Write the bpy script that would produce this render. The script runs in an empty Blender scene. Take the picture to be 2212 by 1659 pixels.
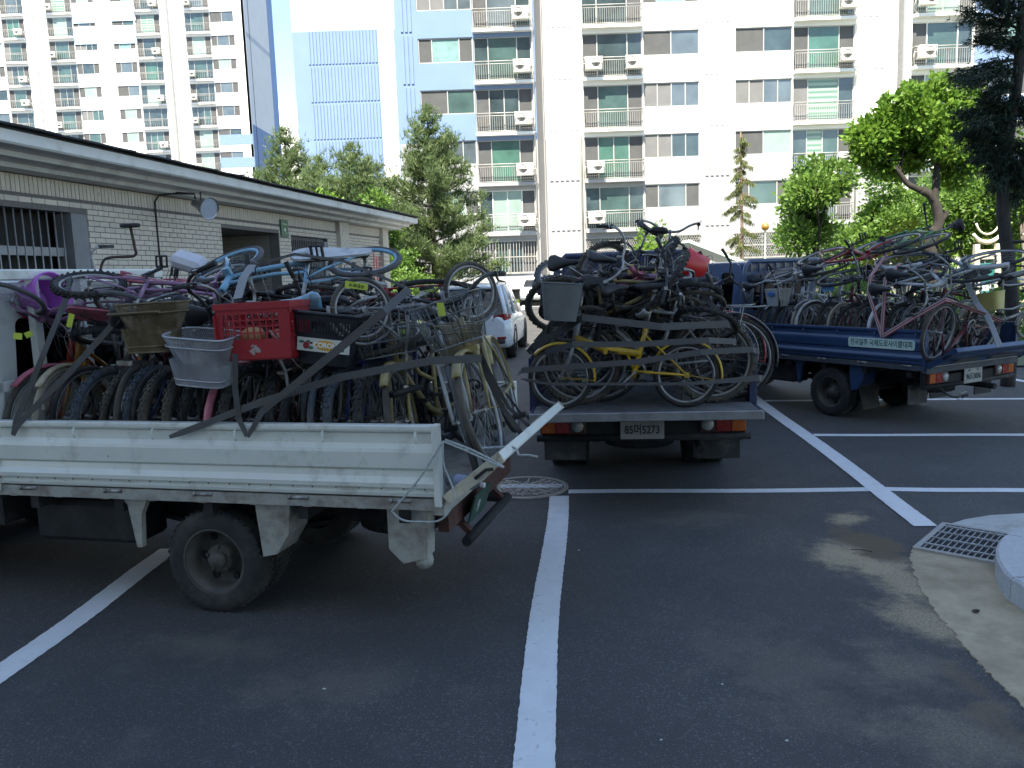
import bpy, bmesh, math, random
from mathutils import Matrix, Vector
PI = math.pi
SC = bpy.context.scene
COL = SC.collection
rnd = random.Random(7)

# ------------------------------------------------------------------ camera
EYE = 1.9; PITCH = math.radians(7.5); ROLL = math.radians(2.0)
FPX, PCX, PCY = 1770.0, 1106.0, 829.5            # focal length and centre in a 2212 x 1659 frame
_fw = Vector((0, math.cos(PITCH), -math.sin(PITCH))); _rt = Vector((1, 0, 0)); _up = _rt.cross(_fw)
CR = _rt*math.cos(ROLL) - _up*math.sin(ROLL)
CU = _up*math.cos(ROLL) + _rt*math.sin(ROLL)
CAMPOS = Vector((0, 0, EYE))
cd = bpy.data.cameras.new('camera'); cam = bpy.data.objects.new('camera', cd); COL.objects.link(cam)
cd.sensor_width = 36.0; cd.lens = 36.0*FPX/2212.0; cd.clip_start = 0.05; cd.clip_end = 2000
cam.matrix_world = Matrix(((CR.x, CU.x, -_fw.x, 0), (CR.y, CU.y, -_fw.y, 0), (CR.z, CU.z, -_fw.z, EYE), (0, 0, 0, 1)))
SC.camera = cam
# ------------------------------------------------------------------ sky, sun, exposure
SUN_EL, SUN_AZ = math.radians(58), math.radians(14)      # sun stands behind the viewer, a little to the left
SUNV = Vector((-math.sin(SUN_AZ)*math.cos(SUN_EL), -math.cos(SUN_AZ)*math.cos(SUN_EL), math.sin(SUN_EL)))
W = bpy.data.worlds.new('World'); SC.world = W; W.use_nodes = True
nt = W.node_tree; nt.nodes.clear()
sky = nt.nodes.new('ShaderNodeTexSky'); sky.sky_type = 'NISHITA'; sky.sun_disc = False
sky.sun_elevation = SUN_EL; sky.sun_rotation = math.atan2(SUNV.x, SUNV.y); sky.air_density = 0.85; sky.dust_density = 0.1; sky.ozone_density = 3.0
bg = nt.nodes.new('ShaderNodeBackground'); bg.inputs[1].default_value = 0.098
wo = nt.nodes.new('ShaderNodeOutputWorld'); nt.links.new(sky.outputs[0], bg.inputs[0]); nt.links.new(bg.outputs[0], wo.inputs[0])
sl = bpy.data.lights.new('sun', 'SUN'); sl.energy = 3.6; sl.angle = math.radians(0.53); sl.color = (1.0, 0.98, 0.945)
so = bpy.data.objects.new('sun', sl); COL.objects.link(so); so.location = (0, 0, 60)
so.rotation_euler = (-SUNV).to_track_quat('-Z', 'Y').to_euler()
vs = SC.view_settings; vs.view_transform = 'Standard'; vs.look = 'None'; vs.exposure = 2.2; vs.gamma = 1.0; vs.use_curve_mapping = False
vs.use_white_balance = True; vs.white_balance_temperature = 7600; vs.white_balance_tint = 8      # the camera balanced for open shade

# ------------------------------------------------------------------ helpers: points
def ray(x, y):
    return CR*((x-PCX)/FPX) + CU*(-(y-PCY)/FPX) + _fw
def atZ(x, y, z=0.0):
    d = ray(x, y); return CAMPOS + d*((z-EYE)/d.z)
def atY(x, y, Y):
    d = ray(x, y); return CAMPOS + d*(Y/d.y)
def atP(x, y, p, n):
    d = ray(x, y); return CAMPOS + d*((Vector(p)-CAMPOS).dot(n)/d.dot(n))
# ------------------------------------------------------------------ helpers: materials
MATS = {}
def mat(key, col=(.5, .5, .5), rough=.6, metal=0.0, var=.12, scale=6.0, dirt=0.0, dirtcol=(.09, .075, .055), dscale=3.0, bump=0.0, bscale=60.0, spec=.5, coat=0.0, trans=0.0, chips=None):
    if key in MATS: return MATS[key]
    m = bpy.data.materials.new(key); m.use_nodes = True; n = m.node_tree; N, L = n.nodes, n.links
    b = N['Principled BSDF']; b.inputs['Roughness'].default_value = rough; b.inputs['Metallic'].default_value = metal
    b.inputs['Specular IOR Level'].default_value = spec
    if coat: b.inputs['Coat Weight'].default_value = coat; b.inputs['Coat Roughness'].default_value = .12
    if trans: b.inputs['Transmission Weight'].default_value = trans
    g = N.new('ShaderNodeNewGeometry')
    def noise(sc, det=4.0, ro=.6):
        t = N.new('ShaderNodeTexNoise'); t.inputs['Scale'].default_value = sc; t.inputs['Detail'].default_value = det; t.inputs['Roughness'].default_value = ro
        L.new(g.outputs['Position'], t.inputs['Vector']); return t.outputs['Fac']
    def ramp(src, a, b_, c0=0, c1=1):
        r = N.new('ShaderNodeMapRange'); r.inputs[1].default_value = a; r.inputs[2].default_value = b_; r.inputs[3].default_value = c0; r.inputs[4].default_value = c1
        L.new(src, r.inputs[0]); return r.outputs[0]
    def mix(fac, a, b_):
        x = N.new('ShaderNodeMix'); x.data_type = 'RGBA'
        if isinstance(fac, float): x.inputs[0].default_value = fac
        else: L.new(fac, x.inputs[0])
        for i, v in ((6, a), (7, b_)):
            if isinstance(v, tuple): x.inputs[i].default_value = (*v[:3], 1)
            else: L.new(v, x.inputs[i])
        return x.outputs[2]
    out = col
    if var:
        lo = tuple(c*(1-var) for c in col); hi = tuple(min(1, c*(1+var)) for c in col)
        out = mix(ramp(noise(scale), .3, .7), lo, hi)
    if dirt:
        out = mix(ramp(noise(dscale, 8, .7), .62-dirt*.35, .72), out, dirtcol)
    if chips:
        out = mix(ramp(noise(chips[0], 3, .5), chips[1], chips[1]+.02), out, chips[2])
    if isinstance(out, tuple): b.inputs['Base Color'].default_value = (*out, 1)
    else: L.new(out, b.inputs['Base Color'])
    if rough < .95 and var:
        L.new(ramp(noise(scale*2.3), .3, .7, max(.03, rough-.07), min(1, rough+.1)), b.inputs['Roughness'])
    if bump:
        bp = N.new('ShaderNodeBump'); bp.inputs['Strength'].default_value = bump; bp.inputs['Distance'].default_value = .01
        L.new(noise(bscale, 5, .6), bp.inputs['Height']); L.new(bp.outputs[0], b.inputs['Normal'])
    MATS[key] = m; m.diffuse_color = (*col, 1)
    return m
def srgb(r, g, b):
    f = lambda c: (c/255/12.92 if c/255 < .04045 else ((c/255+.055)/1.055)**2.4)
    return (f(r), f(g), f(b))
# ------------------------------------------------------------------ helpers: meshes
def frame_of(d):
    d = d.normalized(); a = Vector((0, 0, 1)) if abs(d.z) < .9 else Vector((1, 0, 0))
    u = d.cross(a).normalized(); return u, u.cross(d)
class MB:
    def __init__(s): s.v = []; s.f = []; s.sm = []
    def add(s, vs, fs, smooth=False):
        o = len(s.v); s.v.extend(tuple(p) for p in vs); s.f.extend(tuple(i+o for i in f) for f in fs); s.sm.extend([smooth]*len(fs)); return s
    def box(s, c, d, M=None, ch=0.0):
        x, y, z = d[0]/2, d[1]/2, d[2]/2
        if ch:
            ch = min(ch, x*.9, y*.9, z*.9)
            P = []; idx = {}
            for sx in (-1, 1):
                for sy in (-1, 1):
                    for sz in (-1, 1):
                        for k, q in enumerate(((x, y-ch, z-ch), (x-ch, y, z-ch), (x-ch, y-ch, z))):
                            idx[(sx, sy, sz, k)] = len(P); P.append(Vector((sx*q[0], sy*q[1], sz*q[2])))
            F = []
            for sg in (-1, 1):
                F.append([idx[(sg, a, b, 0)] for a, b in ((-1, -1), (1, -1), (1, 1), (-1, 1))])
                F.append([idx[(a, sg, b, 1)] for a, b in ((-1, -1), (1, -1), (1, 1), (-1, 1))])
                F.append([idx[(a, b, sg, 2)] for a, b in ((-1, -1), (1, -1), (1, 1), (-1, 1))])
                for sg2 in (-1, 1):
                    F.append([idx[(sg, sg2, -1, 0)], idx[(sg, sg2, 1, 0)], idx[(sg, sg2, 1, 1)], idx[(sg, sg2, -1, 1)]])
                    F.append([idx[(sg, -1, sg2, 0)], idx[(sg, 1, sg2, 0)], idx[(sg, 1, sg2, 2)], idx[(sg, -1, sg2, 2)]])
                    F.append([idx[(-1, sg, sg2, 1)], idx[(1, sg, sg2, 1)], idx[(1, sg, sg2, 2)], idx[(-1, sg, sg2, 2)]])
                    for s3 in (-1, 1): F.append([idx[(sg, sg2, s3, k)] for k in range(3)])
        else:
            P = [Vector((a*x, b*y, e*z)) for a in (-1, 1) for b in (-1, 1) for e in (-1, 1)]
            F = [(0, 1, 3, 2), (4, 6, 7, 5), (0, 4, 5, 1), (2, 3, 7, 6), (0, 2, 6, 4), (1, 5, 7, 3)]
        c = Vector(c)
        P = [(M @ p if M else p) + c for p in P]
        return s.add(P, F)
    def bb(s, x0, x1, y0, y1, z0, z1, ch=0.0):
        return s.box(((x0+x1)/2, (y0+y1)/2, (z0+z1)/2), (abs(x1-x0), abs(y1-y0), abs(z1-z0)), None, ch)
    def bar(s, a, b, w, h, up=(0, 0, 1)):
        a, b = Vector(a), Vector(b); d = (b-a); l = d.length; d.normalize(); up = Vector(up)
        if abs(d.dot(up)) > .95: up = Vector((1, 0, 0))
        y = up.cross(d).normalized(); z = d.cross(y)
        M = Matrix((d, y, z)).transposed()
        return s.box((a+b)/2, (l, w, h), M)
    def tube(s, pts, r, n=6, closed=False, caps=True, ell=1.0):
        pts = [Vector(p) for p in pts]; m = len(pts)
        rs = r if isinstance(r, (list, tuple)) else [r]*m
        V = []; u = None
        for i, p in enumerate(pts):
            if closed: t = pts[(i+1) % m]-pts[i-1]
            else: t = pts[min(i+1, m-1)]-pts[max(i-1, 0)]
            t = t.normalized() if t.length > 1e-9 else Vector((0, 0, 1))
            if u is None: u, w = frame_of(t)
            else:
                u = u - t*u.dot(t)
                if u.length < 1e-6: u, w = frame_of(t)
                u.normalize(); w = u.cross(t)
            for k in range(n):
                a = 2*PI*k/n; V.append(p + u*(math.cos(a)*rs[i]) + w*(math.sin(a)*rs[i]*ell))
        F = []
        for i in range(m if closed else m-1):
            j = (i+1) % m
            for k in range(n):
                k2 = (k+1) % n; F.append((i*n+k, i*n+k2, j*n+k2, j*n+k))
        s.add(V, F, True)
        if caps and not closed:
            o = len(s.v)-len(V)
            s.f.append(tuple(o+k for k in reversed(range(n)))); s.f.append(tuple(o+(m-1)*n+k for k in range(n))); s.sm += [False, False]
        return s
    def lathe(s, prof, c=(0, 0, 0), axis='y', n=24, smooth=True, a0=0, a1=2*PI):
        # prof: list of (radius, height along axis)
        full = abs(a1-a0-2*PI) < 1e-6; m = n if full else n+1
        V = []; c = Vector(c)
        for r, h in prof:
            for k in range(m):
                a = a0+(a1-a0)*k/n; p, q = r*math.cos(a), r*math.sin(a)
                V.append(c + (Vector((p, h, q)) if axis == 'y' else Vector((p, q, h)) if axis == 'z' else Vector((h, p, q))))
        F = []
        for i in range(len(prof)-1):
            for k in range(n):
                k2 = (k+1) % m; F.append((i*m+k, i*m+k2, (i+1)*m+k2, (i+1)*m+k))
        return s.add(V, F, smooth)
    def prism(s, poly, a, b, axis='y', smooth=False):
        # poly in the plane across axis, extruded from a to b
        def P(p, t): return (p[0], t, p[1]) if axis == 'y' else (p[0], p[1], t) if axis == 'z' else (t, p[0], p[1])
        n = len(poly); V = [P(p, a) for p in poly]+[P(p, b) for p in poly]
        F = [(i, (i+1) % n, n+(i+1) % n, n+i) for i in range(n)]
        s.add(V, F, smooth); o = len(s.v)-2*n
        s.f += [tuple(o+i for i in reversed(range(n))), tuple(o+n+i for i in range(n))]; s.sm += [False, False]
        return s
    def sph(s, c, r, n=10, m=6, sc=(1, 1, 1)):
        V = []; F = []; c = Vector(c)
        for i in range(m+1):
            th = PI*i/m
            for k in range(n):
                a = 2*PI*k/n; V.append(c+Vector((r*sc[0]*math.sin(th)*math.cos(a), r*sc[1]*math.sin(th)*math.sin(a), r*sc[2]*math.cos(th))))
        for i in range(m):
            for k in range(n): F.append((i*n+k, (i+1)*n+k, (i+1)*n+(k+1) % n, i*n+(k+1) % n))
        return s.add(V, F, True)
    def loft(s, secs, closed=True, caps=True, smooth=True):
        n = len(secs[0]); V = [p for q in secs for p in q]; F = []
        for i in range(len(secs)-1):
            for k in range(n if closed else n-1):
                k2 = (k+1) % n; F.append((i*n+k, i*n+k2, (i+1)*n+k2, (i+1)*n+k))
        s.add(V, F, smooth)
        if caps and closed:
            o = len(s.v)-len(V); e = o+(len(secs)-1)*n
            s.f += [tuple(o+i for i in reversed(range(n))), tuple(e+i for i in range(n))]; s.sm += [False, False]
        return s
    def ribbon(s, pts, w, th=.003, nrm=(0, -1, 0)):
        pts = [Vector(p) for p in pts]; V = []; m = len(pts); nrm = Vector(nrm)
        for i, p in enumerate(pts):
            t = (pts[min(i+1, m-1)]-pts[max(i-1, 0)]).normalized()
            side = t.cross(nrm)
            side = side.normalized() if side.length > 1e-4 else Vector((0, 0, 1))
            nn = side.cross(t).normalized()
            ww = w[i] if isinstance(w, (list, tuple)) else w
            for a, b in ((-1, -1), (1, -1), (1, 1), (-1, 1)): V.append(p+side*(a*ww/2)+nn*(b*th/2))
        F = [(i*4+k, i*4+(k+1) % 4, i*4+4+(k+1) % 4, i*4+4+k) for i in range(m-1) for k in range(4)]
        F += [(0, 1, 2, 3), ((m-1)*4+3, (m-1)*4+2, (m-1)*4+1, (m-1)*4)]
        return s.add(V, F)
    def xform(s, M, i0=0):
        for i in range(i0, len(s.v)): s.v[i] = tuple(M @ Vector(s.v[i]))
        return s
    def mesh(s, name):
        me = bpy.data.meshes.new(name); me.from_pydata(s.v, [], s.f)
        me.polygons.foreach_set('use_smooth', s.sm)
        bm = bmesh.new(); bm.from_mesh(me); bmesh.ops.recalc_face_normals(bm, faces=bm.faces); bm.to_mesh(me); bm.free()
        me.update(); return me
def link(name, data, m=None, parent=None, M=None):
    o = bpy.data.objects.new(name, data); COL.objects.link(o)
    if m is not None:
        if not data.materials: data.materials.append(m)
        if data.materials[0] != m:
            o.material_slots[0].link = 'OBJECT'; o.material_slots[0].material = m
    if parent is not None: o.parent = parent
    if M is not None:
        o.matrix_local = M
    return o
def part(name, mb, m, parent=None, M=None):
    return link(name, mb.mesh(name), m, parent, M)
def tag(o, label=None, cat=None, group=None, kind=None):
    if label: o['label'] = label
    if cat: o['category'] = cat
    if group: o['group'] = group
    if kind: o['kind'] = kind
    return o
def thing(name, label, cat, M=None, group=None):
    o = bpy.data.objects.new(name, None); COL.objects.link(o); o.empty_display_size = .2
    if M is not None: o.matrix_world = M
    return tag(o, label, cat, group)
def T(x, y=None, z=None):
    return Matrix.Translation(Vector(x) if y is None else Vector((x, y, z)))
def R(a, ax): return Matrix.Rotation(a, 4, ax)
def plate(outline, holes, th, axis='y', at=0.0):
    """flat sheet with holes, thickness th; outline and holes are 2D loops"""
    bm = bmesh.new(); es = []
    for loop in [outline]+list(holes):
        vs_ = [bm.verts.new((p[0], at, p[1]) if axis == 'y' else (p[0], p[1], at) if axis == 'z' else (at, p[0], p[1])) for p in loop]
        for i in range(len(vs_)): es.append(bm.edges.new((vs_[i], vs_[(i+1) % len(vs_)])))
    r = bmesh.ops.triangle_fill(bm, use_beauty=True, use_dissolve=False, edges=es)
    fs = [f for f in r['geom'] if isinstance(f, bmesh.types.BMFace)]
    ex = bmesh.ops.extrude_face_region(bm, geom=fs)
    d = {'y': (0, th, 0), 'z': (0, 0, th), 'x': (th, 0, 0)}[axis]
    bmesh.ops.translate(bm, verts=[v for v in ex['geom'] if isinstance(v, bmesh.types.BMVert)], vec=d)
    bmesh.ops.recalc_face_normals(bm, faces=bm.faces)
    me = bpy.data.meshes.new('plate'); bm.to_mesh(me); bm.free()
    return me
def rrect(x0, x1, z0, z1, r=0.0, n=4):
    if r <= 0: return [(x0, z0), (x1, z0), (x1, z1), (x0, z1)]
    P = []
    for cx, cz, a in ((x1-r, z0+r, -PI/2), (x1-r, z1-r, 0), (x0+r, z1-r, PI/2), (x0+r, z0+r, PI)):
        for k in range(n+1): P.append((cx+r*math.cos(a+PI/2*k/n), cz+r*math.sin(a+PI/2*k/n)))
    return P
def text_mesh(txt, size, th=.001, bold=0.0, squeeze=1.0):
    c = bpy.data.curves.new('t', 'FONT'); c.body = txt; c.size = size; c.extrude = th; c.align_x = 'CENTER'; c.align_y = 'CENTER'; c.offset = bold; c.resolution_u = 3
    o = bpy.data.objects.new('t', c); COL.objects.link(o)
    dg = bpy.context.evaluated_depsgraph_get(); me = bpy.data.meshes.new_from_object(o.evaluated_get(dg))
    bpy.data.objects.remove(o); 
    if squeeze != 1.0: me.transform(Matrix.Diagonal((squeeze, 1, 1, 1)))
    me.materials.clear()
    return me
def lettering(txt, size, m, parent, M, th=.001, bold=0.0, squeeze=1.0):
    return link('lettering', text_mesh(txt, size, th, bold, squeeze), m, parent, M)
# matrix that lays text (x right, y up, facing +z) onto a face looking along -Y
FACE = R(PI/2, 'X')
# ================================================================== SETTING: ground
def asphalt_mat():
    m = bpy.data.materials.new('asphalt'); m.use_nodes = True; N, L = m.node_tree.nodes, m.node_tree.links
    b = N['Principled BSDF']; g = N.new('ShaderNodeNewGeometry'); P = g.outputs['Position']
    def noise(sc, det=3, ro=.6, vec=None):
        t = N.new('ShaderNodeTexNoise'); t.inputs['Scale'].default_value = sc; t.inputs['Detail'].default_value = det; t.inputs['Roughness'].default_value = ro
        L.new(vec or P, t.inputs['Vector']); return t
    def rng(src, a, b_, c=0, d=1):
        r = N.new('ShaderNodeMapRange'); r.interpolation_type = 'SMOOTHSTEP'
        for i, v in enumerate((a, b_, c, d)): r.inputs[i+1].default_value = v
        L.new(src, r.inputs[0]); return r.outputs[0]
    def mix(f, a, c):
        x = N.new('ShaderNodeMix'); x.data_type = 'RGBA'; L.new(f, x.inputs[0])
        for i, v in ((6, a), (7, c)):
            if isinstance(v, tuple): x.inputs[i].default_value = (*v, 1)
            else: L.new(v, x.inputs[i])
        return x.outputs[2]
    def math_(op, a, c):
        x = N.new('ShaderNodeMath'); x.operation = op
        for i, v in ((0, a), (1, c)):
            if isinstance(v, (int, float)): x.inputs[i].default_value = v
            else: L.new(v, x.inputs[i])
        return x.outputs[0]
    vor = N.new('ShaderNodeTexVoronoi'); vor.inputs['Scale'].default_value = 130; L.new(P, vor.inputs['Vector'])
    c = mix(rng(noise(150, 2, .7).outputs['Fac'], .35, .68), (.034, .0335, .0338), (.092, .0915, .0915))
    sep = N.new('ShaderNodeSeparateColor'); L.new(vor.outputs['Color'], sep.inputs[0])
    c = mix(rng(sep.outputs[0], .86, .97, 0, .55), c, (.18, .18, .182))       # pale aggregate
    big = noise(.9, 5, .65)
    c = mix(rng(big.outputs['Fac'], .35, .7, 0, .55), c, (.036, .037, .040))
    c = mix(rng(noise(2.6, 6, .7).outputs['Fac'], .52, .74, 0, .30), c, (.12, .115, .11))
    # sand and mud washed out of the planting bed: stains with their own outlines
    warp = noise(3.6, 9, .72)
    def blob(cx, cy, rx, ry, rot, hard=.35):
        mp = N.new('ShaderNodeMapping'); mp.vector_type = 'TEXTURE'; mp.inputs['Location'].default_value = (cx, cy, 0); mp.inputs['Rotation'].default_value = (0, 0, rot); mp.inputs['Scale'].default_value = (rx, ry, 1e6)
        L.new(P, mp.inputs['Vector']); ln = N.new('ShaderNodeVectorMath'); ln.operation = 'LENGTH'; L.new(mp.outputs[0], ln.inputs[0])
        d = math_('ADD', ln.outputs['Value'], math_('MULTIPLY', math_('SUBTRACT', warp.outputs['Fac'], .5), 2.6))
        return rng(d, 1.0, 1.0-hard, 0, 1)
    fine = rng(noise(70, 4, .7).outputs['Fac'], .3, .62, .35, 1)
    def lay(c, pts, col, amt, hard):
        for q in pts:
            p = atZ(q[0], q[1])
            c = mix(math_('MULTIPLY', math_('MULTIPLY', blob(p.x, p.y, q[2], q[3], q[4], hard), fine if hard > .6 else 1.0), amt), c, col)
        return c
    c = lay(c, [(1930, 1240, .34, .62, .25), (1830, 1120, .22, .2, 0), (2010, 1340, .30, .50, .25), (1840, 1200, .35, .45, 0)], (.37, .295, .185), .92, .85)
    c = lay(c, [(2060, 1590, .42, .36, .2), (1960, 1450, .3, .4, .2)], (.30, .255, .185), .38, .98)
    c = lay(c, [(1700, 1450, .5, .7, .1), (700, 1480, .5, .3, .1), (1500, 1120, .6, .3, 0), (450, 1400, .5, .25, 0)], (.19, .165, .13), .35, .9)
    c = lay(c, [(1290, 1300, .5, .9, .05), (820, 1400, .7, .35, .0), (1560, 1000, .8, .35, 0)], (.034, .034, .036), .35, .9)
    c = lay(c, [(1868, 1168, .20, .33, .35), (1900, 1195, .16, .2, 0)], (.105, .075, .045), .97, .5)
    c = lay(c, [(2085, 1470, .10, .24, .15), (2150, 1560, .12, .28, .2)], (.12, .09, .06), .85, .85)
    L.new(c, b.inputs['Base Color']); b.inputs['Roughness'].default_value = .82; b.inputs['Specular IOR Level'].default_value = .4
    bp = N.new('ShaderNodeBump'); bp.inputs['Strength'].default_value = .75; bp.inputs['Distance'].default_value = .006
    L.new(noise(120, 3, .7).outputs['Fac'], bp.inputs['Height']); L.new(bp.outputs[0], b.inputs['Normal'])
    return m
xs = [-400, -120, -60, -30, -10, 0, 10, 30, 60, 120, 400]; ys = [-150, -40, 0, 10, 20, 28, 32, 36, 40, 60, 120, 300, 700]
gz = lambda y: 0 if y <= 28 else .32*min(1, (y-28)/12)
gm = MB(); gm.add([(x, y, gz(y)) for y in ys for x in xs], [(j*11+i, j*11+i+1, j*11+12+i, j*11+11+i) for j in range(12) for i in range(10)])
tag(part('asphalt_ground', gm, asphalt_mat()), kind='structure')
paint = mat('road_paint', (.62, .63, .64), .75, var=.07, scale=7, dirt=.12, dirtcol=(.34, .34, .34), dscale=14, bump=.12, bscale=220)
def line_mark(p0, p1, w0, w1, z=.004, jit=.0025):
    """painted strip with slightly ragged edges between two ground points"""
    a, b = Vector((p0[0], p0[1], 0)), Vector((p1[0], p1[1], 0)); d = b-a; n = max(8, int(d.length/.025)); s = Vector((-d.y, d.x, 0)).normalized()
    V = []; r = random.Random(int(abs(a.x*100)))
    for i in range(n+1):
        t = i/n; c = a+d*t; w = w0+(w1-w0)*t; zz = z+gz(c.y)
        c = c+s*(.012*math.sin(t*7+a.x))
        V += [(*(c-s*(w/2+r.uniform(-jit, jit))).xy, zz), (*(c+s*(w/2+r.uniform(-jit, jit))).xy, zz)]
    mb = MB(); mb.add(V, [(2*i, 2*i+1, 2*i+3, 2*i+2) for i in range(n)])
    return tag(part('parking_line', mb, paint), kind='structure')
def gp(x, y): return atZ(x, y)
line_mark(gp(1207, 1072), gp(1142, 1720), .165, .165)
A = gp(1240, 1062); line_mark(gp(1228, 1063), gp(1908, 1058), .125, .125); line_mark(gp(1916, 1057), gp(2330, 1062), .125, .125)
line_mark(gp(1030, 1059), gp(1062, 1059), .125, .125)
line_mark(gp(372, 1186), gp(-90, 1522), .165, .165)
line_mark(gp(1625, 856), gp(2003, 1138), .165, .165, z=.007)
line_mark(gp(1758, 940), gp(2330, 940), .125, .125)
line_mark(gp(1652, 866), gp(2330, 861), .125, .125)
line_mark(gp(2090, 800), gp(2400, 860), .125, .125)
line_mark(gp(1062, 742), gp(1100, 722), .1, .1)
line_mark((-9, 42.0), (5, 42.0), .3, .3)
for k in range(3): line_mark(gp(1180-14*k, 712-22*k), gp(1188-14*k, 706-22*k), .1, .1)
# ------------------------------------------------------------------ manhole cover
castm = mat('cast_iron', (.31, .27, .25), .62, .25, var=.25, scale=14, dirt=.35, dirtcol=(.25, .23, .21), dscale=9, bump=.3, bscale=140)
castd = mat('cast_iron_dark', (.105, .095, .088), .85, 0, var=.3, scale=20)
mc = atZ(1136, 1054); MH = T(mc.x, mc.y, 0) @ R(-.12, 'Z')
mh = thing('manhole_cover', 'round cast iron manhole cover crossed by a white painted line', 'manhole', MH)
b = MB(); b.lathe([(.385, .002), (.385, .012), (.345, .014), (.343, .008)], axis='z', n=56); part('frame', b, castm, mh)
b = MB(); b.lathe([(.340, .003), (.340, .0125), (.315, .0125), (.313, .009), (.0, .009)], axis='z', n=56); part('lid', b, castd, mh)
b = MB()
def sector(b, r0, r1, a0, a1, z0, z1, n=4):
    pr = [(r0*math.cos(a0+(a1-a0)*k/n), r0*math.sin(a0+(a1-a0)*k/n)) for k in range(n+1)]+[(r1*math.cos(a1+(a0-a1)*k/n), r1*math.sin(a1+(a0-a1)*k/n)) for k in range(n+1)]
    b.prism(pr, z0, z1, 'z')
for j, (r0, r1, cnt) in enumerate(((.085, .125, 8), (.14, .175, 14), (.19, .225, 18), (.24, .275, 22), (.285, .312, 26))):
    for k in range(cnt):
        a = 2*PI*k/cnt+j*.13
        if j >= 2 and (abs(((a+PI/2+PI) % (2*PI))-PI) < .52 or abs(((a-PI/2+PI) % (2*PI))-PI) < .4): continue
        sector(b, r0, r1, a, a+2*PI/cnt*.66, .0085, .0135)
sector(b, .05, .075, 0, PI, .0085, .0135, 12); sector(b, .05, .075, PI, 2*PI, .0085, .0135, 12)
for k in range(8): b.bar((.08*math.cos(k*PI/4), .08*math.sin(k*PI/4), .0115), (.31*math.cos(k*PI/4), .31*math.sin(k*PI/4), .0115), .012, .004)
tag(part('tread_pattern', b, castm, mh), kind='stuff')
link('raised_lettering', text_mesh('비상연결', .075, .002, .002), castm, mh, T(0, -.245, .012))
b = MB(); n = 30; r2 = random.Random(3)
V = []
for i in range(n+1):
    x = -.33+.66*i/n; V += [(x, -.075+r2.uniform(-.008, .008)+.03, .0142), (x, .055+r2.uniform(-.008, .008)+.03, .0142)]
b.add(V, [(2*i, 2*i+1, 2*i+3, 2*i+2) for i in range(n)])
part('painted_stripe', b, mat('worn_paint', (.55, .57, .59), .7, var=.12, scale=10, dirt=.6, dirtcol=(.15, .14, .135), dscale=30), mh)
# ------------------------------------------------------------------ kerb island, gutter apron, drain grate
conc = mat('concrete_sandy', (.42, .345, .235), .9, var=.18, scale=4, dirt=.55, dirtcol=(.24, .19, .115), dscale=2.6, bump=.35, bscale=110)
concw = mat('concrete_pale', (.40, .40, .385), .9, var=.10, scale=5, dirt=.3, dirtcol=(.26, .24, .2), dscale=4, bump=.3, bscale=120)
granite = mat('granite', (.40, .41, .43), .75, var=.12, scale=45, dirt=.22, dirtcol=(.27, .265, .25), dscale=60, bump=.15, bscale=200)
kp = [atZ(x, y, .15) for x, y in ((2460, 1520), (2330, 1365), (2212, 1263), (2184, 1246), (2165, 1226), (2152, 1198), (2154, 1174), (2172, 1153), (2230, 1136))]
kp = [Vector((2.15, .6, 0)), Vector((2.40, 2.0, 0))]+[Vector((p.x, p.y, 0)) for p in kp]+[Vector((4.3, 5.30, 0)), Vector((7.5, 5.1, 0))]
# smooth outline (Catmull-Rom)
def crom(P, n=6):
    Q = []
    for i in range(len(P)-1):
        p0, p1, p2, p3 = P[max(0, i-1)], P[i], P[i+1], P[min(len(P)-1, i+2)]
        for k in range(n):
            t = k/n; Q.append(.5*((2*p1)+(p2-p0)*t+(2*p0-5*p1+4*p2-p3)*t*t+(3*p1-p0-3*p2+p3)*t**3))
    Q.append(P[-1]); return Q
ko = crom(kp, 5)
def inner(P, d):
    Q = []
    for i, p in enumerate(P):
        t = (P[min(i+1, len(P)-1)]-P[max(i-1, 0)]).normalized(); Q.append(p+Vector((t.y, -t.x, 0))*d)
    return Q
ki = inner(ko, .24)
kerb = thing('granite_kerb', 'rounded light grey granite kerb around the planting bed', 'kerb', T(ko[0].x, ko[0].y, 0))
i = 0; ln = 0; start = 0; stones = []
for i in range(1, len(ko)):
    ln += (ko[i]-ko[i-1]).length
    if ln > .82 or i == len(ko)-1: stones.append((start, i)); start = i; ln = 0
for a, e in stones:
    secs = []
    for k in range(a, e+1):
        g_ = 0.0
        o, n_ = ko[k], ki[k]; t = (ko[min(k+1, len(ko)-1)]-ko[max(k-1, 0)]).normalized()
        if k == a: o = o+t*.003; n_ = n_+t*.003
        if k == e: o = o-t*.003; n_ = n_-t*.003
        d = (n_-o).normalized()
        secs.append([(o.x, o.y, -.05), (o.x, o.y, .135), (*(o+d*.015).xy, .15), (*n_.xy, .15), (*n_.xy, -.05)])
    b = MB(); b.loft(secs, smooth=False); s_ = part('kerb_stone', b, granite, kerb); s_.matrix_parent_inverse = kerb.matrix_world.inverted()
b = MB(); pl = [(p.x, p.y) for p in ki]+[(9, 4.8), (9, .6)]
me = plate(pl, [], .06, 'z', .05); tag(link('planting_bed', me, mat('soil', (.10, .08, .055), .95, var=.3, scale=8, bump=.6, bscale=40)), kind='structure')
ap = [(1972, 1192), (1968, 1212), (1985, 1262), (2022, 1322), (2062, 1372), (2110, 1428), (2160, 1480), (2240, 1556), (2400, 1700), (2600, 1560)]
q = [atZ(x, y) for x, y in ap]; _rj = random.Random(8); q = [p+Vector((_rj.uniform(-.012, .012), _rj.uniform(-.012, .012), 0)) for p in crom(q[:9], 14)]+q[9:]; apl = [(p.x, p.y) for p in q]+[(p.x+.1, p.y) for p in ko[2:24]]
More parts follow.
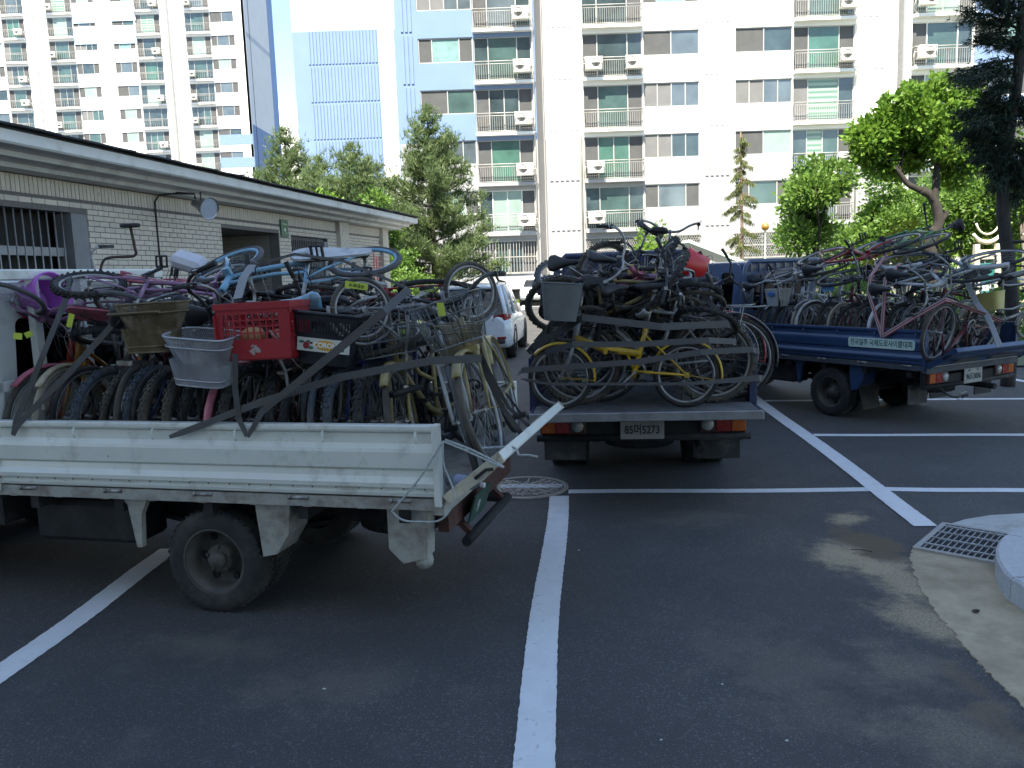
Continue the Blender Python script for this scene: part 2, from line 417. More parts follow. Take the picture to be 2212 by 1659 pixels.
b = MB(); V = [(x, y, .0035) for x, y in apl]
me = plate([(x, y) for x, y in [(p.x, p.y) for p in q[:-1]]+[(p.x+.06, p.y) for p in ko[11:24]]+[(atZ(2120, 1140).x, atZ(2120, 1140).y)]+[(atZ(2047, 1136).x, atZ(2047, 1136).y)]], [], .006, 'z', 0)
tag(link('gutter_apron', me, conc), kind='structure')
b2 = [atZ(x, y) for x, y in ((2047, 1136), (2085, 1124), (2140, 1115), (2212, 1111), (2330, 1104), (2330, 1140), (2150, 1170))]
me = plate([(p.x, p.y) for p in b2], [], .008, 'z', .001); tag(link('concrete_apron', me, concw), kind='structure')
g4 = [atZ(x, y) for x, y in ((2044, 1138), (1972, 1187), (2140, 1217), (2196, 1163))]
gx = (g4[3]-g4[0]); gy = (g4[1]-g4[0])
gx = Vector((gx.x, gx.y, 0)); gy = Vector((gy.x, gy.y, 0)); lx, ly = gx.length, gy.length; gx.normalize(); gyn = Vector((gx.y, -gx.x, 0))
if gyn.dot(gy) < 0: gyn = -gyn
GM = Matrix(((gx.x, -gyn.x, 0, g4[0].x), (gx.y, -gyn.y, 0, g4[0].y), (0, 0, 1, 0), (0, 0, 0, 1)))
lx = .56; ly = .62
gr = thing('drain_grate', 'galvanised steel drain grate set beside the granite kerb', 'drain', GM)
galv = mat('galvanised', (.36, .38, .40), .55, .7, var=.15, scale=30, dirt=.3, dirtcol=(.16, .13, .1), dscale=20)
b = MB(); th = .022
for x0, x1, y0, y1 in ((-.035, lx+.035, 0, .035), (-.035, lx+.035, -ly-.035, -ly), (-.035, 0, -ly, 0), (lx, lx+.035, -ly, 0)): b.bb(x0, x1, y0, y1, -.02, th)
part('frame', b, mat('grate_frame', (.34, .33, .31), .7, .3, var=.15, scale=25), gr)
pm = MB(); pm.box((0, 0, 0), (.006, ly, .02)); bearing = pm.mesh('bar')
for k in range(15): link('bar', bearing, galv, gr, T(.02+lx*k/15, -ly/2, .008))
cm = MB(); cm.box((0, 0, 0), (lx, .016, .012)); cross = cm.mesh('cross_bar')
for k in range(4): link('cross_bar', cross, galv, gr, T(lx/2, -ly*(k+.3)/4.0, .0165))
b = MB(); b.bb(-.002, lx+.002, -ly-.002, .002, .0101, .0111); part('pit_shade_sheet', b, mat('pit_shade', (.012, .012, .013), .95), gr)  # near-black sheet between the bars paints the darkness of the unlit pit
# small litter on the asphalt
for (x, y, s) in ((2108, 1326, .022), (1700, 1602, .008), (1428, 1600, .007), (700, 1490, .009), (1560, 1480, .007), (1250, 1190, .008)):
    p = atZ(x, y); b = MB(); r3 = random.Random(x)
    b.sph((0, 0, s*.35), s, 6, 4, (1, .6, .45)); b.v = [(v[0]*r3.uniform(.8, 1.2), v[1]*r3.uniform(.8, 1.2), v[2]) for v in b.v]
    dk = x > 2000
    o = part('pebble', b, mat('pebble_dark' if dk else 'pebble', (.06, .05, .04) if dk else (.55, .54, .5), .9), None, T(p.x, p.y, .01 if dk else .002))
    tag(o, 'dark clod of earth on the sandy gutter' if dk else 'tiny pale stone chip lying on dark asphalt', 'stone', None if dk else 'stone chips on the asphalt')
b = MB(); a0, a1 = atZ(1838, 1187, .01), atZ(1885, 1192, .01); b.tube([a0, (a0+a1)/2+Vector((0, .01, .004)), a1], .003, 5)
tag(part('twig', b, mat('twig', (.05, .04, .03), .9)), 'thin dry twig lying on the brown mud', 'twig')
# ================================================================== BRICK BUILDING
BD = Vector((.176, .984, 0)).normalized(); BI = Vector((-BD.y, BD.x, 0))
BO = Vector((-5.41, 8.65, 0))-BD*3.7
BM = Matrix(((BD.x, BI.x, 0, BO.x), (BD.y, BI.y, 0, BO.y), (0, 0, 1, 0), (0, 0, 0, 1)))
def wu(x, y): return (atP(x, y, BO, BI)-BO).dot(BD)
UE = wu(833, 560)
brickm = mat('painted_brick', (.56, .50, .42), .8, var=.10, scale=5, dirt=.22, dirtcol=(.36, .33, .28), dscale=5, bump=.15, bscale=90)
brickm2 = mat('painted_brick_b', (.61, .54, .455), .8, var=.10, scale=4, dirt=.2, dirtcol=(.38, .34, .29), dscale=6, bump=.15, bscale=90)
mortar = mat('mortar', (.15, .14, .13), .95, var=.15, scale=20)
trimw = mat('trim_white', (.66, .655, .63), .75, var=.05, scale=3, dirt=.28, dirtcol=(.42, .40, .36), dscale=1.7, bump=.1, bscale=40)
jamb = mat('jamb_grey', (.20, .205, .215), .7, var=.1, dirt=.2)
ZT, ZO = 3.2, 2.83
bb_ = thing('brick_building', 'single storey pale brick building with wide white eaves', 'building', BM)
w1 = (wu(-420, 480), wu(188, 480)); dr = (wu(476, 480), wu(601, 500)); w2 = (wu(627, 500), wu(706, 510))
ops = [(w1[0], w1[1], .95, ZO), (dr[0], dr[1], .02, ZO), (w2[0], w2[1], 1.2, ZO-.02)]
link('wall', plate([(-.5, 0), (UE, 0), (UE, ZT), (-.5, ZT)], [rrect(a, c, d, e) for a, c, d, e in ops], .2, 'y', 0), mortar, bb_)
b = MB(); b.bb(UE-.2, UE, .2, 6, 0, ZT); b.bb(-.5, -.3, .2, 6, 0, ZT); b.bb(-.5, UE, 6, 6.2, 0, ZT); part('rear_wall', b, brickm, bb_)
pil = [(wu(728, 540), wu(746, 540)), (UE-.42, UE)]
bk = MB(); bk.box((0, 0, 0), (1, 1, 1), None, 0.0); brick_me = None
BW, BH, JT = .19, .057, .0105
blist = []
def in_op(u0, u1, z):
    for a, c, d, e in ops:
        if u1 > a and u0 < c and z+BH > d and z < e: return (a, c)
    return None
row = 0; z = 1.005
while z+BH < ZT-.215:
    off = (row % 2)*.1
    u = -.4+off
    while u < UE-.02:
        u0, u1 = u, min(u+BW, UE)
        segs = [(u0, u1)]
        for a, c, d, e in ops:
            if z+BH > d and z < e:
                ns = []
                for s0, s1 in segs:
                    if s1 <= a or s0 >= c: ns.append((s0, s1))
                    else:
                        if s0 < a: ns.append((s0, a-.004))
                        if s1 > c: ns.append((c+.004, s1))
                segs = ns
        for s0, s1 in segs:
            if s1-s0 > .03: blist.append(((s0+s1)/2, z+BH/2, s1-s0, BH))
        u += BW+JT
    z += BH+JT; row += 1
u = -.4
while u < UE-.03:
    blist.append((u+BH/2, ZT-.205+.095, BH, .19)); u += BH+JT
def ypil(u): return -.10 if any(a < u < c for a, c in pil) else 0
cand = [q for q in blist if wu(-10, 480) < q[0] and q[1] > 1.62 and q[0] < UE]
cand.sort(key=lambda q: q[0]); near = set(cand[:300])
unit = MB(); unit.box((0, 0, 0), (1, 1, 1)); unit_me = unit.mesh('brick'); rest = MB()
for q in blist:
    pr = .006+((q[0]*37+q[1]*91) % 1)*.003; y = ypil(q[0])
    if q in near: link('brick', unit_me, brickm if (int(q[0]*31+q[1]*57) % 3) else brickm2, bb_, T(q[0], y-pr/2+.004, q[1]) @ Matrix.Diagonal((q[2], .012+pr, q[3], 1)))
    else: rest.bb(q[0]-q[2]/2, q[0]+q[2]/2, y-pr, y+.01, q[1]-q[3]/2, q[1]+q[3]/2)
tag(part('brickwork', rest, brickm, bb_), kind='stuff')
for a, c in pil: part('pilaster', MB().bb(a, c, -.099, .01, 0, ZT), brickm, bb_)
# window one: grey jamb, bars, near-black backing for the unlit room
dark = mat('room_darkness', (.02, .02, .021), .9, var=.2); steel = mat('bar_steel', (.30, .29, .28), .5, .5, var=.15, dirt=.3, dirtcol=(.12, .1, .08))
wn = MB(); wn.bb(w1[1]-.28, w1[1]-.005, -.004, .24, .95, ZO-.005); wn.bb(w1[0], w1[1]-.28, .05, .24, .95, 1.05); part('room_backing', MB().bb(w1[0]-.3, w1[1]+.2, .34, .5, .3, ZT), dark, bb_); w_ = part('window', wn, jamb, bb_)
b = MB(); b.bb(w1[0], w1[1]-.28, .3, .32, 1.0, ZO); part('pane', b, dark, w_)
b = MB(); b.bb(w1[0], w1[1]-.28, .12, .15, 2.32, 2.42); part('rail', b, mat('rail_grey', (.34, .34, .34), .6), w_)
bm_ = MB(); bm_.tube([(0, 0, .95), (0, 0, ZO)], .011, 6); bme = bm_.mesh('bar')
u = w1[1]-.36
while u > w1[0]+.1: link('bar', bme, steel, w_, T(u, .06, 0)); u -= .125
# doorway: deep dark porch
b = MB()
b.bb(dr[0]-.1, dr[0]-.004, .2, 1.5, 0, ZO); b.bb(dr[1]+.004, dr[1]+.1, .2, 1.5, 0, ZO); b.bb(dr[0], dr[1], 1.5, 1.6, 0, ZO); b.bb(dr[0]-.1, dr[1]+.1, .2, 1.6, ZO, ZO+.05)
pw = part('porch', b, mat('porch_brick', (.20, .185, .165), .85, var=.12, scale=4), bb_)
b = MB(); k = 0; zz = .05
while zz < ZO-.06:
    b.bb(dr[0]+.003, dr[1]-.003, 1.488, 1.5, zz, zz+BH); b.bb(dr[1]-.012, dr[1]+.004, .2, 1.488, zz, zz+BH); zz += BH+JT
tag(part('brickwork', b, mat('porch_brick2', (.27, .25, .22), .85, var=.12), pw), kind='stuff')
b = MB(); b.bb(dr[1]-.5, dr[1]-.1, 1.40, 1.47, 0, 2.1); part('door', b, mat('porch_door', (.25, .25, .24), .6), bb_)
# window two
wn = MB(); wn.bb(w2[0], w2[1], .09, .19, ZO-.08, ZO-.025); wn.bb(w2[1]-.18, w2[1]-.005, -.004, .19, 1.2, ZO-.081); w_ = part('window', wn, jamb, bb_)
b = MB(); b.bb(w2[0], w2[1]-.18, .15, .17, 1.2, ZO-.081); part('pane', b, dark, w_)
bm_ = MB(); bm_.tube([(0, 0, 1.2), (0, 0, ZO-.03)], .008, 5); bme = bm_.mesh('bar'); u = w2[0]+.05
while u < w2[1]-.2: link('bar', bme, steel, w_, T(u, .03, 0)); u += .085
# eaves and roof
prof = [(.02, ZT), (-.24, ZT+.005), (-.27, ZT+.05), (-.33, ZT+.065), (-.47, ZT+.07), (-.50, ZT+.12), (-.56, ZT+.135), (-.70, ZT+.14), (-.72, ZT+.16), (-.72, ZT+.27), (-.5, ZT+.29), (.02, ZT+.29)]
b = MB(); b.prism(prof, -.6, UE+.62, 'x'); ev = part('eaves', b, trimw, bb_)
roofm = mat('roof_shingle', (.055, .055, .06), .95, var=.35, scale=7, dirt=.3, dirtcol=(.03, .03, .03), bump=.6, bscale=60)
b = MB(); r4 = random.Random(5); u = -.62
b.add([(-.7, -.70, ZT+.30), (UE+.64, -.70, ZT+.30), (UE+.64, 3.0, ZT+.62), (-.7, 3.0, ZT+.62), (UE+.64, 6.5, ZT+.3), (-.7, 6.5, ZT+.3), (-.7, -.70, ZT+.25), (UE+.64, -.70, ZT+.25), (UE+.64, 6.5, ZT+.25), (-.7, 6.5, ZT+.25)],
      [(0, 1, 2, 3), (3, 2, 4, 5), (6, 7, 1, 0), (7, 8, 4, 2, 1), (6, 0, 3, 5, 9), (9, 5, 4, 8), (6, 9, 8, 7)])
rf = part('roof', b, roofm, bb_)
sh = MB(); sh.box((0, 0, 0), (.30, .16, .018)); shme = sh.mesh('shingle')
u = wu(-20, 240)-2
while u < UE+.6:
    for j in range(2):
        link('shingle', shme, roofm, rf, T(u+.15*j+r4.uniform(-.01, .01), -.72+.13*j, ZT+.318+.022*j+r4.uniform(-.004, .004)) @ R(.09, 'X') @ R(r4.uniform(-.02, .02), 'Y'))
    u += .31
# floodlight
u0 = wu(338, 430); fl = thing('floodlight', 'metal cone floodlight hung under the white eaves', 'lamp', BM @ T(u0+.28, -.42, ZT+.03))
cone = mat('lamp_shade', (.32, .32, .33), .35, .7, var=.15); dkm = mat('black_metal', (.02, .02, .022), .5)
LM = R(-.35, 'Y') @ R(.95, 'Z')
b = MB(); b.lathe([(.001, .0), (.05, 0), (.055, .09), (.07, .12), (.15, .33), (.158, .34), (.15, .34), (.06, .14)], axis='x', n=20); b.xform(T(-.12, -.05, -.16) @ R(-1.95, 'Z') @ R(.30, 'Y')); part('shade', b, cone, fl)
b = MB(); b.lathe([(.001, .325), (.14, .32)], axis='x', n=20); b.xform(T(-.12, -.05, -.16) @ R(-1.95, 'Z') @ R(.30, 'Y')); part('lens', b, mat('lens', (.55, .6, .68), .15, .3), fl)
b = MB(); b.tube([(-.28, .12, -.02), (-.2, .05, -.02), (-.06, -.03, -.02), (-.06, -.04, -.1)], .012, 6); b.tube([(-.02, -.1, 0), (-.02, -.1, -.14)], .01, 5); part('bracket', b, dkm, fl)
b = MB(); b.tube([(-.06, -.03, -.03), (-.26, .18, -.03), (-.34, .34, -.05), (-.36, .395, -.14), (-.355, .402, -.5), (-.35, .402, -1.9)], .013, 6); part('cable', b, dkm, fl)
# green sign beside the doorway
u0 = wu(612, 490); zc = (atP(612, 490, BO, BI)).z
sg = thing('wall_sign', 'small dark green sign on the brick pier by the doorway', 'sign', BM @ T(u0-.02, -.02, zc))
b = MB(); b.bb(-.15, .15, -.02, .004, -.19, .13, .004); part('board', b, mat('sign_green', (.012, .10, .055), .4), sg)
b = MB(); b.lathe([(.001, -.022), (.03, -.022), (.03, -.019)], (0, 0, -.06), 'y', 12); part('emblem', b, mat('sign_white', (.7, .75, .7), .5), sg)
b = MB(); b.bb(-.10, .10, -.0225, -.019, .04, .055); b.bb(.0, .10, -.0225, -.019, -.12, -.11); part('print', b, mat('sign_print', (.3, .5, .35), .5), sg)
# red spray marks on the sunny end of the wall
b = MB()
for x0, y0, x1, y1 in ((806, 545, 808, 620), (812, 556, 815, 618), (818, 553, 819, 625), (796, 655, 803, 640)):
    p0, p1 = BM.inverted() @ atP(x0, y0, BO, BI), BM.inverted() @ atP(x1, y1, BO, BI); b.bar((p0.x, -.012, p0.z), (p1.x+.02, -.012, p1.z), .004, .09, (1, 0, 0))
part('graffiti', b, mat('spray_red', (.55, .10, .07), .7), bb_)
# ================================================================== APARTMENTS
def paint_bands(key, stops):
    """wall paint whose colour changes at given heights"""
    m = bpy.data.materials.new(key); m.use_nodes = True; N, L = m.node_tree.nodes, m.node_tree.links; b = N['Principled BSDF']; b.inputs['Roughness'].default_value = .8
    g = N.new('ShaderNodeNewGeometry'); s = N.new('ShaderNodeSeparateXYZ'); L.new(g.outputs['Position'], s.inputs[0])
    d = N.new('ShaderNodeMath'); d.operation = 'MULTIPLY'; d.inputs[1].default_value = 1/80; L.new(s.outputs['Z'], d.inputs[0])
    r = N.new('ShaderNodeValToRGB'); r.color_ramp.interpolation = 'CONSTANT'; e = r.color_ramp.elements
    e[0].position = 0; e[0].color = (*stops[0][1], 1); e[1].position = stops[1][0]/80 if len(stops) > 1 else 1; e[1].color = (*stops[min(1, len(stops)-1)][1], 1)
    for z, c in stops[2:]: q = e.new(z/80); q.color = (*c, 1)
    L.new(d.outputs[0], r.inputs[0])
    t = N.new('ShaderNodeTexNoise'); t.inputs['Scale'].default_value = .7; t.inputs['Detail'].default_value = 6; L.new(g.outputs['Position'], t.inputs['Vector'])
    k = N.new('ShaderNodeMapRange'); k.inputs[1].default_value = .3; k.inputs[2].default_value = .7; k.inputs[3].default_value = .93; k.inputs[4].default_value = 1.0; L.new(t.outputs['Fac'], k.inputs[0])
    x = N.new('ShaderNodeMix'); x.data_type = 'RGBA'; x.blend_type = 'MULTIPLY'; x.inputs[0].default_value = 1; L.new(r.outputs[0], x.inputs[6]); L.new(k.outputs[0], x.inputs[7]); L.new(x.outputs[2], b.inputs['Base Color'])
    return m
WH = (.80, .80, .79); GREY = (.33, .337, .35); BLUE = (.15, .235, .40); LBLUE = (.36, .50, .61)
whitep = paint_bands('white_render', [(0, WH)])
PAN = {}
def striped(key, c0, c1, sc):
    m = bpy.data.materials.new(key); m.use_nodes = True; N, L = m.node_tree.nodes, m.node_tree.links; b = N['Principled BSDF']; b.inputs['Roughness'].default_value = .25
    g = N.new('ShaderNodeNewGeometry'); w = N.new('ShaderNodeTexWave'); w.bands_direction = 'Z'; w.inputs['Scale'].default_value = sc; w.inputs['Distortion'].default_value = 0; L.new(g.outputs['Position'], w.inputs['Vector'])
    x = N.new('ShaderNodeMix'); x.data_type = 'RGBA'; L.new(w.outputs['Fac'], x.inputs[0]); x.inputs[6].default_value = (*c0, 1); x.inputs[7].default_value = (*c1, 1); L.new(x.outputs[2], b.inputs['Base Color']); return m
PAN['screen'] = mat('insect_screen', (.074, .077, .08), .85, var=.12, scale=1.5)
PAN['screen2'] = mat('insect_screen_pale', (.145, .148, .15), .85, var=.12, scale=1.5)
PAN['teal'] = mat('glass_teal', (.045, .085, .08), .12, var=.35, scale=.8, spec=.8)
PAN['dark'] = mat('glass_dark', (.035, .055, .06), .08, var=.4, scale=.9, spec=.8)
PAN['sky'] = mat('glass_blue', (.08, .105, .12), .08, var=.35, scale=.6, spec=.9)
PAN['green'] = mat('glass_green', (.05, .125, .10), .15, var=.3, scale=.7, spec=.7)
PAN['mint'] = mat('curtain_mint', (.22, .31, .275), .3, var=.15, scale=1.2)
PAN['blind'] = striped('zebra_blind', (.10, .19, .15), (.28, .38, .32), 1.1)
PAN['aqua'] = mat('curtain_aqua', (.16, .28, .28), .3, var=.2, scale=2)
frame_al = mat('window_frame', (.42, .42, .41), .5, .2, var=.06); frame_w = mat('window_frame_white', (.72, .72, .70), .5, var=.05)
railm = mat('railing', (.36, .355, .34), .5, .2, var=.15, dirt=.25, dirtcol=(.28, .21, .14), dscale=2)
upane = MB(); upane.box((0, 0, 0), (1, 1, 1)); UPANE = upane.mesh('pane')
FCACHE = {}
def frame_mesh(w, h, cuts, t=.05):
    k = (round(w, 2), round(h, 2), tuple(round(c, 2) for c in cuts), t)
    if k not in FCACHE:
        b = MB(); d = .09
        b.bb(0, w, -d/2, d/2, 0, t); b.bb(0, w, -d/2, d/2, h-t, h); b.bb(0, t, -d/2, d/2, t, h-t); b.bb(w-t, w, -d/2, d/2, t, h-t)
        for c in cuts[1:-1]: b.bb(c*w-t/2, c*w+t/2, -d/2, d/2, t, h-t)
        FCACHE[k] = b.mesh('window')
    return FCACHE[k]
def glazing(bld, Y, x0, x1, z0, z1, cuts, kinds, fm, t=.05):
    w, h = x1-x0, z1-z0
    f = link('window', frame_mesh(w, h, cuts, t), fm, bld, T(x0, Y, z0))
    for i in range(len(cuts)-1):
        a, c = cuts[i]*w+t/2, cuts[i+1]*w-t/2
        link('pane', UPANE, PAN[kinds[i]], f, T((a+c)/2, .012*(i % 2)-.006, h/2) @ Matrix.Diagonal((c-a+.02, .008, h-2*t+.02, 1)))
    return f
RC = {}
def railing(bld, Y, x0, x1, z, h=1.02, n=None, out=.30):
    w = round(x1-x0, 2); k = (w, h, n)
    if k not in RC:
        b = MB(); n = n or int(w/.12)
        b.tube([(0, -out, h), (w, -out, h)], .028, 5); b.tube([(0, -out, h-.14), (w, -out, h-.14)], .022, 5); b.tube([(0, -out, .06), (w, -out, .06)], .022, 5)
        for i in range(n+1): b.box((w*i/n, -out, (h-.08)/2), (.018, .018, h-.2))
        for i in (0, 1): b.tube([(w*i, 0, h), (w*i, -out, h)], .022, 5)
        RC[k] = b.mesh('balcony_railing')
    return link('balcony_railing', RC[k], railm, bld, T(x0, Y, z))
# outdoor air conditioner: one model, many copies
acw = mat('ac_white', (.74, .73, .70), .5, var=.06, dirt=.15, dirtcol=(.5, .48, .42)); acd = mat('ac_grille', (.20, .20, .195), .6); acb = mat('ac_bracket', (.66, .64, .58), .5)
b = MB(); b.bb(-.42, .42, -.16, .16, 0, .62, .02); AC_CASE = b.mesh('casing')
b = MB(); b.lathe([(.001, -.175), (.05, -.175), (.05, -.17), (.245, -.165), (.25, -.16)], (-.12, 0, .32), 'y', 20); AC_FAN = b.mesh('fan_grille')
b = MB()
for zz in (.02, .32, .6): b.tube([(-.46, .2, zz), (-.46, -.21, zz), (.46, -.21, zz), (.46, .2, zz)], .014, 4)
for xx in (-.46, .46): b.tube([(xx, -.21, -.03), (xx, -.21, .62)], .014, 4)
b.bb(-.45, .45, -.2, .2, -.04, -.005); b.tube([(.44, .1, .3), (.6, .05, .35), (.64, .15, .1), (.6, .25, -.3)], .02, 5); AC_CAGE = b.mesh('cage')
def ac_unit(x, Y, z, label, group, flip=False):
    t = thing('air_conditioner', label, 'air conditioner', T(x, Y, z) @ (Matrix.Diagonal((-1, 1, 1, 1)) if flip else Matrix.Identity(4)), group)
    link('casing', AC_CASE, acw, t); link('fan_grille', AC_FAN, acd, t); link('cage', AC_CAGE, acb, t); return t
def ribs(bld, Y, x0, x1, z0, z1, pitch, m, floorh, zf, d=.05):
    b = MB(); n = max(2, int((x1-x0)/pitch)); z = zf
    while z < z1:
        a, c = max(z+.18, z0), min(z+floorh-.02, z1)
        if c > a:
            for i in range(n): b.bb(x0+(x1-x0)*(i+.2)/n, x0+(x1-x0)*(i+.8)/n, Y-d, Y+.01, a, c)
        z += floorh
    return tag(part('ribbing', b, m, bld), kind='stuff')
def pick(r, opts):
    return r.choice(opts)
def fillopen(bld, Y, kind, x0, x1, z0, z1, r, fm, bal=True):
    if kind == 'bal':
        n = r.choice((3, 3, 3, 4))
        cuts = [0, .25, .75, 1] if n == 3 else [0, .24, .5, .76, 1]
        mid = r.choice(('teal', 'dark', 'dark', 'green', 'mint', 'blind', 'teal', 'sky'))
        sc_ = r.choice(('screen', 'screen', 'screen', 'dark', 'screen2'))
        kinds = [sc_, mid, r.choice((sc_, 'screen', 'dark'))] if n == 3 else [sc_, mid, r.choice((mid, 'teal')), 'screen']
        glazing(bld, Y+.12, x0, x1, z0, z1, cuts, kinds, fm)
    else:
        c = r.choice(((0, .25, .75, 1), (0, .25, .75, 1), (0, .5, 1), (0, .25, .5, .75, 1)))
        mid = r.choice(('sky', 'teal', 'dark', 'mint', 'teal', 'aqua', 'sky'))
        ks = {4: ['screen', mid, 'screen'], 3: ['screen', mid], 5: ['screen2', 'screen2', mid, mid]}[len(c)]
        glazing(bld, Y+.1, x0, x1, z0, z1, list(c), ks, fm)
# ---- main block straight ahead
Y1 = 47.0; FH = 2.745; ZF = 1.52; NF = 7
def px(x, y=230): return atY(x, y, Y1).x
b1 = thing('apartment_block', 'long white and grey apartment block with blue left bay facing the car park', 'building', T(px(862), Y1, 0))
b1.matrix_world = Matrix.Identity(4)
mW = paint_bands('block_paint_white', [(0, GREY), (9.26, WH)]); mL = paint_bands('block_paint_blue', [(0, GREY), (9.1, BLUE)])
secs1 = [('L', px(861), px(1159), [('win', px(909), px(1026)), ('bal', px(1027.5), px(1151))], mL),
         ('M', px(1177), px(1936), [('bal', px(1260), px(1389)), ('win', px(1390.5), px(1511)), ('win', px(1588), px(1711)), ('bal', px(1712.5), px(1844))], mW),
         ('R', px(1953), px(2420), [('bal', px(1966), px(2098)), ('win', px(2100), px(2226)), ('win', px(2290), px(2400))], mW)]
rr = random.Random(21)
BASE = 1.15; TOPZ = ZF+FH*9
for nm, x0, x1, cols, m in secs1:
    holes = []
    for f in range(0, NF+1):
        zf = ZF+FH*f
        for kind, a, c in cols:
            if f == 0:
                holes.append(rrect(a, c, zf+.95 if nm != 'L' else zf+.55, zf+2.35)); continue
            holes.append(rrect(a, c, zf+.06, zf+2.42) if kind == 'bal' else rrect(a, c, zf+1.15, zf+2.46))
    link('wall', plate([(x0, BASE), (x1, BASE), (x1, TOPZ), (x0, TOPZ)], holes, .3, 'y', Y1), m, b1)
    for f in range(0, NF+1):
        zf = ZF+FH*f
        for kind, a, c in cols:
            if f == 0:
                z0 = zf+.95 if nm != 'L' else zf+.55
                glazing(b1, Y1+.15, a, c, z0, zf+2.35, [0, .25, .5, .75, 1], ['screen2', 'teal', 'dark', 'screen'], frame_al)
                g = MB(); n = int((c-a)/(.16 if nm == 'L' else .13))
                for i in range(n+1):
                    x = a+(c-a)*i/n
                    if nm == 'L': g.box((x, Y1-.06, (z0+zf+2.35)/2), (.03, .02, zf+2.35-z0))
                    elif i < n:
                        for j in range(6):
                            h = (zf+2.35-z0)/6; zz = z0+h*j; w = (c-a)/n
                            for s0, s1 in (((x, zz), (x+w/2, zz+h/2)), ((x+w, zz), (x+w/2, zz+h/2)), ((x+w/2, zz+h/2), (x, zz+h)), ((x+w/2, zz+h/2), (x+w, zz+h))): g.bar((s0[0], Y1-.06, s0[1]), (s1[0], Y1-.06, s1[1]), .02, .025, (0, 1, 0))
                for zz in (z0, (z0+zf+2.35)/2, zf+2.35): g.bb(a-.05, c+.05, Y1-.09, Y1-.05, zz-.025, zz+.025)
                part('window_grille', g, railm, b1)
                continue
            fm = frame_w if (nm == 'L' and f == 1) or nm == 'R' else frame_al
            if kind == 'bal':
                fillopen(b1, Y1, 'bal', a, c, zf+.06, zf+2.42, rr, fm)
                b = MB(); b.bb(a-.02, c+.02, Y1-.34, Y1+.02, zf-.12, zf+.05, .01); part('balcony_slab', b, whitep if zf > 9 or nm == 'R' else mat('slab_grey', GREY, .8), b1)
                railing(b1, Y1, a+.03, c-.03, zf+.05)
            else:
                fillopen(b1, Y1, 'win', a, c, zf+1.15, zf+2.46, rr, fm)
                if nm == 'R':
                    b = MB(); b.bb(a, c, Y1-.012, Y1+.01, zf-.2, zf+1.1); part('painted_panel', b, mat('panel_blue', BLUE, .8), b1)
b = MB(); xa, xb = secs1[0][1], secs1[2][2]; b.bb(xa, xb, Y1+1.8, Y1+2.0, BASE, TOPZ); b.bb(xa, xa+.3, Y1+.3, Y1+14, 0, TOPZ); b.bb(xb-.3, xb, Y1+.3, Y1+14, 0, TOPZ); b.bb(xa, xb, Y1+.3, Y1+14, TOPZ, TOPZ+.3); b.bb(xa, xb, Y1+13.7, Y1+14, 0, TOPZ)
part('inner_wall', b, whitep, b1)
b = MB()
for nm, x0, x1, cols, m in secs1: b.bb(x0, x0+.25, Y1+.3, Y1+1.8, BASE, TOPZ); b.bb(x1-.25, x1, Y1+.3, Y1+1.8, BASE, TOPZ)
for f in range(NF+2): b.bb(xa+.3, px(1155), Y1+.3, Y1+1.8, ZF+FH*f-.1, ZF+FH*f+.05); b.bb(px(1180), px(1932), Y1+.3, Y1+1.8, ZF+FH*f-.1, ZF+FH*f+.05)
part('side_wall', b, mat('wall_painted_shade', (.55, .56, .58), .8), b1)  # slot walls of the white block, greyed: their shade put into the colour
b = MB(); b.bb(xa, xb, Y1+.35, Y1+.5, 0, BASE); part('plinth', b, mat('plinth_dark', (.10, .10, .105), .9), b1)
ribs(b1, Y1, px(1182), px(1250), 1.3, TOPZ, .29, mW, FH, ZF-.1); ribs(b1, Y1, px(1521), px(1577), 1.3, TOPZ, .27, mW, FH, ZF-.1)
ribs(b1, Y1, px(1858), px(1922), 1.3, TOPZ, .29, mW, FH, ZF-.1); ribs(b1, Y1, px(872), px(899), 1.3, TOPZ, .20, mL, FH, ZF-.1)
for x_ in (px(1153.5), px(1253), px(1850)): part('drain_pipe', MB().tube([(x_, Y1-.06, .4), (x_, Y1-.06, TOPZ)], .05, 6), mat('drain_pipe', (.58, .54, .46), .6), b1)
colname = {'L': 'the blue bay', 'M0': 'the slot bay', 'M1': 'the bay behind the medium green tree', 'R': 'the bay behind the largest tree'}; nth = ('', 'lowest', 'second lowest', 'third lowest', 'fourth lowest', 'fifth lowest')
for col, f, side in (('L', 1, 1), ('L', 2, 1), ('L', 3, 1), ('L', 4, 1), ('L', 5, 1), ('M0', 1, -1), ('M0', 2, -1), ('M0', 4, -1), ('M0', 4, 1), ('M1', 5, 1), ('M1', 4, 1), ('M1', 2, 1), ('R', 5, -1), ('R', 4, -1), ('R', 2, -1)):
    a, c = {'L': (px(1027.5), px(1151)), 'M0': (px(1260), px(1389)), 'M1': (px(1712.5), px(1844)), 'R': (px(1966), px(2098))}[col]
    ac_unit(c-.55 if side > 0 else a+.55, Y1-.55, ZF+FH*f+.42, 'white air conditioner on the %s balcony of %s%s' % (nth[f], colname[col], (', window end' if (col, f, side) == ('M0', 4, 1) else ', slot end' if (col, f) == ('M0', 4) else '')), 'air conditioners on the long block', side < 0)
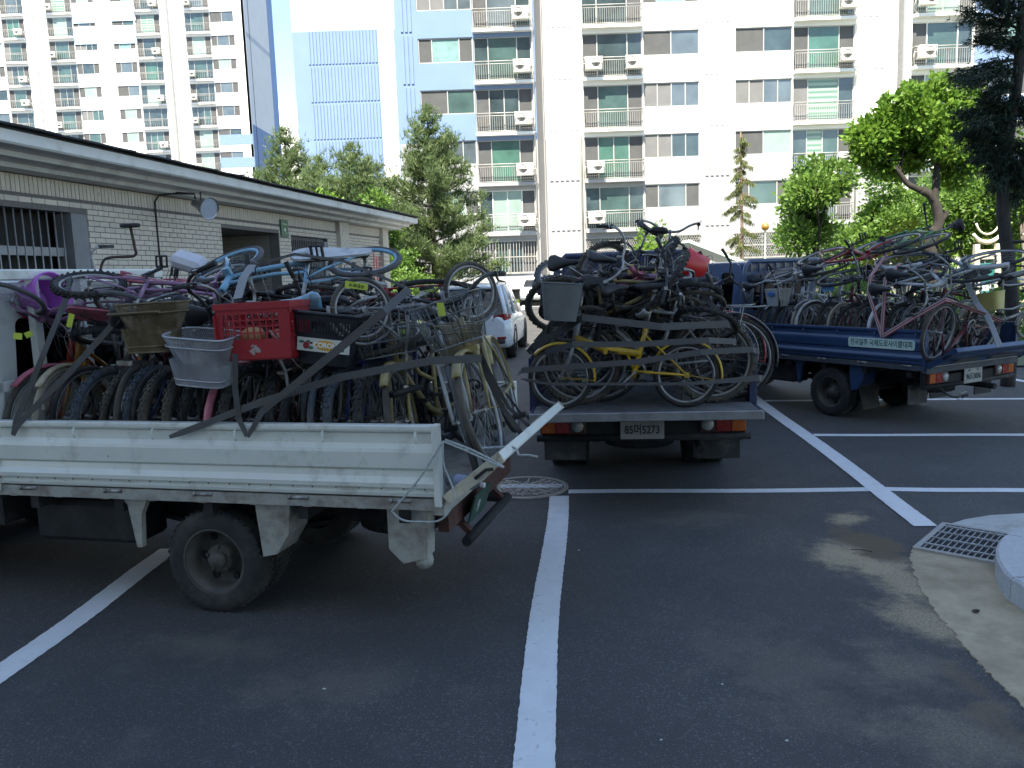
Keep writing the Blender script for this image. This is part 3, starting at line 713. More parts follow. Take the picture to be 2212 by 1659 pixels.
# laundry and toys behind one balcony railing
# ---- ribbed blue gable further back
Y2 = 64.6
def px2(x, y=230): return atY(x, y, Y2).x
g2 = thing('apartment_block', 'blue ribbed gable wall of the block behind the pines', 'building', Matrix.Identity(4))
zt = atY(760, 38, Y2).z
mG = paint_bands('gable_blue', [(0, BLUE), (zt-1.0, LBLUE), (zt-.15, WH)]); gx0, gx1 = px2(641), px2(905)
b = MB(); b.bb(gx0, gx1, Y2, Y2+12, 0, 42); part('wall', b, mG, g2)
b = MB(); b.bb(px2(824), px2(858), Y2-.015, Y2+.02, 0, zt-.2); part('painted_panel', b, whitep, g2)
ribs(g2, Y2, px2(672), px2(822), 1.0, zt-.9, .24, mG, FH, 1.6, .06)
# ---- distant white gable with the estate's name
Y3 = 140.0
g3 = thing('apartment_block', 'distant white gable wall with Korean name and number 305', 'building', Matrix.Identity(4))
p0, p1 = atY(603, 300, Y3), atY(690, 300, Y3); zt3 = atY(625, 222, Y3).z
b = MB(); b.bb(p0.x, p1.x, Y3, Y3+10, 0, zt3); part('wall', b, whitep, g3)
b = MB(); b.bb(p0.x+2.3, p0.x+2.6, Y3, Y3+.3, zt3, zt3+.9); part('mast', b, whitep, g3)
ink = mat('sign_ink', (.16, .16, .17), .7); q = atY(634, 283, Y3)
lettering('사계절타운', 1.15, ink, g3, T(q.x-.6, Y3-.03, q.z) @ FACE, .02); q = atY(630, 306, Y3); lettering('305', 1.3, ink, g3, T(q.x, Y3-.03, q.z) @ FACE, .02)
# ---- tall block on the left
Y4 = 104.0; F4 = 2.745
def px4(x, y=600): return atY(x*.2852, y*.2852, Y4).x
zb = atY(500*.2852, 820*.2852, Y4).z; ZF4 = zb-F4*math.floor((zb-1)/F4)
b4 = thing('apartment_block', 'tall white apartment block with light blue panels and blue striped gable', 'building', Matrix.Identity(4))
X0, X1, TOP4 = px4(-260), px4(1882), zb+F4*9
c4 = [('bal', px4(55), px4(226)), ('bal', px4(396), px4(590)), ('win', px4(592), px4(762)), ('win', px4(884), px4(1051)), ('bal', px4(1060), px4(1246)), ('bal', px4(1432), px4(1621)), ('win', px4(1623), px4(1802)), ('win', px4(-130), px4(45))]
gaps = [(px4(240), px4(303)), (px4(1264), px4(1320))]
f0 = int(round((zb-ZF4)/F4))-4; f1 = f0+11
for s0, s1 in ((X0, gaps[0][0]), (gaps[0][1], gaps[1][0]), (gaps[1][1], X1)):
    holes = []
    for f in range(f0, f1):
        zf = ZF4+F4*f
        for kind, a, c in c4:
            if a > s0 and c < s1: holes.append(rrect(a, c, zf+.06, zf+2.36) if kind == 'bal' else rrect(a, c, zf+1.15, zf+2.4))
    link('wall', plate([(s0, 0), (s1, 0), (s1, TOP4), (s0, TOP4)], holes, .3, 'y', Y4), whitep, b4)
b = MB(); b.bb(X0, X1, Y4+1.7, Y4+1.9, 0, TOP4); b.bb(X0, X1, Y4+.3, Y4+13, TOP4, TOP4+.3); b.bb(X0, X1, Y4+12.7, Y4+13, 0, TOP4)
for s0, s1 in gaps: b.bb(s0-.25, s0, Y4+.3, Y4+1.7, 0, TOP4); b.bb(s1, s1+.25, Y4+.3, Y4+1.7, 0, TOP4)
part('inner_wall', b, whitep, b4)
zg = atY(1915*.2852, 950*.2852, Y4).z; zg2 = atY(1850*.2852, 285*.2852, Y4).z
mGa = paint_bands('gable_bands', [(0, BLUE), (zg, (.62, .63, .645)), (zg2, (.40, .44, .50)), (zg2+.8, (.62, .63, .645))])
b = MB(); b.bb(X1-.3, X1, Y4+.3, Y4+10.4, 0, TOP4); b.bb(X1-.298, X1-.002, Y4+.0, Y4+.3, 0, TOP4); part('gable', b, mGa, b4)
b = MB(); b.bb(X1-.3, X1+.02, Y4+10.4, Y4+13, 0, TOP4); part('gable_stripe', b, mat('stripe_blue', (.17, .27, .47), .8), b4)
r4b = random.Random(11)
AC4 = {(0, 7), (0, 5), (1, 3), (1, 6), (2, 6), (1, 1), (4, 8), (4, 4), (4, 6), (5, 9), (5, 8), (5, 5), (5, 4), (5, 3), (5, 1), (4, 2), (0, 4), (1, 8)}
for f in range(f0, f1):
    zf = ZF4+F4*f
    for ci, (kind, a, c) in enumerate(c4):
        if kind == 'bal':
            fillopen(b4, Y4, 'bal', a, c, zf+.06, zf+2.36, r4b, frame_al); railing(b4, Y4, a, c, zf+.05, 1.0, 12)
            b = MB() if 'slab4' not in RC else None
            if b: b.bb(0, 3.6, -.34, .02, -.14, .05); RC['slab4'] = b.mesh('balcony_slab')
            link('balcony_slab', RC['slab4'], whitep, b4, T(a-.02, Y4, zf) @ Matrix.Diagonal(((c-a+.04)/3.6, 1, 1, 1)))
            if (ci, f-f0) in AC4: ac_unit(a+.5 if ci in (1, 5) else c-.5, Y4-.55, zf+.4, 'small air conditioner on the %s balcony, %s of tall block' % (('first', 'second', 'third', 'fourth', 'fifth', 'sixth', 'seventh', 'eighth', 'ninth', 'tenth', 'eleventh')[f-f0], {0: 'outer bay', 1: 'bay beside light blue panels', 4: 'bay before second slot', 5: 'gable bay'}[ci]), 'air conditioners on the tall block', ci in (1, 5))
        else:
            fillopen(b4, Y4, 'win', a, c, zf+1.15, zf+2.4, r4b, frame_al)
pl4 = mat('panel_light_blue', LBLUE, .8); pb4 = mat('panel_blue', BLUE, .8)
for a, c, yy, m in ((548, 722, 128, pl4), (560, 738, 288, pl4), (840, 1025, 110, pl4), (852, 1036, 282, pl4), (1663, 1880, 1062, pb4), (1670, 1885, 1235, pb4)):
    q = atY(a*.2852, yy*.2852, Y4); x1_ = X1-.01 if c > 1800 else px4(c, yy)
    b = MB(); h = .78 if m is pl4 else .62; b.bb(q.x, x1_, Y4-.02, Y4+.01, q.z-h, q.z+h); part('painted_panel', b, m, b4)
ribs(b4, Y4, gaps[0][1]+.2, px4(388), ZF4+F4*f0, TOP4, .5, whitep, F4, ZF4); ribs(b4, Y4, gaps[1][1]+.2, px4(1420), ZF4+F4*f0, TOP4, .5, whitep, F4, ZF4)
# ---- unseen block behind the viewer, placed and sized so its shadow covers the car park
YB = -15.2
b5 = thing('apartment_block', 'unseen white apartment block behind the viewer, placed to shade the car park', 'building', Matrix.Identity(4))
b = MB(); b.bb(-32, 17, YB-12, YB, 0, 60); part('wall', b, whitep, b5)
b = MB()
for k in range(20):
    for j in range(10): b.bb(-30+4.6*j, -27.2+4.6*j, YB-.02, YB+.02, 1.2+2.8*k, 2.6+2.8*k)
tag(part('window_bands', b, PAN['dark'], b5), kind='stuff')
# ================================================================== TRUCKS
rubber = mat('rubber', (.020, .020, .021), .85, var=.3, scale=9, dirt=.4, dirtcol=(.058, .053, .046), dscale=5, bump=.3, bscale=90)
rubberd = mat('rubber_dark', (.016, .016, .017), .8, var=.25, dirt=.25, dirtcol=(.05, .046, .04))
blackm = mat('chassis_black', (.013, .013, .014), .8, var=.4, scale=6, dirt=.3, dirtcol=(.035, .03, .026))
rimm = mat('wheel_rim', (.085, .08, .072), .7, .2, var=.25, scale=8, dirt=.5, dirtcol=(.06, .052, .042), dscale=7)
chrome = mat('chrome_dull', (.30, .30, .29), .45, .7, var=.25, scale=20, dirt=.45, dirtcol=(.10, .08, .06), dscale=15)
lensred = mat('lens_red', (.26, .012, .008), .25, var=.1); lensor = mat('lens_orange', (.40, .085, .01), .25, var=.1); lenscl = mat('lens_clear', (.36, .37, .36), .2, var=.2)
def glass_mat(key, tint, gl=.1, rough=.03):
    m = bpy.data.materials.new(key); m.use_nodes = True; N, L = m.node_tree.nodes, m.node_tree.links; N.clear()
    t = N.new('ShaderNodeBsdfTransparent'); t.inputs[0].default_value = (*tint, 1); g = N.new('ShaderNodeBsdfGlossy'); g.inputs['Roughness'].default_value = rough; g.inputs[0].default_value = (.9, .95, 1, 1)
    f = N.new('ShaderNodeFresnel'); f.inputs[0].default_value = 1.5; x = N.new('ShaderNodeMixShader'); o = N.new('ShaderNodeOutputMaterial')
    L.new(f.outputs[0], x.inputs[0]); L.new(t.outputs[0], x.inputs[1]); L.new(g.outputs[0], x.inputs[2]); L.new(x.outputs[0], o.inputs[0]); return m
carglass = glass_mat('tinted_glass', (.30, .33, .33)); darkglass = glass_mat('dark_glass', (.05, .055, .06))
BEDL, BHW, FZ, GH = 2.86, .82, .76, .385
PROF = [(.040, 0.0), (.045, .05), (.032, .065), (.034, .09), (.050, .13), (.052, .19), (.034, .27), (.028, .36), (.046, .40), (.050, .62), (.046, .67), (.032, .74), (.028, .88), (.050, .91), (.054, .94), (.054, .985), (.046, 1.0)]
def gate_poly(): return [(0, 0)]+[(o, f*GH) for o, f in PROF]+[(0, GH)]
TYRE_PROF = [(.175, -.068), (.19, -.074), (.235, -.078), (.268, -.072), (.282, -.060), (.287, -.03), (.287, .03), (.282, .060), (.268, .072), (.235, .078), (.19, .074), (.175, .068)]
b = MB(); b.lathe(TYRE_PROF, n=44)
for k in range(44):
    a = 2*PI*k/44
    for s in (-1, 1):
        M_ = R(-a, 'Y') @ T(.286, s*.047, 0) @ R(s*.35, 'X'); b.box((M_ @ Vector((0, 0, 0))), (.008, .03, .018), M_.to_3x3())
TYRE = b.mesh('tyre')
b = MB(); b.lathe([(.178, -.07), (.186, -.073), (.188, -.066), (.165, -.055), (.16, .03), (.15, .045), (.10, .04), (.085, .03), (.08, -.01), (.06, -.02), (.001, -.02)], n=36)
RIM = b.mesh('rim')
b = MB()
for k in range(6):
    a = 2*PI*k/6+.3; b.sph((.125*math.cos(a), .036, .125*math.sin(a)), .024, 8, 5, (1, .35, 1))
HOLES = b.mesh('hand_hole')
b = MB(); b.lathe([(.001, -.05), (.045, -.05), (.05, -.02), (.05, .04)], n=14)
for k in range(5):
    a = 2*PI*k/5; b.sph((.07*math.cos(a), -.022, .07*math.sin(a)), .011, 6, 4)
HUB = b.mesh('hub')
def tyre_set(t, x, y, s, single=False):
    # s = +1 for the left side (outer face towards +y)
    Mx = T(x, y, .308) @ Matrix.Scale(1.075, 4) @ (R(PI, 'Z') if s > 0 else Matrix.Identity(4)) @ R(rnd.uniform(0, 6), 'Y')
    w = link('wheel', HUB, rimm, t, Mx); link('tyre', TYRE, rubber, w); link('rim', RIM, rimm, w); link('hand_hole', HOLES, blackm, w)
    if not single:
        w2_ = link('wheel', HUB, blackm, t, T(x, y-s*.20, .308) @ Matrix.Scale(1.075, 4)); link('tyre', TYRE, rubberd, w2_)
def truck(name, label, M, pm, pm_in, gate_a, wx, plate_txt, guard, cabm=None, bumper=True, cab=True):
    t = thing(name, label, 'truck', M)
    # bed
    b = MB(); b.bb(0, BEDL, -BHW, BHW, FZ-.03, FZ)
    for k in range(9): b.bb(.12+.33*k, .17+.33*k, -BHW, BHW, FZ-.09, FZ-.03)
    for s in (-1, 1): b.bb(0, BEDL, s*BHW-.0, s*(BHW+.035), FZ-.075, FZ-.012)
    b.bb(-.01, .05, -BHW-.03, BHW+.03, FZ-.10, FZ-.002); part('bed_floor', b, pm_in, t)
    for s in (-1, 1):
        b = MB(); b.prism([(s*(BHW+o), FZ+z) for o, z in gate_poly()], .035, BEDL-.03, 'x'); sg_ = part('side_gate', b, pm, t)
        b = MB(); b.bb(-.002, .033, s*(BHW-.002), s*(BHW+.058), FZ-.05, FZ+GH+.004, .004); part('corner_post', b, pm, t); b = MB(); b.bb(BEDL-.028, BEDL+.01, s*(BHW-.002), s*(BHW+.057), FZ-.05, FZ+GH+.01, .004); part('corner_post', b, pm, t)
        hk = MB(); hk.tube([(0, 0, 0), (0, s*.012, -.004), (0, s*.014, -.05), (0, s*.006, -.055)], .007, 6); hm = hk.mesh('hook')
        for k in range(6): link('hook', hm, pm, sg_, T(.12+.53*k, s*(BHW+.048), FZ+GH*.905))
        hg = MB(); hg.tube([(-.05, 0, 0), (.05, 0, 0)], .013, 8); hg.tube([(.055, 0, 0), (.075, 0, 0)], .016, 6); hm = hg.mesh('hinge')
        for k in range(5): link('hinge', hm, chrome, sg_, T(.22+.6*k, s*(BHW+.03), FZ-.028))
        rv = MB()
        for k in range(22): rv.sph((.08+.13*k+rnd.uniform(-.01, .01), s*(BHW+.046), FZ+GH*.105), .005, 6, 4)
        part('rivet', rv, mat('rivet_rust', (.10, .06, .04), .8), sg_)
    # tailgate hinged at the rear floor edge
    G = T(-.008, 0, FZ+.004) @ R(-gate_a, 'Y')
    b = MB(); b.prism([(-o, z) for o, z in gate_poly()], -BHW-.01, BHW+.01, 'y'); tg = part('tailgate', b, pm, t, G)
    for s in (-1, 1): part('end_cap', MB().bb(-.058, .004, s*(BHW+.012), s*(BHW+.03), -.005, GH+.006, .003), pm if bumper else mat('gate_end_worn', (.50, .46, .36), .6, var=.12, dirt=.45, dirtcol=(.10, .06, .035), dscale=9), tg)
    for s in (-1, 1):
        b = MB(); b.tube([(-.03, s*(BHW+.033), GH*.55), (-.03, s*(BHW+.05), GH*.55), (-.03, s*(BHW+.05), GH*.75), (-.05, s*(BHW+.035), GH*.82)], .009, 6); part('latch_handle', b, blackm, tg)
    # chassis
    b = MB()
    for s in (-1, 1): b.bb(.05, 4.6, s*.36-.03, s*.36+.03, .46, .60)
    for x in (.25, 1.0, 1.9, 2.7): b.bb(x, x+.06, -.36, .36, .48, .58)
    for k in range(5): b.bb(.2+.6*k, .26+.6*k, -BHW, BHW, .60, .67)
    b.tube([(wx, -.6, .287), (wx, .6, .287)], .045, 8); b.sph((wx, .05, .29), .13, 10, 6, (1, 1, .95)); b.tube([(wx, .05, .3), (3.9, .05, .45)], .035, 8)
    for s in (-1, 1): b.bar((wx-.6, s*.42, .47), (wx, s*.42, .36), .06, .03); b.bar((wx, s*.42, .36), (wx+.6, s*.42, .47), .06, .03)
    b.bb(2.0, 2.75, .42, .72, .36, .62, .03); b.bb(1.95, 2.7, -.75, -.42, .38, .62, .03); b.tube([(.0, -.45, .40), (1.2, -.5, .42), (2.3, -.3, .42)], .035, 8)
    b.bb(3.0, 4.6, -.7, .7, .44, .62)
    part('chassis', b, blackm, t)
    sp = part('spare_wheel', MB().lathe([(.001, 0), (.1, .0), (.17, -.02)], n=20), rimm, t, T(.55, 0, .42) @ R(PI/2, 'X')); link('tyre', TYRE, rubberd, sp)
    for s in (-1, 1): tyre_set(t, wx, s*(BHW-.10), s)
    for s in (-1, 1): tyre_set(t, wx+2.64, s*(BHW-.12), s, True)
    # splash guards and mud flaps
    for s in (-1, 1):
        b = MB(); b.prism([(wx+.40, FZ-.08), (wx+.60, FZ-.08), (wx+.54, .64), (wx+.50, .38), (wx+.465, .38), (wx+.45, .58)], s*(BHW-.05), s*(BHW-.012), 'y'); part('splash_guard', b, pm_in if not bumper else pm, t)
        b = MB(); b.prism([(wx-.30, FZ-.08), (wx-.52, FZ-.08), (wx-.50, .50), (wx-.42, .38), (wx-.33, .36)], s*(BHW-.24), s*(BHW-.02), 'y'); part('splash_guard', b, pm_in if not bumper else pm, t)
        b = MB(); b.prism([(wx-.44, .46), (wx-.43, .46), (wx-.50, .15), (wx-.515, .15)], s*(BHW-.33), s*(BHW-.02), 'y')
        if bumper: part('mud_flap', b, rubber, t)
    # rear end
    if bumper:
        b = MB(); b.bb(.02, .10, -.72, .72, .52, .62, .006); b.bb(.06, .12, -.78, -.5, .46, .68); b.bb(.06, .12, .5, .78, .46, .68); b.tube([(.02, -.83, .50), (.02, .83, .50)], .028, 8); part('rear_bumper', b, blackm, t)
        for s in (-1, 1):
            l = part('tail_lamp', MB().bb(.0, .062, s*.44, s*.80, .53, .665, .01), mat('lamp_housing', (.05, .012, .01), .4), t)
            part('lens', MB().bb(-.012, .0, s*.57, s*.68, .545, .65, .004), lensred, l); part('lens', MB().bb(-.012, .0, s*.685, s*.79, .545, .65, .004), lensor, l)
            part('lens', MB().lathe([(.001, -.016), (.045, -.014), (.048, 0)], (0, s*.505, .598), 'x', 16), lenscl, l)
        b = MB(); b.bb(-.012, .0, -.17, .17, .49, .66, .003); np_ = part('number_plate', b, mat('plate_pale', (.30, .31, .29), .6, var=.15, dirt=.3, dirtcol=(.14, .13, .11)), t)
        TX = Matrix(((0, 0, -1, -.0135), (-1, 0, 0, 0), (0, 1, 0, .562), (0, 0, 0, 1)))
        lettering(plate_txt, .088, mat('plate_ink', (.03, .035, .04), .7), np_, TX, .001, .0022, .80)
        part('print', MB().bb(-.0135, -.011, .06, .1, .63, .645).bb(-.0135, -.011, -.09, -.06, .63, .645), MATS['plate_ink'], np_)
        for s in (-1, 1): b = MB().bb(.25, .262, s*.62-.17, s*.62+.17, .27, .50); part('rear_flap', b, mat('flap_grey', (.035, .035, .034), .8, var=.3, scale=7, dirt=.3, dirtcol=(.10, .098, .09), dscale=8), t)
    else:
        b = MB(); b.tube([(-.03, -.40, .42), (-.03, .55, .42)], .030, 10); part('rear_bumper', b, blackm, t)
        b = MB(); b.bar((.1, .42, .55), (-.03, .42, .42), .05, .03); b.bar((.1, -.3, .55), (-.03, -.3, .42), .05, .03); b.bb(.02, .08, -.7, .7, .52, .66); part('bumper_bracket', b, mat('rusty', (.065, .025, .018), .85, var=.4, scale=12), t)
        b = MB(); b.bb(-.012, 0, .08, .42, .0, .17, .002); np_ = part('number_plate', b, mat('plate_green', (.012, .055, .035), .5, dirt=.3), t, T(-.01, .05, .50) @ R(-.3, 'Y'))
        lettering('9', .1, mat('plate_white', (.4, .42, .4), .6), np_, Matrix(((0, 0, -1, -.0135), (-1, 0, 0, .3), (0, 1, 0, .08), (0, 0, 0, 1))), .001, .003)
        for s in (-1, 1):
            b = MB(); b.prism([(.10, FZ-.07), (.34, FZ-.07), (.34, .44), (.26, .36), (.12, .40)], s*(BHW-.15), s*(BHW-.03), 'y'); b.sph((.16, s*(BHW-.09), .37), .055, 8, 6); part('corner_bracket', b, pm_in, t)
    # guard frame behind the cab
    b = MB()
    if guard == 'post':
        gz_ = 2.05
        for y in (-.78, -.42, 0, .42, .78): b.bb(BEDL-.02, BEDL+.03, y-.03, y+.03, FZ, gz_-.06)
        b.bb(BEDL-.03, BEDL+.04, -.84, .84, gz_-.07, gz_, .01); b.bb(BEDL-.02, BEDL+.03, -.8, .8, 1.30, 1.36); b.bb(BEDL-.02, BEDL+.02, -.8, .8, FZ, FZ+GH)
    else:
        gz_ = 1.99; pth = [(BEDL, -.80, FZ), (BEDL, -.80, 1.35), (BEDL, -.79, 1.80), (BEDL, -.76, 1.91), (BEDL, -.68, gz_), (BEDL, .68, gz_), (BEDL, .76, 1.91), (BEDL, .79, 1.80), (BEDL, .80, 1.35), (BEDL, .80, FZ)]
        b.tube(pth, .032, 8); b.bb(BEDL-.02, BEDL+.02, -.78, .78, FZ, 1.30); b.bb(BEDL-.02, BEDL+.02, -.77, .77, 1.80, 1.84)
        for k in range(9): b.bb(BEDL-.012, BEDL+.012, -.66+.165*k-.012, -.66+.165*k+.012, 1.84, gz_)
        for y in (-.45, .45): b.bb(BEDL-.012, BEDL+.012, y-.02, y+.02, 1.30, 1.80)
    part('cab_guard', b, pm, t)
    if not cab: return t
    cm = cabm or pm
    # cab shell: panels with real openings
    def taper(me):
        for v in me.vertices:
            if v.co.z > 1.22: v.co.y *= 1-.115*(v.co.z-1.22)/.75
        return me
    c0, c1 = 2.97, 4.93
    arch = [(wx+2.64+.36*math.cos(a), .34+.36*math.sin(a)) for a in [PI*k/8 for k in range(9)]]
    side = [(c0, .74), (c0, 1.84), (c0+.03, 1.92), (c0+.12, 1.965), (4.05, 1.975), (4.22, 1.95), (4.34, 1.88), (4.74, 1.28), (4.90, 1.08), (c1, .9), (c1, .42), (arch[0][0], .42)]+arch+[(arch[-1][0]-.01, .74)]
    quarter = [(c0+.14, 1.26), (c0+.40, 1.26), (c0+.40, 1.80), (c0+.36, 1.84), (c0+.19, 1.84), (c0+.14, 1.80)]
    door = [(c0+.58, 1.24), (4.50, 1.24), (4.58, 1.30), (4.30, 1.78), (4.22, 1.84), (c0+.62, 1.84), (c0+.58, 1.80)]
    for s in (-1, 1):
        link('cab_side', taper(plate(side, [quarter, door], s*.04, 'y', s*.765)), cm, t)
        for q_ in (quarter, door): link('window', taper(plate(q_, [], s*.006, 'y', s*.782)), carglass, t)
        b = MB(); b.bb(c0+.53, c0+.536, s*.8055, s*.807, .6, 1.2); b.bb(c0+.6, c0+.75, s*.806, s*.83, 1.08, 1.11); part('door_handle', b, blackm, t)
        mi = part('mirror', MB().bb(4.50, 4.58, s*.92, s*1.10, 1.22, 1.56, .03), blackm, t); part('mirror_arm', MB().tube([(4.55, s*.80, 1.2), (4.56, s*.96, 1.2), (4.55, s*1.0, 1.3)], .012, 6).tube([(4.5, s*.76, 1.72), (4.54, s*1.0, 1.66), (4.54, s*1.01, 1.5)], .012, 6), blackm, mi)
    rear = rrect(-.765, .765, .74, 1.97, .10); rw = [rrect(-.52, -.03, 1.28, 1.74, .05), rrect(.03, .52, 1.28, 1.74, .05)]
    link('cab_rear', taper(plate(rear, rw, .03, 'x', c0)), cm, t)
    for q_ in rw: link('window', taper(plate(q_, [], .006, 'x', c0+.012)), carglass, t)
    b = MB(); b.loft([[(x, y_*(w), z_) for y_, z_ in ((-.70, z-.03), (-.66, z), (-.35, z+.02), (.35, z+.02), (.66, z), (.70, z-.03))] for x, z, w in ((c0-.01, 1.93, .97), (c0+.05, 1.965, 1), (3.4, 1.985, 1), (4.0, 1.98, 1), (4.25, 1.94, .98))], smooth=True); part('cab_roof', b, cm, t)
    fr = [(-.765, 0), (.765, 0), (.70, .92), (-.70, .92)]
    wnd = [(-.70, .06), (.70, .06), (.64, .84), (-.64, .84)]
    FM = T(4.905, 0, 1.10) @ R(-.58, 'Y')
    link('windscreen_frame', plate(fr, [wnd], .03, 'x', -.03), cm, t, FM); link('windscreen', plate(wnd, [], .006, 'x', -.02), carglass, t, FM)
    b = MB(); b.bb(c1-.04, c1, -.765, .765, .42, 1.10, .01); b.bb(c1, c1+.06, -.78, .78, .40, .62, .02); part('front_panel', b, cm, t)
    for s in (-1, 1): part('headlight', MB().bb(c1, c1+.02, s*.45, s*.74, .68, .86, .01), lenscl, t)
    b = MB(); b.bb(c0+.55, c0+.70, -.62, .62, .9, 1.42, .03); b.bb(c0+.55, c0+1.1, -.62, .62, .75, .92, .03); b.bb(c0+.57, c0+.67, -.5, -.2, 1.42, 1.62, .03); b.bb(c0+.57, c0+.67, .2, .5, 1.42, 1.62, .03); b.bb(4.35, 4.75, -.74, .74, .9, 1.16, .03); part('seat_row', b, blackm, t)
    return t
def trM(x, y, ang): return T(x, y, 0) @ R(ang, 'Z')
whitet = mat('truck_white', (.60, .62, .575), .42, var=.05, scale=3, dirt=.20, dirtcol=(.36, .35, .30), dscale=4, coat=.2, chips=(26, .735, (.06, .032, .022)))
whitei = mat('truck_white_worn', (.34, .34, .31), .6, var=.12, scale=6, dirt=.55, dirtcol=(.10, .07, .05), dscale=6)
bluet = mat('truck_blue', (.021, .052, .122), .35, var=.10, scale=3, dirt=.25, dirtcol=(.035, .055, .10), dscale=5, coat=.25)
bluei = mat('truck_blue_worn', (.045, .055, .075), .7, var=.2, scale=5, dirt=.5, dirtcol=(.08, .072, .06))
navyt = mat('truck_navy', (.020, .032, .085), .4, var=.10, scale=3, dirt=.3, dirtcol=(.04, .045, .06), coat=.2)
greyi = mat('bed_grey', (.13, .135, .14), .6, .3, var=.2, scale=5, dirt=.4, dirtcol=(.06, .06, .058))
fwd_w = Vector((-.9695, .245, 0)).normalized(); lw = Vector((-fwd_w.y, fwd_w.x, 0))
WN = Vector((-.395, 4.18, 0)); WO = WN - lw*(BHW+.05); WM = trM(WO.x, WO.y, math.atan2(fwd_w.y, fwd_w.x))
white_truck = truck('flatbed_truck', 'white flatbed truck with rope-tied half open tailgate loaded with bicycles', WM, whitet, whitei, math.radians(52), 1.44, '', 'post', bumper=False)
MN = math.atan2(.994, .11); MMt = trM(1.068, 6.70, MN) @ Matrix.Scale(1.06, 4)
mid_truck = truck('flatbed_truck', 'navy flatbed truck with tailgate flat and yellow folding bicycle across its rear', MMt, navyt, greyi, math.radians(90), 1.36, '85머5273', 'arch')
b_f = Vector((-.473, .881, 0)).normalized(); bl = Vector((-b_f.y, b_f.x, 0)); BN = Vector((4.588, 9.024, 0)); BOo = BN-bl*(BHW+.05)
BLM = trM(BOo.x, BOo.y, math.atan2(b_f.y, b_f.x))
blue_truck = truck('flatbed_truck', 'blue flatbed truck with green and white Korean sticker on its side gate', BLM, bluet, bluei, math.radians(58), 1.36, '96도3036', 'arch')
# grey edge trim on the navy truck's open tailgate
tgm = [c for c in mid_truck.children if c.name.startswith('tailgate')][0]
part('edge_trim', MB().bb(-.062, .006, -BHW-.035, BHW+.035, GH-.012, GH+.016, .006), mat('edge_steel', (.22, .225, .23), .5, .5, var=.2, scale=9), tgm)
part('gate_lining', MB().bb(.001, .008, -BHW, BHW, .01, GH-.015), greyi, tgm)
# sticker on the blue side gate
st = [c for c in blue_truck.children if c.name.startswith('side_gate')][1]
xs0, xs1 = .13, 1.02
sk = link('sticker', plate(rrect(xs0, xs1, FZ+GH*.40, FZ+GH*.70, .025), [], .002, 'y', BHW+.0505), mat('sticker_white', (.50, .62, .55), .5, var=.04), st)
lettering('전국일주 국제도로사이클대회', .083, mat('sticker_green', (.012, .085, .05), .5), sk, Matrix(((-1, 0, 0, (xs0+xs1)/2), (0, 0, 1, BHW+.053), (0, 1, 0, FZ+GH*.545), (0, 0, 0, 1))), .0006, .0016, .83)
# blue truck: pale plates behind the tailgate
tgb = [c for c in blue_truck.children if c.name.startswith('tailgate')][0]
part('panel_patch', MB().bb(-.056, -.051, .15, .55, .09, .17, .002).bb(-.056, -.051, -.6, -.1, .09, .16, .002), mat('patch_grey', (.14, .15, .14), .7, var=.3, dirt=.4), tgb)
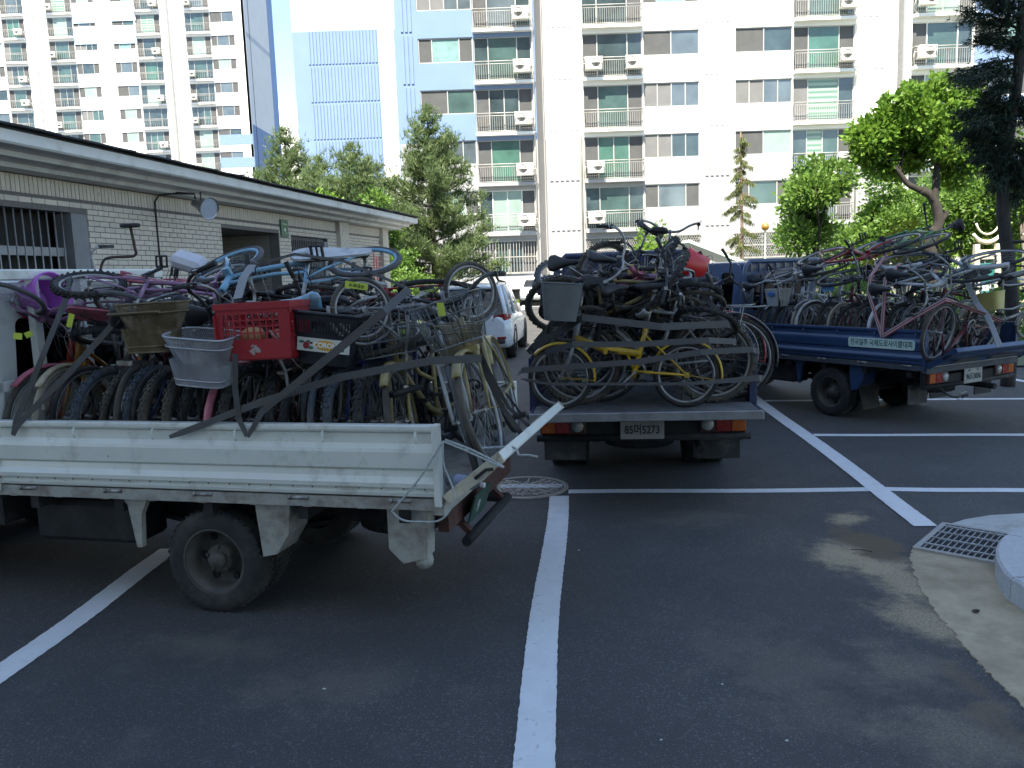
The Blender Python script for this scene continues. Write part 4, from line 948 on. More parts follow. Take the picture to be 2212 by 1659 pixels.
# ================================================================== CARS
def car(name, label, M, pm, L_=4.68, H_=1.74, suv=True):
    t = thing(name, label, 'car', M)
    # stations: x from rear, z_belt, z_roof, half widths
    HW = .945
    def ring(x, zb, zt, w, wt, rz=.06):
        # closed ring: bottom edge, sides bulging, top
        mid = (zb+zt)/2
        h = [(w*.90, zb), (w*.98, zb+.07), (w, mid-.02), (w*.985, zt-.12), (wt, zt-.03), (wt*.9, zt)]
        return [(x, y, z) for y, z in h]+[(x, -y, z) for y, z in reversed(h)]
    body = [ring(.0, .52, .98, .78, .66), ring(.05, .36, 1.02, .88, .80), ring(.18, .30, 1.04, .925, .86), ring(.6, .27, 1.05, .945, .89), ring(1.6, .26, 1.03, .945, .90), ring(2.6, .26, 1.00, .945, .89), ring(3.3, .26, .98, .945, .87), ring(3.9, .28, .93, .93, .82), ring(4.4, .32, .85, .86, .72), ring(4.62, .38, .74, .72, .58), ring(4.68, .48, .66, .6, .5)]
    b = MB(); b.loft(body); part('body', b, pm, t)
    # greenhouse: dark glass volume with painted roof and pillars
    def gring(x, z0, w0, z1, w1): return [(x, w0, z0), (x, (w0+w1)/2+.012, (z0+z1)/2), (x, w1, z1), (x, -w1, z1), (x, -(w0+w1)/2-.012, (z0+z1)/2), (x, -w0, z0)]
    gl = MB(); gl.loft([[(.10, .80, 1.0), (.22, .74, 1.3), (.40, .62, H_-.09), (.40, -.62, H_-.09), (.22, -.74, 1.3), (.10, -.80, 1.0)], gring(.7, 1.0, .85, H_-.05, .66), gring(1.7, 1.0, .86, H_-.03, .68), gring(2.5, .98, .86, H_-.07, .66), [(3.35, .82, .97), (3.05, .74, 1.25), (2.75, .62, H_-.14), (2.75, -.62, H_-.14), (3.05, -.74, 1.25), (3.35, -.82, .97)]]); part('glasshouse', gl, mat('car_glass', (.018, .022, .028), .06, var=0, spec=.9), t)
    b = MB()
    rr_ = [(.30, H_-.07, .60), (.45, H_-.035, .64), (.8, H_-.01, .665), (1.7, H_, .68), (2.4, H_-.03, .67), (2.80, H_-.11, .63)]
    b.loft([[(x, -w, z-.035), (x, -w*.93, z-.005), (x, 0, z+.02), (x, w*.93, z-.005), (x, w, z-.035), (x, 0, z-.02)] for x, z, w in rr_]); part('roof', b, pm, t)
    for s in (-1, 1):
        b = MB()
        for P in ([(.07, .83, 1.0), (.24, .755, 1.32), (.40, .645, H_-.06)], [(.62, .862, 1.0), (.66, .775, 1.35), (.74, .675, H_-.045)]): b.tube([(x, s*y, z) for x, y, z in P], .055, 6, ell=.5)
        for P in ([(1.65, .868, 1.0), (1.66, .785, 1.35), (1.67, .69, H_-.03)], [(3.38, .825, .96), (3.08, .75, 1.25), (2.76, .64, H_-.10)]): b.tube([(x, s*y, z) for x, y, z in P], .03, 6, ell=.6)
        part('pillar', b, pm, t)
        part('roof_rail', MB().tube([(.5, s*.6, H_-.01), (.6, s*.6, H_+.035), (2.2, s*.6, H_+.03), (2.4, s*.6, H_-.02)], .018, 6), chrome if suv else pm, t)
        l = part('tail_lamp', MB().loft([[(.02+.0*k, s*y, z) for y, z in P_] for k, P_ in enumerate([[(.50, .90), (.80, .93), (.80, 1.06), (.52, 1.04)]])]+[[(.0, 0, 0)]*0] if False else [[(.03, s*.50, .90), (.03, s*.80, .92), (.03, s*.80, 1.07), (.03, s*.55, 1.03)], [(-.005, s*.52, .91), (.045, s*.84, .93), (.055, s*.84, 1.06), (.0, s*.57, 1.02)], [(.10, s*.85, .93), (.22, s*.928, .96), (.24, s*.915, 1.06), (.12, s*.83, 1.07)]], smooth=False), lensred, t)
        part('reflector', MB().bb(-.004, .05, s*.62, s*.82, .50, .56, .006), lensred, t)
        part('mirror', MB().box((3.05, s*1.0, 1.06), (.14, .20, .15), None, .04), pm, t)
        part('headlight', MB().sph((4.42, s*.66, .72), .16, 10, 6, (.9, .8, .5)), lenscl, t)
        for x in (.98, 3.72):
            w = part('wheel', MB().lathe([(.001, -.06), (.05, -.065), (.06, -.05), (.2, -.04), (.235, -.07), (.25, -.07)], n=24).xform(Matrix.Identity(4)), chrome, t, T(x, s*.84, .355) @ (R(PI, 'Z') if s > 0 else Matrix.Identity(4)))
            part('tyre', MB().lathe([(.24, -.10), (.33, -.115), (.355, -.09), (.358, 0), (.355, .09), (.33, .115), (.24, .1)], n=32), rubberd, w)
            part('wheel_arch', MB().lathe([(.37, .0), (.42, -.004), (.43, .02)], (x, 0, 0), n=20, a0=.1, a1=PI-.1).xform(T(0, s*(HW+.002), .36) @ Matrix.Diagonal((1, s*-1, 1, 1))), blackm, t)
    b = MB(); b.bb(-.02, .10, -.80, .80, .40, .50, .02); part('bumper_trim', b, mat('car_trim', (.03, .03, .03), .6), t)
    part('number_plate', MB().bb(-.02, .03, -.26, .26, .74, .85, .004), mat('car_plate', (.5, .52, .5), .5), t)
    part('tailgate_strip', MB().bb(-.015, .05, -.35, .35, .885, .905, .003), chrome, t)
    if suv: part('brake_light', MB().bb(.24, .32, -.16, .16, H_-.06, H_-.03, .004), lensred, t); part('antenna', MB().tube([(1.0, .0, H_), (.8, 0, H_+.25)], .008, 5), blackm, t)
    return t
carw = mat('car_white', (.62, .66, .69), .25, var=.02, coat=.6)
p = atZ(1008, 782); suv = car('parked_suv', 'white suv with red tail lamps parked beyond the bicycle truck', T(p.x+.1, p.y-.1, 0) @ R(math.radians(84), 'Z'), carw)
p = atZ(1196, 657, .32); car('parked_car', 'white car facing the viewer at the far end of the road', T(1.9, 48.2-1.6, .32) @ R(math.radians(-97), 'Z') @ T(-.6, 0, 0), carw, H_=1.50, suv=False)
car('parked_car', 'white car roof showing beyond the bicycle stack near the sunlit wall', T(-3.4, 27.0, 0) @ R(math.radians(86), 'Z'), mat('car_silver', (.45, .46, .45), .3, .3), H_=1.5, suv=False)
# ================================================================== BICYCLES
GEO = {'full': dict(R=.33, RA=(-.51, 0, .33), FA=(.51, 0, .33), BB=(-.08, 0, .29), ST=(-.24, 0, .74), SAD=(-.27, 0, .90), HB=(.36, 0, .68), HT=(.325, 0, .81), S=(.295, 0, .95)),
       'mini': dict(R=.245, RA=(-.47, 0, .245), FA=(.47, 0, .245), BB=(-.09, 0, .28), ST=(-.18, 0, .60), SAD=(-.25, 0, .88), HB=(.36, 0, .50), HT=(.335, 0, .63), S=(.275, 0, .94))}
BC = {}
def cached(k, fn):
    if k not in BC: BC[k] = fn().mesh(k[0])
    return BC[k]
def V3(p): return Vector(p)
def arc(c, r, a0, a1, n, y=0): return [(c[0]+r*math.cos(a0+(a1-a0)*i/n), y, c[2]+r*math.sin(a0+(a1-a0)*i/n)) for i in range(n+1)]
def m_tyre(R_, knob):
    b = MB(); w = .026 if knob else .019
    b.tube(arc((0, 0, 0), R_-w, 0, 2*PI*.9999, 44)[:-1], w, 8, closed=True)
    if knob:
        for k in range(64):
            a = 2*PI*k/64
            for s in ((-1, 1) if k % 2 else (0,)):
                M_ = R(-a, 'Y') @ T(R_+.001, s*.013, 0); b.box(M_ @ Vector((0, 0, 0)), (.009, .013, .014), M_.to_3x3())
                if s: M2 = R(-a, 'Y') @ T(R_-.010, s*.024, 0) @ R(s*-.8, 'Z'); b.box(M2 @ Vector((0, 0, 0)), (.008, .012, .013), M2.to_3x3())
    return b
def m_rim(R_, knob):
    w = .026 if knob else .019; r = R_-2*w
    return MB().lathe([(r+.006, -.011), (r+.008, -.013), (r-.008, -.011), (r-.014, 0), (r-.008, .011), (r+.008, .013), (r+.006, .011)], n=44)
def m_wheel(R_, knob):
    b = MB(); w = .026 if knob else .019; r = R_-2*w-.008
    b.tube([(0, -.05, 0), (0, .05, 0)], .008, 8); b.lathe([(.006, -.034), (.02, -.034), (.02, -.028), (.012, -.02), (.012, .02), (.02, .028), (.02, .034), (.006, .034)], n=12)
    for k in range(28):
        a = 2*PI*k/28; s = 1 if k % 2 else -1; a2 = a+(.5 if (k//2) % 2 else -.5)
        b.tube([(.018*math.cos(a2), s*.03, .018*math.sin(a2)), (r*math.cos(a), 0, r*math.sin(a))], .0011, 3, caps=False)
    return b
def m_frame(g, st):
    G = {k: V3(v) for k, v in g.items() if k != 'R'}; b = MB(); R_ = g['R']
    b.tube([G['HB'], G['HT']], .021, 8); b.tube([G['BB']+V3((0, -.035, 0)), G['BB']+V3((0, .035, 0))], .022, 8)
    if st == 'mtb':
        b.tube([G['HB'].lerp(G['HT'], .2), G['BB']], .021, 8); b.tube([G['HT']-V3((0, 0, .02)), G['ST']-V3((0, 0, .05))], .017, 8); b.tube([G['BB'], G['ST']], .0165, 8)
    elif st == 'city':
        a, c = G['HB'], G['BB']; m1 = a.lerp(c, .5)-V3((.02, 0, .06))
        b.tube([a.lerp(G['HT'], .1), a.lerp(m1, .5)-V3((.02, 0, .03)), m1, m1.lerp(c, .5)-V3((0, 0, .02)), c], .018, 8)
        d = G['BB'].lerp(G['ST'], .45); m2 = G['HT'].lerp(d, .55)-V3((.01, 0, .07))
        b.tube([G['HT']-V3((0, 0, .03)), G['HT'].lerp(m2, .5)-V3((.02, 0, .03)), m2, d], .014, 8); b.tube([G['BB'], G['ST']], .016, 8)
    elif st == 'fold':
        a = G['HB'].lerp(G['HT'], .35); d = G['BB'].lerp(G['ST'], .42)
        b.tube([a, a.lerp(d, .45)-V3((0, 0, .035)), d], .027, 8); b.box(a.lerp(d, .47)-V3((0, 0, .032)), (.03, .06, .075)); b.tube([G['BB'].lerp(G['ST'], -.15), G['ST']], .020, 8); b.tube([d+V3((.1, 0, .02)), G['BB']], .012, 6)
    up = G['ST']-V3((0, 0, .05)) if st != 'fold' else G['ST']-V3((0, 0, .06))
    for s in (-1, 1):
        y = V3((0, s*.055, 0)); b.tube([G['BB']+y*.5, G['BB'].lerp(G['RA'], .35)+y*.8, G['RA']+y], .0095, 6); b.tube([up+y*.3, up.lerp(G['RA'], .3)+y*.75, G['RA']+y], .008, 6); b.box(G['RA']+y, (.035, .006, .04))
    return b
def m_fork(g, susp):
    G = {k: V3(v) for k, v in g.items() if k != 'R'}; b = MB()
    b.bar(G['HB']+V3((0, -.062, -.012)), G['HB']+V3((0, .062, -.012)), .045, .03)
    for s in (-1, 1):
        y = V3((0, s*.052, 0))
        if susp: b.tube([G['HB']+y, G['HB'].lerp(G['FA'], .5)+y], .014, 8); b.tube([G['HB'].lerp(G['FA'], .42)+y, G['FA']+y], .019, 8)
        else: b.tube([G['HB']+y*.9, G['HB'].lerp(G['FA'], .55)+y-V3((.012, 0, 0)), G['FA']+y], [.014, .012, .009], 8)
    b.tube([G['HB']-V3((0, 0, .01)), G['HT']+(G['S']-G['HT'])*.3], .0235, 8)
    return b
def bar_path(g, kind):
    S = V3(g['S'])
    if kind == 'flat': P = [(.055, 0, .0), (.05, .10, .012), (.02, .26, .02), (.005, .30, .02)]
    elif kind == 'riser': P = [(.05, 0, .0), (.05, .06, .005), (.055, .13, .05), (.03, .22, .055), (.0, .31, .05)]
    else: P = [(.04, 0, .0), (.055, .08, .01), (.05, .16, .06), (-.01, .235, .085), (-.11, .265, .075), (-.19, .275, .07)]
    return [S+V3((x, -y, z)) for x, y, z in reversed(P[1:])]+[S+V3((x, y, z)) for x, y, z in P]
def m_bar(g, kind):
    G = {k: V3(v) for k, v in g.items() if k != 'R'}; b = MB()
    b.tube([G['HT'], G['S']], .0135, 8); P = bar_path(g, kind); mid = P[len(P)//2]; b.tube([G['S'], mid], .016, 8); b.sph(G['S'], .019, 8, 5); b.tube(crom(P, 3), .0112, 7)
    # brake cables
    for s in (0, -1): q = P[s].lerp(P[1 if s == 0 else -2], .7); b.tube(crom([q, q+V3((.10, 0, .03)), mid+V3((.10, 0, -.06)), G['HB']+V3((.05, 0, .02))], 4), .0028, 4)
    return b
def m_grip(g, kind, s):
    P = bar_path(g, kind); a, c = (P[0], P[1]) if s < 0 else (P[-1], P[-2]); d = (c-a).normalized(); return MB().tube([a-d*.01, a+d*.03, a+d*.105], [.0165, .015, .0155], 8)
def m_lever(g, kind, s):
    P = bar_path(g, kind); a, c = (P[0], P[1]) if s < 0 else (P[-1], P[-2]); d = (c-a).normalized(); f = V3((.05, 0, -.015)) if kind != 'swept' else V3((.0, 0, -.05))
    return MB().tube([a+d*.13, a+d*.12+f*.8, a+d*.03+f], [.009, .006, .005], 6).box(a+d*.135, (.03, .03, .028))
def m_saddle(g, w=1.0):
    S = V3(g['SAD']); secs = []
    for x, hw, zt, zb in ((.15, .012, .012, -.012), (.12, .022, .02, -.02), (.04, .03, .024, -.022), (-.03, .055*w, .026, -.02), (-.08, .078*w, .034, -.018), (-.12, .072*w, .034, -.01), (-.135, .05*w, .024, 0)):
        secs.append([S+V3((x, y, z+.03)) for y, z in ((-hw, zb), (-hw*.98, (zt+zb)/2+.004), (-hw*.7, zt*.9), (0, zt), (hw*.7, zt*.9), (hw*.98, (zt+zb)/2+.004), (hw, zb))])
    b = MB().loft(secs)
    for s in (-1, 1): b.tube([S+V3((.1, s*.012, .015)), S+V3((0, s*.02, -.02)), S+V3((-.09, s*.03, .012))], .0035, 5)
    return b
def m_post(g): S, Q, B = V3(g['SAD']), V3(g['ST']), V3(g['BB']); return MB().tube([Q-(Q-B)*.25, S], .0128, 8).box(S+V3((0, 0, .0)), (.035, .03, .025))
def m_crank(g):
    B = V3(g['BB']); b = MB().lathe([(.070, -.052), (.088, -.050), (.088, -.046), (.070, -.044)], B, n=32)
    for k in range(5): a = 2*PI*k/5; b.bar(B+V3((0, -.048, 0)), B+V3((.075*math.cos(a), -.048, .075*math.sin(a))), .004, .014, (0, 1, 0))
    b.tube([B+V3((0, -.06, 0)), B+V3((0, .06, 0))], .011, 8)
    for s in (-1, 1): b.bar(B+V3((0, s*.065, 0)), B+V3((s*.12, s*.075, s*-.11)), .014, .022, (0, 1, 0))
    return b
def m_pedal(g, s):
    B = V3(g['BB']); c = B+V3((s*.12, s*.125, s*-.11)); b = MB()
    for x in (-.036, .036): b.box(c+V3((x, 0, 0)), (.012, .09, .024))
    for y in (-.042, .042): b.box(c+V3((0, y, 0)), (.072, .008, .022))
    b.tube([c-V3((0, s*.05, 0)), c+V3((0, s*.04, 0))], .008, 6); return b
def m_chain(g):
    B, A_ = V3(g['BB'])+V3((0, -.046, 0)), V3(g['RA'])+V3((0, -.046, 0)); u = (A_-B).normalized(); n = V3((-u.z, 0, u.x))
    if n.z < 0: n = -n
    b = MB(); b.tube([B+n*.088, A_+n*.036], .0045, 4); b.tube([B-n*.088, A_-n*.036], .0045, 4); b.lathe([(.018, -.05), (.04, -.047), (.03, -.035)], V3(g['RA']), n=16); return b
def m_guard(g):
    B, A_ = V3(g['BB']), V3(g['RA']); P = []
    for i in range(9): a = -PI/2+PI*i/8; P.append((B.x+.105*math.cos(a), B.z+.105*math.sin(a)))
    for i in range(7): a = PI/2+PI*i/6; P.append((A_.x+.055*math.cos(a), A_.z+.055*math.sin(a)))
    return MB().prism(P, -.075, -.06, 'y')
def m_fender(c, R_, a0, a1):
    secs = []; n = 22
    for i in range(n+1):
        a = a0+(a1-a0)*i/n; r = R_+.018; u = V3((math.cos(a), 0, math.sin(a))); o = V3(c)
        secs.append([o+u*(r-.012)+V3((0, -.029, 0)), o+u*(r+.002)+V3((0, -.02, 0)), o+u*(r+.008), o+u*(r+.002)+V3((0, .02, 0)), o+u*(r-.012)+V3((0, .029, 0)), o+u*(r+.0)+V3((0, .0, 0))])
    b = MB().loft(secs)
    for a in (a1-.05,):
        for s in (-1, 1): b.tube([V3(c)+V3((0, s*.055, 0)), V3(c)+V3(((R_+.015)*math.cos(a), s*.028, (R_+.015)*math.sin(a)))], .0025, 4)
    return b
def m_rack(g):
    R_ = g['R']; A_ = V3(g['RA']); z = 2*R_+.06; b = MB()
    b.tube([(A_.x+.16, -.055, z), (A_.x-.2, -.065, z), (A_.x-.26, 0, z+.005), (A_.x-.2, .065, z), (A_.x+.16, .055, z)], .006, 6); b.tube([(A_.x+.15, 0, z), (A_.x-.25, 0, z)], .005, 5)
    for x in (.08, -.05, -.16): b.tube([(A_.x+x, -.06, z), (A_.x+x, .06, z)], .004, 5)
    for s in (-1, 1): b.tube([A_+V3((0, s*.06, 0)), (A_.x-.08, s*.063, z)], .005, 5); b.tube([A_+V3((0, s*.06, 0)), (A_.x+.06, s*.06, z)], .004, 5)
    return b
def m_basket(kind):
    """basket with its own origin at the centre of the rim; x across, y depth, z up"""
    b = MB(); w, d, h = .19, .145, .25; tw, td = .76, .74
    def P(u, v): # u around 0..4 sides, v 0 bottom..1 top
        s = int(u) % 4; f = u-int(u); c = [(-1, -1), (1, -1), (1, 1), (-1, 1)]
        x = c[s][0]+(c[(s+1) % 4][0]-c[s][0])*f; y = c[s][1]+(c[(s+1) % 4][1]-c[s][1])*f
        L_ = (abs(x)**5+abs(y)**5)**(1/5)/1.0; x, y = x/max(1, L_), y/max(1, L_)
        return V3((x*w*(tw+(1-tw)*v), y*d*(td+(1-td)*v), -h+h*v))
    U = [i/8 for i in range(32)]
    rim = [P(u, 1) for u in U]; bot = [P(u, 0) for u in U]
    if kind == 'wire':
        b.tube(rim, .0045, 5, closed=True); b.tube(bot, .004, 5, closed=True)
        for v in (.33, .66): b.tube([P(u, v) for u in U], .0028, 4, closed=True)
        for k in range(28): b.tube([P(k/7, 0), P(k/7, 1)], .0024, 4)
        for k in range(5): t = -.6+.3*k; b.tube([(t*w*tw*1.2, -d*td, -h), (t*w*tw*1.2, d*td, -h)], .0024, 4)
        for k in range(3): t = -.5+.5*k; b.tube([(-w*tw, t*d, -h), (w*tw, t*d, -h)], .0024, 4)
    elif kind == 'mesh':
        b.tube(rim, .006, 6, closed=True); b.tube(bot, .004, 5, closed=True); n = 120
        b.ribbon([P(u, .93) for u in U]+[P(0, .93)], .022, .003, (0, 0, 1)) if False else None
        for k in range(n):
            u = 4*k/n
            for s in (-1, 1): b.bar(P((u) % 4, 0), P((u+s*.62) % 4, 1), .0016, .0034) if abs(((u+s*.62) % 4)-(u % 4)) < 2 else b.bar(P(u % 4, 0), P(u % 4, .5), .0016, .0034)
        for v in (.12, .8): b.tube([P(u, v) for u in U], .005, 4, closed=True)
        b.prism([(p.x, p.y) for p in bot], -h, -h+.004, 'z')
    elif kind == 'plastic':
        b.tube(rim, .010, 6, closed=True)
        for v0, v1, t in ((0, .6, 1), (.86, .98, 1)):
            b.loft([[P(u, v0) for u in U], [P(u, v1) for u in U]], caps=False); b.loft([[P(u, v0)*.985 for u in U], [P(u, v1)*.985 for u in U]], caps=False)
        for k in range(76):
            u = 4*k/76; b.bar(P(u, .55), P(u, .9), .0022, .0065 if k % 19 else .02)
        b.prism([(p.x, p.y) for p in bot], -h, -h+.006, 'z')
    elif kind == 'bucket':
        b.loft([[P(u, 0) for u in U], [P(u, 1) for u in U]], caps=False); b.loft([[P(u, 0)*.98 for u in U], [P(u, 1)*.98 for u in U]], caps=False); b.tube(rim, .006, 6, closed=True); b.prism([(p.x, p.y) for p in bot], -h, -h+.006, 'z')
    return b
def dusty(k, c, rough=.45, metal=0.0, d=.35): return mat('bike_'+k, c, rough, metal, var=.15, scale=8, dirt=d, dirtcol=(.07, .06, .048), dscale=7)
BK = {'black': (.014, .014, .016), 'white': (.40, .415, .42), 'silver': (.24, .245, .25), 'yellow': (.52, .32, .02), 'orange': (.28, .13, .015), 'red': (.26, .015, .02), 'maroon': (.12, .02, .03), 'pink': (.45, .11, .16), 'purple': (.25, .125, .22), 'sky': (.16, .34, .46), 'blue': (.02, .05, .25), 'cream': (.42, .36, .25), 'beige': (.30, .24, .10), 'green': (.05, .18, .06), 'grey': (.10, .11, .12), 'navy': (.02, .03, .07), 'brown': (.12, .085, .045)}
def bmat(c): return dusty(c, BK[c], .4)
tyreB = mat('bike_tyre', (.022, .022, .023), .85, var=.3, dirt=.4, dirtcol=(.075, .068, .055), dscale=6); tyreG = mat('bike_tyre_grey', (.085, .085, .088), .85, var=.25, dirt=.35, dirtcol=(.05, .047, .04)); tyreC = mat('bike_tyre_cream', (.30, .27, .20), .8, var=.2, dirt=.4)
tyreD = mat('bike_tyre_dust', (.060, .053, .045), .9, var=.3, dirt=.4, dirtcol=(.10, .088, .068)); tyreN = mat('bike_tyre_blue', (.045, .058, .075), .85, var=.25, dirt=.3)
rimS = mat('bike_rim', (.30, .30, .295), .45, .6, var=.15, dirt=.3, dirtcol=(.15, .12, .09), dscale=10); rimB = mat('bike_rim_black', (.03, .03, .032), .5, .2, dirt=.3); spokeM = mat('bike_spoke', (.30, .30, .29), .4, .8, var=.2)
sadM = mat('saddle_black', (.018, .018, .02), .55, var=.2, dirt=.2, dirtcol=(.06, .055, .05), bump=.1, bscale=150); gripM = mat('grip_black', (.02, .02, .02), .8, var=.2)
TY = {'B': tyreB, 'G': tyreG, 'C': tyreC, 'D': tyreD, 'N': tyreN, 'P': bmat('pink'), 'S': bmat('sky')}
DK = {'n': 0}
def bicycle(label, M, style='mtb', geo='full', col='black', tyre='B', rim='S', fender=None, bars='flat', basket=None, rack=False, steer=0.0, knob=True, saddle=None, scale=1.0, group=None, forkc=None, susp=False, guard=None, name='bicycle', sadw=1.0, detail=True, barmat=None):
    g = GEO[geo]; k = (geo, style)
    Mx = M @ Matrix.Scale(scale, 4) if scale != 1 else M
    t = thing(name, label, 'bicycle', Mx, group)
    fm = bmat(col); tm = TY[tyre]; rm = rimS if rim == 'S' else rimB if rim == 'B' else bmat(rim); R_ = g['R']
    ax = (V3(g['S'])-V3(g['HB'])).normalized(); hb = V3(g['HB']); St = T(*hb) @ Matrix.Rotation(steer, 4, ax) @ T(*(-hb)) if steer else Matrix.Identity(4)
    link('frame', cached(('frame', geo, style), lambda: m_frame(g, style)), fm, t)
    link('fork', cached(('fork', geo, susp), lambda: m_fork(g, susp)), bmat(forkc) if forkc else (chrome if susp else fm), t, St)
    for A_, s in ((g['RA'], Matrix.Identity(4)), (g['FA'], St)):
        w = link('wheel', cached(('wheel', geo, knob), lambda: m_wheel(R_, knob)), spokeM, t, s @ T(*A_) @ R(rnd.uniform(0, 6), 'Y'))
        link('tyre', cached(('tyre', geo, knob), lambda: m_tyre(R_, knob)), tm, w); link('rim', cached(('rim', geo, knob), lambda: m_rim(R_, knob)), rm, w)
    h = link('handlebar', cached(('handlebar', geo, bars), lambda: m_bar(g, bars)), barmat or (chrome if (len(label) % 3) else dkm), t, St)
    for s in (-1, 1):
        link('grip', cached(('grip', geo, bars, s), lambda: m_grip(g, bars, s)), gripM, h)
        if detail: link('brake_lever', cached(('brake_lever', geo, bars, s), lambda: m_lever(g, bars, s)), dkm if s > 0 else chrome, h)
    link('saddle', cached(('saddle', geo, sadw), lambda: m_saddle(g, sadw)), bmat(saddle) if saddle else sadM, t); link('seat_post', cached(('seat_post', geo), lambda: m_post(g)), chrome, t)
    c = link('crank', cached(('crank', geo), lambda: m_crank(g)), chrome if rnd.random() < .5 else dkm, t)
    for s in (-1, 1): link('pedal', cached(('pedal', geo, s), lambda: m_pedal(g, s)), gripM, c)
    link('chain', cached(('chain', geo), lambda: m_chain(g)), mat('chain_rust', (.06, .04, .03), .7, .4, var=.3), t)
    if fender:
        fc = bmat(fender)
        link('fender', cached(('fender', geo, 'r'), lambda: m_fender(g['RA'], R_, .55, PI*1.08)), fc, t); link('fender', cached(('fender', geo, 'f'), lambda: m_fender(g['FA'], R_, .75, PI*1.05)), fc, t, St)
    if rack: link('rack', cached(('rack', geo), lambda: m_rack(g)), chrome, t)
    if guard: link('chain_guard', cached(('chain_guard', geo), lambda: m_guard(g)), bmat(guard), t)
    if basket:
        bm2 = {'wire': mat('basket_wire', (.16, .17, .17), .5, .5, dirt=.3), 'mesh': mat('basket_mesh', (.30, .31, .32), .5, .6, dirt=.2), 'plastic': mat('basket_black', (.015, .016, .022), .5), 'bucket': mat('basket_grey', (.20, .21, .21), .6, dirt=.2)}
        link('basket', cached(('basket', basket), lambda: m_basket(basket)), bm2[basket], t, St @ T(V3(g['S'])+V3((.19, 0, .02))) @ R(-PI/2, 'Z'))
    return t
def lay(center, fwd, left, geo='full', scale=1.0):
    x = Vector(fwd).normalized(); y = Vector(left); y = (y-x*y.dot(x)).normalized(); z = x.cross(y)
    M = Matrix(((x.x, y.x, z.x, 0), (x.y, y.y, z.y, 0), (x.z, y.z, z.z, 0), (0, 0, 0, 1)))
    c = Vector(center)-z*(GEO[geo]['R']*scale); return T(*c) @ M
def stand(TM, x, y, z, yaw, lean=0.0, pitch=0.0): return TM @ T(x, y, z) @ R(yaw, 'Z') @ R(lean, 'X') @ R(pitch, 'Y')
def extra_basket(bike, kind, Mworld, m, nm='basket', s=(1, 1, 1)):
    me = cached(('basket', kind), lambda: m_basket(kind)); o = link(nm, me, m, bike); o.matrix_local = bike.matrix_world.inverted() @ Mworld @ Matrix.Diagonal((*s, 1)); return o
# ------------------------------------------------------------------ white truck: row of standing bicycles
NW = lw
def wx_(pxx, pyy=860, yl=.6): return (WM.inverted() @ atP(pxx, pyy, WM @ Vector((0, yl, 1.0)), NW)).x
H = PI/2
row_w = [  # pixel, style, colour, tyre, dict
 (4, 'mtb', 'orange', 'B', dict(label='orange framed mountain bike with knobby black tyre at the cab end of the white truck'), .05, .1),
 (66, 'city', 'red', 'D', dict(fender='pink', knob=False, bars='swept', label='city bike with pinkish red mudguard standing on the white truck'), -.08, -.2),
 (122, 'city', 'orange', 'C', dict(fender='cream', knob=False, bars='swept', label='city bike with cream mudguard and tan tyre on the white truck', saddle='maroon'), .06, .15),
 (205, 'mtb', 'navy', 'N', dict(susp=True, bars='riser', label='mountain bike with blue grey tyre and silver suspension fork on the white truck'), -.04, -.1),
 (258, 'city', 'black', 'D', dict(knob=False, bars='swept', label='dark bicycle carrying the brown mesh basket on the white truck'), .03, .25),
 (300, 'mtb', 'blue', 'N', dict(bars='flat', label='blue mountain bike standing behind the brown basket on the white truck'), .04, -.15),
 (340, 'mtb', 'grey', 'D', dict(label='dusty knobby tyred grey mountain bike beneath the brown basket'), -.03, .0),
 (392, 'mtb', 'black', 'D', dict(bars='swept', label='dusty black mountain bike carrying the silver mesh basket'), .05, .18),
 (478, 'city', 'white', 'G', dict(fender='pink', knob=False, bars='swept', label='white city bike with pale pink mudguard behind the silver basket'), -.06, -.3),
 (525, 'mtb', 'black', 'B', dict(rack=True, bars='flat', label='black bicycle carrying the red plastic crate'), .02, .0),
 (585, 'mtb', 'maroon', 'B', dict(bars='riser', label='maroon mountain bike below the red crate on the white truck'), .06, .2),
 (640, 'mtb', 'black', 'B', dict(bars='flat', label='black mountain bike between the red crate and the black basket'), -.05, -.2),
 (692, 'mtb', 'silver', 'N', dict(bars='swept', knob=False, label='silver bicycle carrying the black plastic basket with fruit label'), .04, .12),
 (745, 'mtb', 'blue', 'N', dict(susp=False, label='dark blue mountain bike just behind the black basket on the white truck'), .07, -.1),
 (812, 'mtb', 'navy', 'B', dict(bars='riser', label='navy mountain bike leaning between black basket and wire basket'), .12, .1),
 (872, 'city', 'beige', 'D', dict(fender='beige', knob=False, bars='swept', basket='wire', label='beige city bike with mudguards and empty wire basket on the white truck'), .2, .22)]
white_bikes = []
for i, (pxx, st_, col_, ty, kw, lean, steer) in enumerate(row_w):
    flip = i in (5, 8, 11)
    x = wx_(pxx); kw = dict(kw); lb = kw.pop('label')
    M = stand(WM, x-.0, (-.075 if flip else -.03)+rnd.uniform(-.01, .01), FZ+.004, (H if not flip else -H)+rnd.uniform(-.05, .05), (lean if not flip else -lean))
    white_bikes.append(bicycle(lb, M, st_, 'full', col_, ty, steer=steer, **kw))
